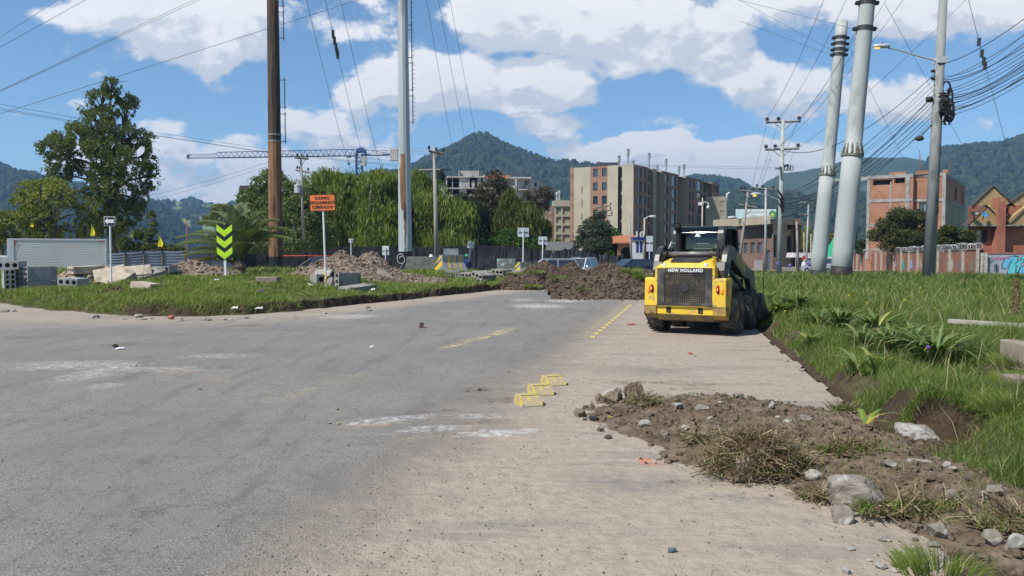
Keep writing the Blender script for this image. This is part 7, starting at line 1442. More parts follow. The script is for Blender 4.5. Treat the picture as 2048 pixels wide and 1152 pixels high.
for i, (m, kind) in enumerate(((brk, None), (brk, 'w2'), (beige, 'b'), (beige, None), (beige, 'step'), (brk, 'wb'), (beige, 'step'), (brk, 'w3'), (beige, 'bal'), (brk, 'w2'))):
    s0, s1 = Lb_[i], Lb_[i + 1]; w = s1 - s0; ops = []
    if kind == 'w2': ops = [(w * x, a_ + .1, w * x + w * .26, b_, (k + j) % 3 == 0 and k < 3) for j, x in enumerate((.17, .57)) for k, (a_, b_) in enumerate(wz)]
    if kind == 'wb': ops = [(w * .18, a_ + .2, w * .38, b_, k < 1) for k, (a_, b_) in enumerate(wz)] + [(w * .6, a_ - .3, w * .86, b_, k < 1) for k, (a_, b_) in enumerate(wz)]
    if kind == 'w3': ops = [(w * x, a_ + .1, w * x + w * .13, b_, k < 1) for x in (.14, .33) for k, (a_, b_) in enumerate(wz)] + [(w * .62, a_ - .3, w * .9, b_, k < 1) for k, (a_, b_) in enumerate(wz)]
    if kind == 'b': ops = [(w * .1, a_ - .3, w * .9, b_, k < 2) for k, (a_, b_) in enumerate(wz)]
    if kind == 'bal': ops = [(w * .1, a_ - .2, w * .9, b_ + .2) for a_, b_ in wz]
    segw(C0, bv, s0, s1, m, ops, off={'b': -.5, 'step': -3.0, 'bal': -1.2}.get(kind, 0.), balc=kind in ('b', 'bal'), depth=1.2 if kind == 'bal' else .22)
    if kind in ('b', 'step', 'bal'):     # return walls
        n = bv.cross(Vector((0, 0, 1))); dpt = {'b': .5, 'step': 3.0, 'bal': 1.2}[kind]; b = MB()
        for s_, mm in ((s0, brk), (s1, brk)):
            q = C0 + bv * s_; b.add([q, q - n * dpt, q - n * dpt + Vector((0, 0, H)), q + Vector((0, 0, H))], [(0, 1, 2, 3)])
        b.build('return_wall', brk if kind != 'step' else beige, t)
b = MB(); e0 = C0 - bv * 0; rz = Vector((0, 0, H - .4)); L1 = La[6]; L2 = Lb_[-1]; b.add([C0 + rz, C0 + bv * L2 + rz, C0 + bv * L2 + av * L1 + rz, C0 + av * L1 + rz], [(0, 1, 2, 3)]); b.build('roof', roofm, t)
b = MB(); q0, q1 = C0 + bv * L2, C0 + bv * L2 + av * L1; q2 = C0 + av * L1; hz_ = Vector((0, 0, H)); b.add([q0, q1, q1 + hz_, q0 + hz_, q2, q2 + hz_], [(0, 1, 2, 3), (1, 4, 5, 2)]); b.build('rear_wall', beige, t)
chm = flat('zinc_chimney', (.30, .31, .33), .5)
for u, vt in ((1238, 308), (1256, 295), (1266, 318), (1298, 303), (1314, 328), (1332, 315), (1358, 330), (1368, 326)):
    s_ = 6; D_ = 162 + (u - 1238) * .30; p = dp(u, 330, D_); zt = zx(vt, D_); b = MB(); b.cone((p.x, p.y, H - 1), (p.x, p.y, zt - 1.6), .17, .17, 10); b.cone((p.x, p.y, zt - 1.6), (p.x, p.y, zt - .5), .32, .32, 10); b.cone((p.x, p.y, zt - .45), (p.x, p.y, zt - .3), .42, .3, 10); b.cone((p.x, p.y, zt - .3), (p.x, p.y, zt + .2), .03, .03, 4); b.build('chimney', chm, t)
b = MB(); p = dp(1220, 327, 158); b.box((p.x - 2, p.y - .1, H - 1), (p.x + 1.6, p.y + 3, H + .75)); b.build('roof_cabin', flat('tar_roof', (.06, .06, .06)), t)
# cream apartment block behind on the left
t = thing('apartment_building', 'lower cream apartment block with balconies seen left of the tall one', 'apartment building', (0, 0, 0)); Hs = zx(401, 175) - zg; D = 175; x0 = xx(1086, D); x1 = xx(1141, D); fl2 = 2.35 * .9
O = Vector((x0, D, zg)); Wd = x1 - x0; rows = [Hs - 3.0 - 1.95 * k for k in range(5)]
ops = [(Wd * .34 - .0, z, Wd * .34 + .95, z + 1.3) for z in rows if z > 0]
sc_ = Wd / 55.; X = lambda u: (u - 1086) * sc_
facade(t, 'wall', O, (1, 0, 0), X(1092), Hs - 1.5, [], beige2); facade(t, 'wall', O + Vector((X(1092), 0, 0)), (1, 0, 0), X(1108) - X(1092), Hs - 1.2, [(X(1096) - X(1092), z, X(1103) - X(1092), z + 1.3) for z in rows if z > 0], brk)
facade(t, 'wall', O + Vector((X(1108), -.3, 0)), (1, 0, 0), X(1141) - X(1108), Hs - 1.3, [(X(1112) - X(1108), z, X(1122) - X(1108), z + 1.4, k % 2) for k, z in enumerate(rows) if z > 0] + [(X(1125) - X(1108), z - .1, X(1140) - X(1108), z + 1.4) for z in rows if z > 0], beige2, depth=.5)
b = MB(); b.box((x0 + X(1107), D - .5, zg + Hs - 1.3), (x1, D + 6, zg + Hs)); b.build('parapet', beige2, t); b = MB(); b.box((x0, D + .02, zg), (x1, D + 9, zg + Hs - 1.25)); b.build('rear_wall', beige, t)
for u, vt in ((1114, 384), (1119, 381)): p = dp(u, 395, 178); b = MB(); b.cone((p.x, p.y, zg + Hs - .5), (p.x, p.y, zx(vt, 178)), .2, .2, 10); b.cone((p.x, p.y, zx(vt + 6, 178)), (p.x, p.y, zx(vt + 1, 178)), .33, .33, 10); b.build('chimney', steel, t)
# small cream block right of the tall one
t = thing('apartment_building', 'small cream block with four pale windows just right of the tall block', 'apartment building', (0, 0, 0)); D = 185; Hs = zx(393, D) - zg; x0 = xx(1436, D); x1 = xx(1452, D)
ops = [(.3, Hs - 2.5 - k * 2.2, (x1 - x0) - .5, Hs - 1.0 - k * 2.2, 1) for k in range(4)]; facade(t, 'wall', Vector((x0, D, zg)), (1, 0, 0), x1 - x0, Hs, ops, beige2, glass=glsb); facade(t, 'side_wall', Vector((x1, D, zg)), (.3, 1, 0), 9, Hs, [], beige)
b = MB(); b.box((x0 - 3, D + .1, zg), (x1, D + 8, zg + Hs - .02)); b.build('rear_wall', beige, t); b = MB(); p = dp(1454, 393, 188); b.tube([(p.x, p.y, zg + Hs - 1), (p.x, p.y, zx(388, 188)), (p.x + .6, p.y, zx(385, 188))], .2, 8); b.build('chimney', white, t)
# concrete shell under construction
t = thing('unfinished_building', 'grey concrete building shell with open floors among the trees', 'building', (0, 0, 0)); D = 140
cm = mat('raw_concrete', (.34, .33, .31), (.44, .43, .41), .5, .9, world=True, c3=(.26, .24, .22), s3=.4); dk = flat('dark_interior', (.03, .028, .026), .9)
Xd = lambda u, d=0: xx(u, D + d)
def slab(u0, u1, v0, v1, d0, d1, nm='floor_slab', m=cm): b = MB(); b.box((Xd(u0), D + d0, zx(v1, D)), (Xd(u1), D + d1, zx(v0, D))); return b.build(nm, m, t)
slab(890, 968, 353.5, 356, -1, 9); slab(893, 1010, 376, 378.5, -1, 9); slab(893, 1010, 390, 393, -1, 9); slab(893, 1010, 410, 413, -1, 9); slab(893, 1010, 432, 435, -1, 9)
slab(918, 958, 341.5, 353.5, 0, .3, 'parapet'); slab(957, 958.5, 341, 353.5, -1, 9, 'parapet'); slab(918, 920, 341, 353.5, -1, 4, 'parapet')
for u0, u1, v0, v1, nm in ((919, 934, 356, 376, 'wall_panel'), (934, 940, 357, 376, 'column'), (955, 962, 356, 376, 'column'), (919, 933, 378, 393, 'wall_panel'), (905, 906.5, 356, 392, 'prop'), (919, 933, 393, 470, 'wall_panel'), (944, 950, 362, 376, 'column'), (980, 984, 378, 470, 'column'), (893, 896, 393, 470, 'column')): slab(u0, u1, v0, v1, -.6, -.1, nm)
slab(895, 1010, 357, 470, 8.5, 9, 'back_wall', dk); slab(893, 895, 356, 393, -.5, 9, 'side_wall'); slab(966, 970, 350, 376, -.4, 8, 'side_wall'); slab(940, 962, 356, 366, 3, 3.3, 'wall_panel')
slab(970, 1020, 349.5, 357, 1, 1.3, 'brick_parapet', brickmat('brick_orange', (.52, .22, .11), (.45, .18, .09), (.35, .28, .22), .4, .2)); slab(1018, 1062, 355, 358, -1, 8); slab(1030, 1033, 357, 470, -1, -.4, 'column'); slab(1016, 1031, 372, 379, -1, -.6, 'wall_panel'); slab(1016, 1062, 379, 381, -1, 8); slab(1016, 1062, 403, 405, -1, 8)
facade(t, 'side_wall', Vector((Xd(1033), D - .9, zg)), (.55, .83, 0), 9, zx(356, D) - zg, [(2.6, zx(369, D) - zg, 3.6, zx(360, D) - zg), (5.8, zx(369, D) - zg, 6.8, zx(360, D) - zg)], cm)
b = MB(); b.tube([dp(968, 356.5, D + 2), dp(1048, 356.5, D + 2)], .03, 3); r = random.Random(3)
for k in range(26): u = 970 + r.random() * 75; b.tube([dp(u, 356, D + 2), dp(u + r.uniform(-.5, .5), 356 - r.uniform(3, 13), D + 2)], .03, 3)
b.build('rebar', flat('rebar', (.22, .09, .05)), t)
slab(560 + 262, 826, 347, 365, 30, 36, 'wall_panel'); slab(845, 872, 352, 372, 24, 34, 'wall_panel')
# office with billboard
t = thing('office_building', 'low brown brick office with a beige parapet behind the loader cab', 'office building', (0, 0, 0)); bm_ = brickmat('brick_dark', (.19, .115, .085), (.15, .09, .07), (.2, .15, .12), .5, .14)
C = Vector((xx(1545, 93), 93, zg)); A2 = Vector((xx(1430, 106), 106, zg)); ax = (C - A2); Wf = ax.length; Ht = zx(450, 93) - zg; 
ops = [(Wf * (.30 + .115 * k), 2.05, Wf * (.30 + .115 * k) + 1.05, 3.35, k % 3 == 0) for k in range(5)] + [(Wf * .05, .1, Wf * .12, 2.6), (Wf * .9, .1, Wf * .97, 2.4)]
facade(t, 'wall', A2, ax, Wf, 4.25 + zg, ops, bm_, glass=glsb, mull=2); 
b = MB(); n_ = ax.normalized().cross(Vector((0, 0, 1))); 
A3 = A2 + n_ * .25; zt_ = 4.25 + 2 * zg; 
facade(t, 'upper_wall', A2 + Vector((0, 0, 4.25 + zg)), ax, Wf * .52, 1.2, [], bm_); 
facade(t, 'parapet', A2 + n_ * .35 + Vector((0, 0, zx(452, 100) - zg)), ax, Wf, zx(436, 100) - zx(452, 100), [], beige); b.add([A2 + n_ * .35 + Vector((0, 0, zx(452, 100) - zg)), C + n_ * .35 + Vector((0, 0, zx(452, 100) - zg)), C - n_ * 6 + Vector((0, 0, zx(452, 100) - zg)), A2 - n_ * 6 + Vector((0, 0, zx(452, 100) - zg))], [(0, 1, 2, 3)]); b.build('eaves', beige, t)
E = Vector((xx(1590, 97), 97, zg)); ex = E - C; Wr = ex.length
facade(t, 'front_wall', C, ex, Wr, Ht, [(Wr * .05, 1.6, Wr * .20, 4.2), (Wr * .24, 1.6, Wr * .34, 4.2), (Wr * .62, 1.5, Wr * .90, 4.1), (Wr * .62, 4.9, Wr * .90, 6.1)], beige, mull=2)
facade(t, 'parapet', C + ex.normalized().cross(Vector((0, 0, 1))) * .3 + Vector((0, 0, zx(449, 94) - zg)), ex, Wr * .96, zx(437, 94) - zx(449, 94), [], beige)
b = MB(); b.box((E.x - .35, E.y - 1.2, zg), (E.x + .25, E.y + 5, zx(438, 97))); b.build('end_pier', bm_, t)
b = MB(); b.add([A2, C, C + Vector((0, 0, Ht)), A2 + Vector((0, 0, Ht + .2)), E, E + Vector((0, 0, Ht)), A2 + Vector((3, 9, 0)), A2 + Vector((3, 9, Ht)), E + Vector((2, 9, 0)), E + Vector((2, 9, Ht))], [(6, 7, 9, 8), (3, 2, 5, 9, 7), (4, 8, 9, 5)]); b.build('roof', roofm, t)
D = 99; t = thing('billboard', 'white rooftop billboard with a green house emblem above the office', 'billboard', (xx(1511, D), D, zx(437.5, D)), 0); wb = 80 / F * D; hb = 19 / F * D
b = MB(); b.box((-wb / 2, 0, .0), (wb / 2, .12, hb)); b.build('panel', flat('poster_white', (.74, .80, .79), .5), t); gtx = flat('poster_green', (.12, .42, .22)); gt2 = flat('poster_grey', (.30, .36, .36))
b = MB(); b.box((-wb / 2 + .03, -.012, .04), (-wb / 2 + wb * .23, -.004, hb - .04)); b.build('photo_patch', mat('poster_photo', (.45, .66, .66), (.62, .78, .76), 2, .6), t)
lettering('INICIAMOS ENTREGAS', .22, gt2, t, (.15, -.014, hb * .68), (pi / 2, 0, 0), .003); lettering('150', .46, gtx, t, (-wb * .08, -.014, hb * .22), (pi / 2, 0, 0), .003)
b = MB(); b.prism([(-.42, .1), (-.42, .8), (0, 1.08), (.42, .8), (.42, .1)], -.02, -.005, 'y'); b.build('emblem', flat('emblem_green', (.03, .30, .13)), t, loc=(wb * .41, 0, 0)); b = MB(); b.prism([(-.22, .25), (-.22, .62), (0, .8), (.22, .62), (.22, .25)], -.026, -.021, 'y'); b.build('emblem_core', flat('emblem_lime', (.55, .62, .1)), t, loc=(wb * .41, 0, 0))
b = MB()
for k in (-.4, 0, .4): b.box((wb * k - .05, .13, -.5), (wb * k + .05, .2, hb))
b.build('post', dkmetal, t)
# gatehouse with red roof + kiosk
t = thing('gatehouse', 'brick arch gatehouse with a tiled red roof below the apartment block', 'gatehouse', (0, 0, 0)); D = 76; b = MB()
x0, x1 = xx(1236, D), xx(1270, D); zt = zx(486, D); gz = float(dip(D)); xm = (x0 + x1) / 2; aw = (x1 - x0) * .34; pts = [(x0, gz), (x0, zt), (x1, zt), (x1, gz), (xm + aw, gz)] + [(xm + aw * cos(a), zt - 1.1 + .75 * sin(a)) for a in [k * pi / 8 for k in range(9)]] + [(xm - aw, gz)]
b.prism(pts, D, D + .5, 'y'); b.build('arch_wall', brk, t); b = MB(); b.prism([(D - .5, zt - .05), (D - .5, zt + .08), (D + 1.6, zt + .75), (D + 3.5, zt + .1), (D + 3.5, zt - .05)], x0 - .4, x1 + .4, 'x'); b.build('roof', flat('roof_tile', (.42, .16, .08), .8), t)
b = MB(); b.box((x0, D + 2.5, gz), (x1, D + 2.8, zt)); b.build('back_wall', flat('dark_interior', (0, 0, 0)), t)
t = thing('kiosk', 'narrow blue and white kiosk with a white figure 10 on top', 'kiosk', (0, 0, 0)); D = 74; x0, x1 = xx(1269, D), xx(1287, D); gz = float(dip(D)); zt = zx(478, D); b = MB(); b.box((x0, D, gz), (x1, D + 1.5, zt - .1)); b.build('body', flat('kiosk_white', (.5, .52, .56)), t); blu = flat('kiosk_blue', (.015, .03, .16), .4)
b = MB(); b.box((x0 - .15, D - .2, zt - .1), (x1 + .1, D + 1.6, zt + .18)); b.build('canopy', blu, t); b = MB(); b.box((x0 + .15, D - .02, zx(505, D)), (x0 + .38, D - .003, zt - .2)); b.box((x1 - .35, D - .02, zx(505, D)), (x1 - .1, D - .003, zt - .2)); b.build('panel', blu, t)
lettering('10', .85, white, t, (xx(1278, D), D - .1, zx(470, D)), (pi / 2, 0, 0), .03, .01)
b = MB(); b.box((xx(1288, D), D + 1, gz), (xx(1308, D), D + 2, zx(482, D))); tag(b.build('advert_wall', flat('dark_navy', (.012, .02, .06))), 'dark navy hoarding right of the kiosk', 'hoarding'); bpy.data.objects[-1]
for u, v, w, h in ((1297, 478, 12, 14), (1297, 496, 13, 14)): pass
t = thing('white_sign', 'pair of stacked pale boards on a pole right of the kiosk', 'sign', (xx(1299, 70), 70, -.35)); b = MB(); b.box((-.28, 0, zx(485, 70) + .35), (.28, .03, zx(472, 70) + .35)); b.box((-.28, 0, zx(503, 70) + .35), (.28, .03, zx(488, 70) + .35)); b.build('board', alu, t); b = MB(); b.cone((0, .05, 0), (0, .05, zx(472, 70) + .35), .03, .03, 6); b.build('post', white, t)
# unfinished brick building
D = 78; t = thing('unfinished_building', 'unfinished orange brick building with bare concrete frame behind the slim pole', 'building', (0, 0, 0)); C = Vector((xx(1886, D), D, zg)); dl = Vector((-.816, .578, 0)).normalized(); dr = Vector((.58, .815, 0)).normalized()
bo = brickmat('brick_orange_block', (.38, .165, .09), (.32, .135, .075), (.34, .26, .2), .42, .21, msize=.014, c3=(.36, .18, .12)); fr_ = mat('frame_concrete', (.26, .245, .23), (.34, .325, .305), 2, .9, c3=(.22, .21, .2), s3=1.5); yw_ = mat('stained_render', (.34, .30, .19), (.26, .24, .19), 1.2, .9, c3=(.17, .17, .14), s3=.8, stretch=(2, 2, .3), world=True)
WL = ua(1731, C, dl); HB = zx(345, D) - zg
fz = [zx(v, D) - zg for v in (500, 452, 399, 349)]     # floor beams
O = C + dl * WL; ax = -dl; n_ = ax.cross(Vector((0, 0, 1))); U = lambda u: WL - ua(u, C, dl)
ow = [(U(1742), zx(364, D) - zg, U(1781), zx(353, D) - zg), (U(1785), zx(362, D) - zg, U(1806), zx(351, D) - zg)]
b = MB(); O2 = O
facade(t, 'front_wall', O, ax, U(1823), HB, ow + [(U(1742) + .0, .2, U(1742) + .8, 1.2)], bo, mull=0, glass=dk, frame=fr_, depth=.5)
O3 = O + ax * U(1823) - n_ * .7; facade(t, 'front_wall', O3, ax, WL - U(1823), HB, [(U(1833) - U(1823), zx(427, D) - zg, U(1856) - U(1823), zx(402, D) - zg)], bo, frame=frw, mull=1)
def fbar(u0, u1, v0, v1, pr=.06, off=0.):
    x0_, x1_ = U(u0), U(u1); za, zb_ = zx(v1, D), zx(v0, D); bb = MB(); P = lambda x, z, d: Vector((O.x, O.y, 0)) + ax * x + Vector((0, 0, z)) + n_ * (d - off)
    vs = [P(x0_, za, pr), P(x1_, za, pr), P(x1_, zb_, pr), P(x0_, zb_, pr), P(x0_, za, -.1), P(x1_, za, -.1), P(x1_, zb_, -.1), P(x0_, zb_, -.1)]; bb.add(vs, [(0, 1, 2, 3), (0, 4, 5, 1), (1, 5, 6, 2), (2, 6, 7, 3), (3, 7, 4, 0)]); bb.build('concrete_member', fr_, t)
fbar(1731, 1822, 344, 351); fbar(1731, 1822, 394, 400); fbar(1731, 1822, 446, 451); fbar(1731, 1737, 351, 520, .063); fbar(1808, 1816, 351, 520, .063); fbar(1777, 1780, 358, 446, .05); fbar(1823, 1886, 344, 350, off=.7); fbar(1823, 1886, 396, 401, off=.7); fbar(1879, 1886, 350, 520, .063, off=.7)
b = MB(); b.add([O + ax * U(1823), O + ax * U(1823) - n_ * .7, O + ax * U(1823) - n_ * .7 + Vector((0, 0, HB)), O + ax * U(1823) + Vector((0, 0, HB))], [(0, 1, 2, 3)]); b.build('return_wall', bo, t)
C4 = C - n_ * .7; Lr = ua(1927, C4, dr); facade(t, 'side_wall', C4, dr, Lr, zx(399, D) - zg, [], yw_); facade(t, 'side_wall', C4 + Vector((0, 0, zx(399, D) - zg)), dr, Lr, HB - (zx(399, D) - zg), [(Lr * .42, .45, Lr * .55, 1.7), (Lr * .80, .3, Lr * .88, 1.7)], bo, frame=fr_)
b = MB(); 
for z0_, z1_ in ((HB - .3, HB + .02), (zx(402, D) - zg, zx(397, D) - zg)): b.add([C4 + n_ * .05 + Vector((0, 0, z0_)) + dr.cross(Vector((0, 0, 1))) * .06, C4 + dr * Lr + Vector((0, 0, z0_)) + dr.cross(Vector((0, 0, 1))) * .06, C4 + dr * Lr + Vector((0, 0, z1_)) + dr.cross(Vector((0, 0, 1))) * .06, C4 + Vector((0, 0, z1_)) + dr.cross(Vector((0, 0, 1))) * .06], [(0, 1, 2, 3)])
b.build('side_beam', fr_, t)
b = MB(); q = C4 + dr * Lr; b.add([O + Vector((0, 0, HB)), C4 + Vector((0, 0, HB)), q + Vector((0, 0, HB)), O + dr * Lr + Vector((0, 0, HB)), O, O + dr * Lr, q], [(0, 1, 2, 3), (4, 0, 3, 5), (5, 3, 2, 6)]); b.build('roof', roofm, t)
b = MB()
for u0, u1, v in ((1771, 1805, 340), (1824, 1858, 342), (1878, 1888, 339)): x0_ = O + ax * U(u0) - n_ * 1.; x1_ = O + ax * U(u1) - n_ * 1.; b.add([x0_ + Vector((0, 0, HB)), x1_ + Vector((0, 0, HB)), x1_ + Vector((0, 0, HB + .38)), x0_ + Vector((0, 0, HB + .38)), x0_ - n_ * .3 + Vector((0, 0, HB)), x1_ - n_ * .3 + Vector((0, 0, HB)), x1_ - n_ * .3 + Vector((0, 0, HB + .38)), x0_ - n_ * .3 + Vector((0, 0, HB + .38))], [(0, 1, 2, 3), (4, 7, 6, 5), (3, 2, 6, 7), (1, 5, 6, 2), (0, 3, 7, 4)])
b.build('brick_course', bo, t)
b = MB()
for u, v in ((1838, 300), (1841, 308), (1897, 322), (1898, 330)): p = dp(u, 345, D + 3); b.cone((p.x, p.y, HB + zg), (p.x, p.y, zx(v, D + 3)), .03, .03, 5)
b.build('antenna', flat('rebar', (.2, .1, .06)), t)
# gabled house
D = 58; t = thing('gabled_house', 'red brick house with ochre gables and a chimney at the right edge', 'house', (0, 0, 0)); rb = brickmat('brick_red', (.40, .13, .07), (.33, .10, .055), (.33, .2, .15), .26, .09, msize=.008); oc = brickmat('brick_ochre', (.46, .32, .14), (.40, .27, .12), (.36, .25, .15), .3, .10, msize=.010)
O = Vector((xx(1934, D), D, -.2)); X = lambda u: xx(u, D) - O.x; Zz = lambda v: zx(v, D) + .2
facade(t, 'front_wall', O, (1, 0, 0), X(2180), Zz(411), [(X(1938), Zz(485), X(1974), Zz(459)), (X(2003), Zz(426), X(2016), Zz(416)), (X(2062), Zz(430), X(2078), Zz(416))], rb, frame=frm, mull=1, depth=.3)
def gab(u0, vb, ua_, va, u1, d0, d1, m, nm): b = MB(); b.prism([(xx(u0, D), zx(vb, D)), (xx(ua_, D), zx(va, D)), (xx(u1, D), zx(vb, D))], D + d0, D + d1, 'y'); b.build(nm, m, t)
gab(1945, 411, 1986, 374, 2028, .0, .3, oc, 'gable'); gab(1931, 450, 1972, 411, 2013, -.5, -.1, oc, 'gable'); gab(1996, 450, 2060, 396, 2120, -.5, -.12, oc, 'gable'); gab(2010, 411, 2070, 372, 2110, .0, .3, oc, 'gable')
edge = flat('roof_edge', (.08, .06, .055), .8)
for pts in (((1943, 413), (1986, 372)), ((1986, 372), (2030, 413)), ((1929, 452), (1972, 410)), ((1972, 410), (1990, 428)), ((1994, 427), (2018, 450)), ((2018, 450), (2060, 409)), ((2010, 413), (2050, 385))):
    b = MB(); p = dp(pts[0][0], pts[0][1], D - .55 if pts[0][1] > 408 and pts[0][1] != 413 else D - .05); q = dp(pts[1][0], pts[1][1], p.y); b.prism([(p.x, p.z), (q.x, q.z), (q.x, q.z + .05), (p.x, p.z + .05)], p.y - .05, p.y + .28, 'y'); b.build('roof_slope', edge, t)
b = MB(); b.box((xx(1982, D), D - .75, -.2), (xx(1997, D), D - .05, zx(397, D))); ch = b.build('chimney', rb, t); b = MB(); b.box((xx(1985, D), D - .76, zx(404, D)), (xx(1993, D), D - .752, zx(399, D))); b.build('chimney_mouth', oc, ch)
b = MB(); b.box((xx(1931, D), D - .65, zx(453, D)), (xx(2120, D), D - .06, zx(450, D))); b.build('ledge', conc, t)
b = MB(); b.box((xx(2015, D), D + .5, zx(410, D)), (xx(2040, D), D + 2, zx(407, D))); b.build('skylight', flat('skylight', (.6, .62, .65), .3), t)
b = MB(); b.box((xx(1990, D), D + .35, -.2), (xx(2120, D), D + 1.6, zx(412, D))); b.build('rear_block', rb, t)
for u, v, c, l in ((1970, 429, (.06, .30, .62), 'blue satellite dish'), (1949, 427, (.015, .02, .02), 'black satellite dish')):
    tt = thing('satellite_dish', l + ' fixed on the small ochre gable', 'satellite dish', tuple(dp(u, v, D - .9)), .3 if u > 1960 else -.5); b = MB(); b.lathe([(0, .06), (.12, .045), (.22, 0), (.24, 0), (.13, .07), (0, .085)], 20, 'y'); o = b.build('dish', flat('dish%d' % u, c, .4), tt, smooth=True); o.rotation_euler = (-.5, 0, 0); o.scale = (1.1, 1, .85); b = MB(); b.tube([(0, .05, 0), (0, .2, -.4)], .03, 6); b.build('bracket', dkmetal, tt)
# brick wall with pillars, razor wire, graffiti
A = Vector((xx(1700, 97), 97, 0)); Bw = Vector((xx(1958, 46), 46, 0)); t = thing('brick_wall', 'long red brick wall with pale pillars and razor wire along the verge', 'wall', (0, 0, 0)); ax = (Bw - A); Lw = ax.length; ax.normalize(); nw = ax.cross(Vector((0, 0, 1)))
zt0, zt1, zb0, zb1 = 1.42, 1.66, -.5, -.15
wr = brickmat('brick_wall_red', (.34, .13, .08), (.28, .10, .06), (.28, .2, .16), .4, .12, msize=.012, c3=(.20, .10, .075))
b = MB(); N = 24
for k in range(N):
    s0, s1 = k / N, (k + 1) / N; P = lambda s, z, d: A + ax * (Lw * s) + nw * d + Vector((0, 0, z)); tz = lambda s: zt0 + (zt1 - zt0) * s; bz = lambda s: zb0 + (zb1 - zb0) * s
    b.add([P(s0, bz(s0), 0), P(s1, bz(s1), 0), P(s1, tz(s1), 0), P(s0, tz(s0), 0), P(s0, bz(s0), -.25), P(s1, bz(s1), -.25), P(s1, tz(s1), -.25), P(s0, tz(s0), -.25)], [(0, 1, 2, 3), (3, 2, 6, 7), (5, 4, 7, 6)])
b.build('brick_panel', wr, t, fixn=False)
pil = mat('pillar_stone', (.42, .38, .31), (.3, .27, .22), 5, .9, c3=(.2, .17, .14), s3=3)
NP = 17; R = ax.to_track_quat('X', 'Z').to_matrix()
for k in range(NP + 1):
    s = k / NP; p = A + ax * (Lw * s) + nw * .07; b = MB(); z0_, z1_ = zb0 + (zb1 - zb0) * s, zt0 + (zt1 - zt0) * s + .18; b.box((-.10, -.07, z0_), (.10, .07, z1_)); o = b.build('pillar', pil, t, loc=(p.x, p.y, 0)); o.rotation_euler = (0, 0, math.atan2(ax.y, ax.x))
b = MB(); nt_c = 900
b.tube([A + ax * (Lw * k / nt_c) + nw * (.0 + .22 * cos(k * .62)) + Vector((0, 0, zt0 + (zt1 - zt0) * k / nt_c + .30 + .20 * sin(k * .62) * (1 + .25 * sin(k * .011 * 7)))) for k in range(nt_c)], .013, 3); b.build('razor_wire', steel, t, fixn=False)
b = MB(); b.tube([A + ax * (Lw * k / nt_c) + nw * (-.1 + .22 * cos(k * .83 + 1)) + Vector((0, 0, zt0 + (zt1 - zt0) * k / nt_c + .30 + .2 * sin(k * .83 + 1))) for k in range(nt_c)], .010, 3); b.build('razor_wire', flat('rusty_wire', (.25, .22, .2)), t, fixn=False)
def paint(parent, O, ax, n, shapes, pref='graffiti'):
    for i, (x, z, w, h, c, sd_) in enumerate(shapes):
        r = random.Random(sd_); K_ = 18; b = MB(); vs = []
        for k in range(K_): a = 2 * pi * k / K_; q = 1 + .35 * sin(a * 3 + sd_) * r.random() + .12 * r.uniform(-1, 1); vs.append(O + ax * (x + w / 2 * cos(a) * q) + Vector((0, 0, z + h / 2 * sin(a) * q)) + n * (.006 + .003 * (i % 5)))
        b.add(vs, [tuple(range(K_))]); b.build(pref, flat('spray_%d_%d_%d' % tuple(int(t_ * 99) for t_ in c), c, .8), parent, fixn=False)
sh = []
for s, c in ((.16, (.25, .35, .45)), (.47, (.22, .27, .33)), (.535, (.42, .27, .36)), (.60, (.04, .36, .27)), (.66, (.30, .34, .48)), (.72, (.40, .30, .24)), (.875, (.38, .30, .30)), (.93, (.13, .13, .26)), (.975, (.20, .22, .13)), (.89, (.42, .38, .32))): 
    sh.append((Lw * s, .55 + (s * 7) % .3, .7 + .8 * (1 - s), .8, c, int(s * 100)))
paint(t, A, ax, nw, sh)
t = thing('stone_pillar', 'pale crazy-stone pillar ending the red brick wall', 'pillar', (xx(1964, 46.2), 46.2, -.2)); b = MB()
r = random.Random(2); z = 0.
while z < 1.75:
    h_ = min(r.uniform(.13, .24), 1.78 - z); sp_ = r.uniform(-.06, .06); b.box((-.21 + r.uniform(0, .02), -.22 - r.uniform(0, .02), z), (sp_ - .008, .2, z + h_ - .012)); b.box((sp_ + .008, -.22 - r.uniform(0, .02), z), (.21 - r.uniform(0, .02), .2, z + h_ - .012)); z += h_
b.build('stonework', mat('crazy_stone', (.46, .42, .36), (.56, .53, .48), 3, .9), t, bevel=.012); b = MB(); b.box((-.2, -.205, 0), (.2, .19, 1.76)); b.build('mortar', flat('mortar', (.22, .2, .18)), t)
# grey painted wall
O = Vector((xx(1971, 46.2), 46.2, -.2)); ax = Vector((xx(2240, 45) - O.x, -1.2, 0)); Lg_ = ax.length; ax.normalize(); ng = ax.cross(Vector((0, 0, 1)))
t = thing('graffiti_wall', 'grey wall with turquoise graffiti at the right edge', 'wall', (0, 0, 0)); gw = mat('grey_render', (.26, .29, .33), (.31, .34, .38), 1.5, .85, world=True)
b = MB(); P = lambda x, z, d=0.: O + ax * x + Vector((0, 0, z)) + ng * d
b.add([P(0, 0), P(Lg_, 0), P(Lg_, 1.72), P(0, 1.72), P(0, 0, -.25), P(Lg_, 0, -.25), P(Lg_, 1.72, -.25), P(0, 1.72, -.25)], [(0, 1, 2, 3), (3, 2, 6, 7), (0, 3, 7, 4), (5, 4, 7, 6)]); b.build('panel', gw, t, fixn=False)
b = MB(); b.add([P(0, 1.72, .04), P(Lg_, 1.72, .04), P(Lg_, 1.80, .04), P(0, 1.80, .04), P(0, 1.72, -.3), P(Lg_, 1.72, -.3), P(Lg_, 1.80, -.3), P(0, 1.80, -.3)], [(0, 1, 2, 3), (3, 2, 6, 7), (0, 4, 5, 1), (0, 3, 7, 4)]); b.build('brick_coping', rb, t, fixn=False)
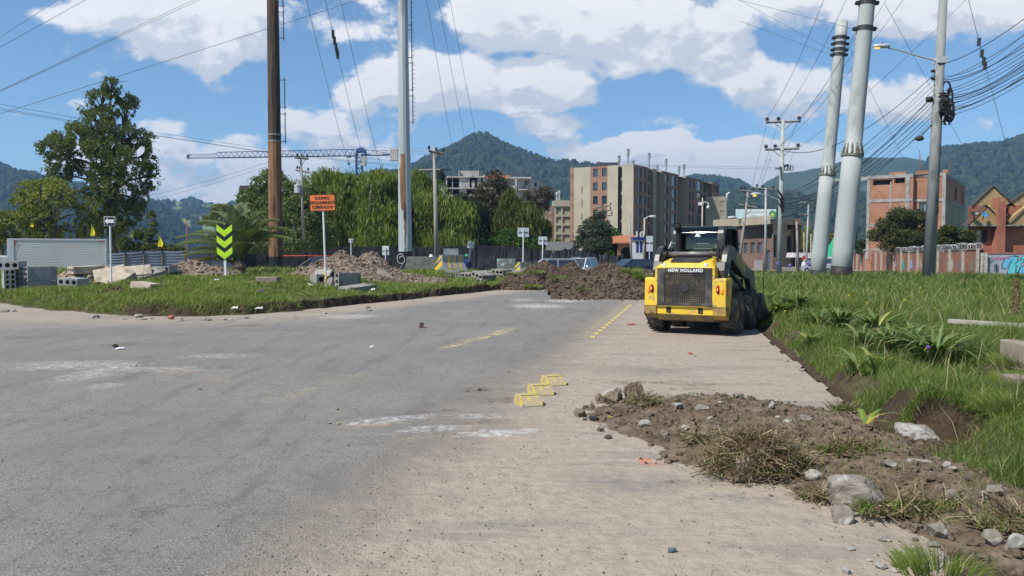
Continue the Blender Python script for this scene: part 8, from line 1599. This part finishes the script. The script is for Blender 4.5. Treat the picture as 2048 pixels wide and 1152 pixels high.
k_ = 46 / F; gx = lambda u: (u - 1971) * k_; gz_ = lambda v: zx(v, 46) + .2
def quadp(nm, pts, c, d): b = MB(); b.add([P(gx(u), gz_(v), d) for u, v in pts], [tuple(range(len(pts)))]); return b.build(nm, flat('spray_%d_%d_%d' % tuple(int(q * 99) for q in c), c, .8), t, fixn=False)
tq, bl_, dkk, pk = (.10, .52, .58), (.13, .40, .62), (.015, .02, .03), (.50, .16, .30)
def letter(pts, c, d): 
    cx = sum(p[0] for p in pts) / len(pts); cy = sum(p[1] for p in pts) / len(pts); quadp('graffiti', [(cx + (u - cx) * 1.12 + .3 * (1 if u > cx else -1), cy + (v - cy) * 1.10) for u, v in pts], dkk, d); quadp('graffiti', pts, c, d + .004)
letter([(2002, 530), (2006, 520), (2014, 514), (2024, 512), (2027, 515), (2018, 522), (2014, 530), (2010, 537), (2004, 537)], bl_, .006); letter([(2012, 545), (2016, 530), (2024, 514), (2030, 514), (2027, 530), (2026, 547), (2020, 550), (2014, 549)], tq, .012)
letter([(2026, 528), (2033, 521), (2040, 519), (2041, 524), (2034, 528), (2038, 532), (2036, 541), (2028, 545), (2029, 538), (2031, 533)], tq, .018); letter([(2032, 549), (2036, 534), (2048, 530), (2062, 532), (2064, 545), (2056, 552), (2042, 553)], bl_, .024); letter([(2035, 516), (2040, 512), (2046, 514), (2047, 518), (2038, 519)], tq, .02); letter([(2042, 524), (2056, 520), (2070, 524), (2066, 531), (2050, 530)], tq, .03); letter([(2048, 556), (2053, 552), (2060, 558), (2054, 562)], tq, .03)
def stroke(pts, c, w=.018, d=.012): b = MB(); b.tube([P(gx(u), gz_(v), d) for u, v in pts], w, 4); b.build('graffiti', flat('spray_%d_%d_%d' % tuple(int(q * 99) for q in c), c, .8), t, fixn=False)
import itertools
for k in range(7): stroke([(1984 + k * 4.5, 520 - k * .4), (1987 + k * 4.5, 514 - (k % 3)), (1989 + k * 4.5, 521 - k * .6), (1992 + k * 4.5, 516)], pk, .012)
stroke([(1972.5 + 6.5 + 6.5 * cos(q * pi / 6), 521 + 5 * sin(q * pi / 6)) for q in range(13)], dkk, .010); stroke([(1976, 521), (1979, 518), (1980, 524), (1983, 519)], dkk, .010)
for k in range(5): stroke([(1987, 530 + k * 3), (1993 + k % 2, 528 + k * 3), (1990, 533 + k * 3), (1996, 531 + k * 3)], dkk, .010)
for k in range(5): stroke([(1976 + k * 3, 550 - k), (1978 + k * 3, 543 + k), (1979 + k * 3, 556)], (.12, .30, .55), .012)
for k in range(8): stroke([(1996 + k * 5, 556), (1999 + k * 5, 550), (2001 + k * 5, 558)], dkk, .010)
tt = tree('small yellow-green bush at the foot of the stone pillar', 1945, 560, 45.2, [(1938, 553, 6, 4), (1948, 556, 8, 4), (1957, 558, 6, 3)], 900, .12, Ly, 71, .03, name='shrub', cat='shrub')

# ================================================================ FENCES, NETTING, TRUCK, CRANE, CARS
def sheetfence(label, pts, m, pm, wave=.0, nm='fence', cat='fence', rib=None, sag=.05):
    """pts: (u, D, vtop) ; bottom on the ground"""
    t = thing(nm, label, cat, (0, 0, 0)); 
    for i in range(len(pts) - 1):
        (u0, D0, v0), (u1, D1, v1) = pts[i], pts[i + 1]; a, c = dp(u0, v0, D0), dp(u1, v1, D1); n = 24; b = MB(); vs = []; rows = 22 if rib else 5
        nn = (c - a).cross(Vector((0, 0, 1))).normalized()
        for k in range(n + 1):
            s = k / n; p = a.lerp(c, s); zt = p.z - sag * sin(pi * s); zb = float(dip(p.y)) - .25
            for j in range(rows + 1):
                w = (rib * sin(j * pi)) if rib else 0; w = (rib if j % 2 else 0) if rib else wave * fbm(np.array(s * 8 + i * 5), np.array(j * .6), 1., 3, i) * 2; vs.append(Vector((p.x, p.y, zb + (zt - zb) * j / rows)) + nn * float(w))
        R1 = rows + 1; b.add(vs, [(k * R1 + j, (k + 1) * R1 + j, (k + 1) * R1 + j + 1, k * R1 + j + 1) for k in range(n) for j in range(rows)]); b.build('panel', m, t, fixn=False)
        b = MB(); b.cone((c.x, c.y - .06, -.5), (c.x, c.y - .06, c.z + .05), .05, .05, 6); b.build('post', pm, t)
    return t
sheetfence('blue-grey corrugated metal fence behind the rubble, left of the palm', [(200, 58, 506), (250, 58.5, 505), (287, 59, 502), (325, 59.5, 502), (372, 60, 501), (420, 61, 501), (470, 62, 502)], mat('corrugated_grey', (.13, .16, .20), (.19, .22, .26), 1, .5, metal=.2), dkmetal, rib=.035)
net = mat('dark_netting', (.012, .014, .018), (.03, .033, .04), .8, .85, world=True)
sheetfence('long dark netting fence along the foot of the trees', [(462, 73, 494), (540, 74, 490), (610, 74.5, 491), (680, 75, 492), (760, 75.5, 493), (830, 76, 494), (900, 76, 492), (950, 76, 490), (1010, 76, 491), (1060, 76, 496), (1095, 76, 500)], net, dkmetal, wave=.12, nm='netting_fence')
sheetfence('dark tarpaulin fence with a raised peak below the apartment block', [(1095, 75, 503), (1130, 75, 497), (1147, 75, 492), (1180, 75, 505), (1215, 75, 508), (1245, 75, 508)], mat('tarpaulin', (.018, .02, .026), (.035, .038, .045), .6, .6, world=True), dkmetal, wave=.25, nm='netting_fence', sag=.2)
b = MB(); b.box((-1.4, 0, 0), (1.4, .1, .9)); p = dp(1120, 495, 80); tag(b.build('grey_wall', flat('dull_wall', (.25, .25, .25)), loc=(p.x, p.y, p.z - .3)), 'low grey wall behind the tarpaulin fence', 'wall')
for i, (u, v) in enumerate(((250, 547), (288, 553), (325, 548))): 
    p = dp(u, v, 34); p.z = G(p.x, p.y) - .1; b = MB(); b.cone((0, 0, 0), (.02, 0, .95), .055, .045, 8); tag(b.build('wooden_stake', bark, loc=p), ['left', 'middle', 'right'][i] + ' wooden stake before the corrugated fence', 'stake', 'wooden stakes')
# flags
for i, (u, v, h_, w) in enumerate(((183, 448, 24, 9), (262, 462, 12, 4), (318, 470, 24, 11), (62, 446, 8, 8))):
    D = 60; a = dp(u, v, D); t = thing('yellow_flag', ['long yellow flag under the tallest tree, left', 'narrow yellow flag under the tallest tree, middle', 'tall yellow flag right of the tallest tree', 'small yellow flag far left above the truck'][i], 'flag', tuple(a)); b = MB(); k = F / D; hh_, ww = h_ / k, w / k; b.add([(0, 0, 0), (ww * .3, .05, -hh_ * .3), (ww * .8, -.05, -hh_ * .75), (ww * .5, .05, -hh_), (-ww * .3, -.05, -hh_ * .95), (-ww * .1, 0, -hh_ * .5)], [(0, 5, 4, 3, 2, 1)]); b.build('cloth', flat('flag_yellow', (.75, .65, .02), .7), t, fixn=False); b = MB(); b.cone((ww * .05, .03, .1), (ww * .05, .03, -hh_ - 1.2), .02, .02, 5); b.build('pole', dkmetal, t)
# box truck
def truck():
    D = 48.; gz = -.33; x0, x1 = xx(15, D), xx(214, D); zt = zx(477, D); zb = zx(547, D); th = radians(24); t = thing('box_truck', 'white box truck with a ribbed cargo box parked behind the rubble', 'truck', (x0, D, gz), th)
    L = ua(214, Vector((x0, D, 0)), Vector((cos(th), sin(th), 0))); zt -= gz; zb -= gz; wt = flat('truck_white', (.66, .66, .67), .4); b = MB(); n = 19
    prof = []
    for k in range(n): z0 = zb + .06 + (zt - zb - .18) * k / n; dz = (zt - zb - .18) / n; prof += [(.0, z0), (.0, z0 + dz * .5), (.075, z0 + dz * .55), (.075, z0 + dz * .95)]
    b.prism([(.04 + 0, zb)] + [(y, z) for y, z in prof] + [(.08, zt - .1), (2.2, zt - .1), (2.2, zb)], .06, L - .05, 'x'); b.build('cargo_box', mat('ribbed_side', (.80, .77, .72), (.86, .84, .80), .5, .5), t)
    b = MB(); b.box((0, -.03, zt - .1), (L, 2.25, zt)); b.box((0, -.03, zb - .05), (.34, .06, zt - .1)); b.box((L - .08, -.03, zb - .05), (L, .06, zt - .1)); b.box((0, -.03, zb - .06), (L, .05, zb + .06)); b.build('box_rim', wt, t, bevel=.01)
    n = 14; b = MB()
    fx = x0 - xx(14, D) 
    pr = []
    for k in range(n): z0 = zb + (zt - zb - .1) * k / n; dz = (zt - zb - .1) / n; pr += [(0., z0), (0., z0 + dz * .5), (-.03, z0 + dz * .5), (-.03, z0 + dz * .98)]
    b.prism([(.02, zb)] + [(x + .0, z) for x, z in pr] + [(.02, zt - .1)], 0, 2.2, 'y'); b.build('box_front', mat('ribbed_front', (.55, .56, .56), (.62, .62, .62), .5, .5), t)
    b = MB()
    for (xa, xb, za, zb2) in ((.37, .53, zt - .20, zt - .14), (.37, .42, zt - .42, zt - .2), (L - .45, L - .1, zt - .16, zt - .12), (.2, .9, zb - .03, zb + .0), (1.6, 2.2, zb - .03, zb), (3.1, 3.6, zb - .03, zb)): b.box((xa, -.036, za), (xb, -.028, zb2))
    b.build('reflector', flat('reflector_red', (.55, .04, .04)), t)
    b = MB(); b.prism([(-.05, .45), (-.05, 1.6), (-.12, 1.72), (-.9, 1.74), (-1.35, 1.55), (-1.6, 1.0), (-1.62, .45)], .1, 2.0, 'y'); cab = b.build('cab', wt, t, bevel=.06); b = MB(); b.prism([(-.45, 1.15), (-.45, 1.58), (-.95, 1.6), (-1.2, 1.15)], .085, .105, 'y'); b.build('side_window', gls, cab)
    b = MB(); b.box((-1.5, .3, .25), (L - .2, 1.9, .42)); b.build('chassis', dkmetal, t)
    for x in (-1.0, L - 1.3):
        for y in (.15, 1.75): b = MB(); b.lathe([(.2, -.12), (.36, -.13), (.38, -.08), (.38, .08), (.36, .13), (.2, .12)], 24, 'y'); w = b.build('wheel', flat('truck_tyre', (.02, .02, .02)), t, smooth=True, loc=(x, y + .1, .38)); b = MB(); b.lathe([(0, -.06), (.12, -.08), (.2, -.04)], 16, 'y'); b.build('rim', steel, w)
truck()
# tower crane
D = 200; t = thing('tower_crane', 'blue tower crane with a long lattice jib beyond the trees', 'crane', (xx(720, D), D, zg)); cb = flat('crane_blue', (.035, .08, .22), .5); Z = lambda v: zx(v, D) - zg; Xc = lambda u: xx(u, D) - xx(720, D)
def lattice(nm, p, q, w0, w1, n, r, m): 
    b = MB(); pts = []; d = (q - p)
    hor = abs(d.x) > abs(d.z)
    if hor:
        top = lambda s: p.lerp(q, s) + Vector((0, 0, w0 + (w1 - w0) * s)); f0 = lambda s: p.lerp(q, s) + Vector((0, -.5, 0)); f1 = lambda s: p.lerp(q, s) + Vector((0, .5, 0))
        for f in (top, f0, f1): b.tube([f(0), f(1)], r, 4)
        for k in range(n):
            for f in (f0, f1): b.tube([f(k / n), top((k + .5) / n), f((k + 1) / n)], r * .6, 3)
    else:
        c = [Vector((a, e, 0)) for a, e in ((-w0, -w0), (w0, -w0), (w0, w0), (-w0, w0))]
        for e in c: b.tube([p + e, q + e], r, 4)
        for k in range(n):
            for i in range(4): b.tube([p.lerp(q, k / n) + c[i], p.lerp(q, (k + 1) / n) + c[(i + 1) % 4]], r * .6, 3); b.tube([p.lerp(q, k / n) + c[i], p.lerp(q, k / n) + c[(i + 1) % 4]], r * .6, 3)
    b.build(nm, m, t)
lattice('mast', Vector((0, 0, 0)), Vector((0, 0, Z(309))), .72, .72, 16, .13, cb); lattice('jib', Vector((Xc(712), 0, Z(311.5))), Vector((Xc(440), 0, Z(315.5))), 1.6, 1.35, 26, .10, cb); lattice('jib', Vector((Xc(440), 0, Z(315.5))), Vector((Xc(382), 0, Z(316))), 1.0, .9, 8, .09, flat('crane_pale', (.35, .38, .5)))
b = MB(); b.tube([(Xc(432), 0, Z(308)), (Xc(441), 0, Z(303.5))], .08, 4); b.box((Xc(378), -.4, Z(317.5)), (Xc(382), .4, Z(309.5))); b.build('jib_end', cb, t)
b = MB(); b.box((Xc(725), -.6, Z(311)), (Xc(797), .6, Z(308.5))); b.tube([(Xc(728), 0, Z(298)), (Xc(785), 0, Z(308))], .06, 4)
for k in range(9): b.tube([(Xc(735 + k * 5), -.6, Z(309)), (Xc(735 + k * 5), -.6, Z(301))], .04, 3)
b.tube([(Xc(735), -.6, Z(301)), (Xc(778), -.6, Z(301))], .04, 3); b.build('counter_jib', cb, t); b = MB(); b.box((Xc(744), -.7, Z(310)), (Xc(766), -.62, Z(307.5))); b.build('name_plate', white, t)
b = MB()
for k in range(4): b.box((Xc(782 + k * 3.8), -.7, Z(321.5)), (Xc(785.3 + k * 3.8), .7, Z(298)))
b.build('counterweight', flat('ballast', (.55, .50, .47)), t)
b = MB(); b.prism([(Xc(713), Z(312)), (Xc(715), Z(299)), (Xc(720), Z(297)), (Xc(729), Z(296)), (Xc(734), Z(301)), (Xc(734), Z(312)), (Xc(730), Z(312)), (Xc(731), Z(304)), (Xc(717), Z(304)), (Xc(718), Z(312))], -.8, .8, 'y'); b.box((Xc(716), -.7, Z(305)), (Xc(731), .7, Z(302))); b.build('tower_head', cb, t); b = MB(); b.box((Xc(726), -1, Z(332)), (Xc(734), .5, Z(314))); b.build('cabin', flat('cab_cream', (.5, .5, .42)), t)
b = MB(); b.box((Xc(696), -.4, Z(315)), (Xc(704), .4, Z(312))); b.tube([(Xc(699), 0, Z(314)), (Xc(699), 0, Z(326))], .04, 3); b.lathe([(0, -.4), (.4, -.2), (.4, .2), (0, .4)], 10, 'z', (Xc(699), 0, Z(327))); b.build('trolley', flat('hook_teal', (.12, .3, .38)), t)
b = MB(); D = 78; b.box((xx(481, D), D, -.4), (xx(487, D), D + .3, zx(371, D))); b.box((xx(487, D), D, zx(380, D)), (xx(499, D), D + .2, zx(371, D))); tag(b.build('dark_board', flat('board_back', (.07, .06, .055))), 'edge of a tall dark board behind the grey green tree', 'board'); b = MB(); p = dp(374, 520, 58); b.cone((p.x, p.y, -.4), (p.x, p.y, zx(440, 58)), .03, .03, 6); tag(b.build('orange_rod', flat('rod', (.6, .15, .08))), 'thin orange rod left of the palm', 'rod')
# cars
def car(label, u, D, yaw, col, kind='suv', gz=None):
    gz = float(dip(D)) if gz is None else gz; x = xx(u, D); t = thing('parked_car', label, 'car', (x, D, gz), yaw, 'cars standing beyond the heaps')
    m = mat('car_' + col[0], col[1], tuple(c * .92 for c in col[1]), 3, .28, spec=.6, metal=.2); L = 4.4; Wd = .88; R = .33
    H = {'suv': 1.68, 'sedan': 1.45, 'hatch': 1.5}[kind]
    lo = [(-L / 2, .35), (-L / 2 - .02, .7), (-L / 2 + .1, 1.0), (-L / 2 + .5, 1.02), (.95, 1.0), (1.2, .98), (L / 2 - .2, .82), (L / 2, .6), (L / 2, .3), (L / 2 - .5, .24), (-L / 2 + .5, .24)]
    b = MB(); b.prism(lo, -Wd, Wd, 'y'); body = b.build('body', m, t, bevel=.07, seg=3)
    bk = {'suv': -2.05, 'hatch': -1.95, 'sedan': -1.55}[kind]; tk = {'suv': -1.75, 'hatch': -1.5, 'sedan': -.95}[kind]; base = [(bk, 1.0), (1.25, .99)]; top = [(tk, H - .03), (.35, H - .02)]
    def ring(pts, y0, y1): return [(pts[0][0], -y0, pts[0][1]), (pts[1][0], -y0, pts[1][1]), (pts[1][0], y0, pts[1][1]), (pts[0][0], y0, pts[0][1])]
    b = MB(); b.add(ring(base, Wd - .06, 0) + ring(top, Wd - .24, 0), [(0, 1, 5, 4), (1, 2, 6, 5), (2, 3, 7, 6), (3, 0, 4, 7)]); b.build('windows', gls, t)
    b = MB(); b.add([(tk - .04, -Wd + .22, H - .05), (.4, -Wd + .22, H - .05), (.4, Wd - .22, H - .05), (tk - .04, Wd - .22, H - .05), (tk, -Wd + .28, H), (.2, -Wd + .28, H), (.2, Wd - .28, H), (tk, Wd - .28, H)], [(0, 1, 5, 4), (1, 2, 6, 5), (2, 3, 7, 6), (3, 0, 4, 7), (4, 5, 6, 7), (0, 3, 2, 1)])
    for s in (-1, 1):
        for (xa, xb, za, zb_) in ((1.25, .37, .99, H - .04), (bk, tk, 1.0, H - .04), (-.35, -.38, 1., H - .04)): b.tube([(xa, s * (Wd - .055), za), (xb, s * (Wd - .235), zb_)], .045, 6)
    if kind == 'suv':
        for s in (-1, 1): b.tube([(tk + .1, s * .6, H + .05), (.25, s * .6, H + .05)], .025, 6)
    b.build('roof', m, t)
    for xw in (-1.35, 1.35):
        for s in (-1, 1): b = MB(); b.lathe([(.18, -.1), (R - .02, -.11), (R, -.06), (R, .06), (R - .02, .11), (.18, .1)], 20, 'y'); w = b.build('wheel', flat('car_tyre', (.02, .02, .02)), t, smooth=True, loc=(xw, s * (Wd - .06), R)); b = MB(); b.lathe([(0, -.07), (.19, -.09), (.2, -.05)], 14, 'y'); o = b.build('rim', steel, w); o.scale = (1, -s * -1, 1)
    for s in (-1, 1):
        b = MB(); b.box((L / 2 - .14, s * .62 - .16, .60), (L / 2 - .0, s * .62 + .16, .74)); b.build('headlight', flat('lens_clear', (.7, .7, .7), .2), t, bevel=.03); b = MB(); b.box((-L / 2 - .02, s * .68 - .12, .72), (-L / 2 + .1, s * .68 + .12, .92)); b.build('tail_light', flat('lens_red', (.28, .012, .015)), t, bevel=.02); b = MB(); b.box((.95, s * .98 - .08, .98), (1.1, s * .98 + .08, 1.12)); b.build('mirror', m, t, bevel=.03)
    return t
sil = ('silver', (.36, .38, .40)); wh = ('white', (.74, .75, .76)); nv = ('navy', (.02, .03, .07)); gy = ('grey', (.10, .11, .12))
car('silver estate car behind the left dark heap', 1099, 58, pi + .35, sil, 'suv', -.56); car('white car facing the camera right of the silver estate', 1160, 62, -pi / 2 - .45, wh, 'suv', -.5); car('dark navy car seen over the right dark heap', 1262, 60, pi + .5, nv, 'hatch', -.38); car('white hatchback tucked behind the navy car', 1290, 63, .8, wh, 'hatch', -.5)
t = car('dark grey car with a roof rack carrying red pipes, left of the grey brown heap', 636, 54, pi + .1, gy, 'suv', -.42); b = MB()
for k in range(4): b.tube([(-1.7, -.3 + k * .12, 1.80), (2.6, -.3 + k * .12, 1.80)], .035, 6)
o = b.build('red_pipes', flat('pipe_red', (.55, .04, .03), .5), smooth=True); o.location = t.location + Vector((0, 0, .0)); o.rotation_euler = t.rotation_euler; tag(o, 'bundle of red pipes tied on the roof of the dark grey car', 'pipes')
for u, D, y, c, k, l in ((1522, 108, .3, nv, 'hatch', 'dark car far off just right of the loader cab'), (1535, 104, 2.9, wh, 'hatch', 'white car before the brick office'), (1573, 100, -1.2, gy, 'suv', 'grey car before the office end windows'), (1643, 84, -1.3, wh, 'hatch', 'pale car between the two thick poles, nearer'), (1652, 70, 1.9, sil, 'hatch', 'silver car half hidden by the nearest thick pole'), (1700, 96, .4, wh, 'hatch', 'small white car at the far end of the red brick wall')): car(l, u, D, y, c, k)
# street clutter beyond the verge
t = thing('canopy', 'white market canopy low behind the verge right of the office', 'canopy', (xx(1626, 92), 92, -.4)); b = MB(); b.prism([(-2.6, 1.5), (-2.5, 2.05), (2.4, 2.05), (2.7, 1.5)], -1, 1.5, 'y'); b.build('roof', flat('canvas', (.6, .6, .62)), t)
for s in (-1, 1): b = MB(); b.cone((s * 2.3, -.9, 0), (s * 2.3, -.9, 1.6), .04, .04, 6); b.build('leg', steel, t)
t = thing('canopy', 'second white canopy peeping out right of the shorter thick pole', 'canopy', (xx(1668, 84), 84, -.4)); b = MB(); b.prism([(-1.6, 1.3), (-1.2, 1.75), (1.1, 1.8), (1.5, 1.3)], -1, 1.5, 'y'); b.build('roof', flat('canvas', (.6, .6, .62)), t); b = MB(); b.cone((-1.3, -.9, 0), (-1.3, -.9, 1.4), .04, .04, 6); b.cone((1.3, -.9, 0), (1.3, -.9, 1.4), .04, .04, 6); b.build('leg', steel, t)
t = thing('parasol', 'green parasol with yellow pattern between the two thick poles', 'parasol', (xx(1668, 72), 72, -.4)); b = MB()
for k in range(8): a0, a1 = k * pi / 4, (k + 1) * pi / 4; b.mi = k % 2 == 5; b.add([(0, 0, zx(474, 72) + .4), (1.1 * cos(a0), 1.1 * sin(a0), 1.65), (1.1 * cos(a1), 1.1 * sin(a1), 1.65)], [(0, 1, 2)])
b.build('canopy', mat('parasol_green', (.02, .30, .14), (.4, .5, .05), 1.2, .7, thr=(.6, .64)), t, fixn=False); b = MB(); b.cone((0, 0, 0), (0, 0, zx(474, 72) + .4), .03, .03, 6); b.build('pole', steel, t)
t = thing('stop_sign', 'small round red sign left of the shorter thick pole', 'road sign', (xx(1611, 88), 88, -.4)); b = MB(); b.cone((0, 0, zx(517, 88) + .4), (0, .03, zx(517, 88) + .4), .36, .36, 8, ph=.5); b.build('sign_face', flat('sign_red', (.5, .03, .04)), t); b = MB(); b.cone((0, .04, 0), (0, .04, 1.6), .03, .03, 6); b.build('post', steel, t)
b = MB(); b.box((0, 0, 0), (xx(1560, 95) - xx(1510, 95), .2, 1.3)); tag(b.build('low_wall', conc_l, loc=(xx(1510, 95), 95, -.5)), 'pale low wall in front of the brick office', 'wall')
# parked loader neighbour: low rail line between street and verge
b = MB(); p, q = dp(1560, 521, 86), dp(1710, 521, 86); b.box((0, 0, -.45), (q.x - p.x, .15, .12)); tag(b.build('kerb', conc, loc=(p.x, 86, 0)), kind='structure')
print('objects', len(bpy.data.objects))
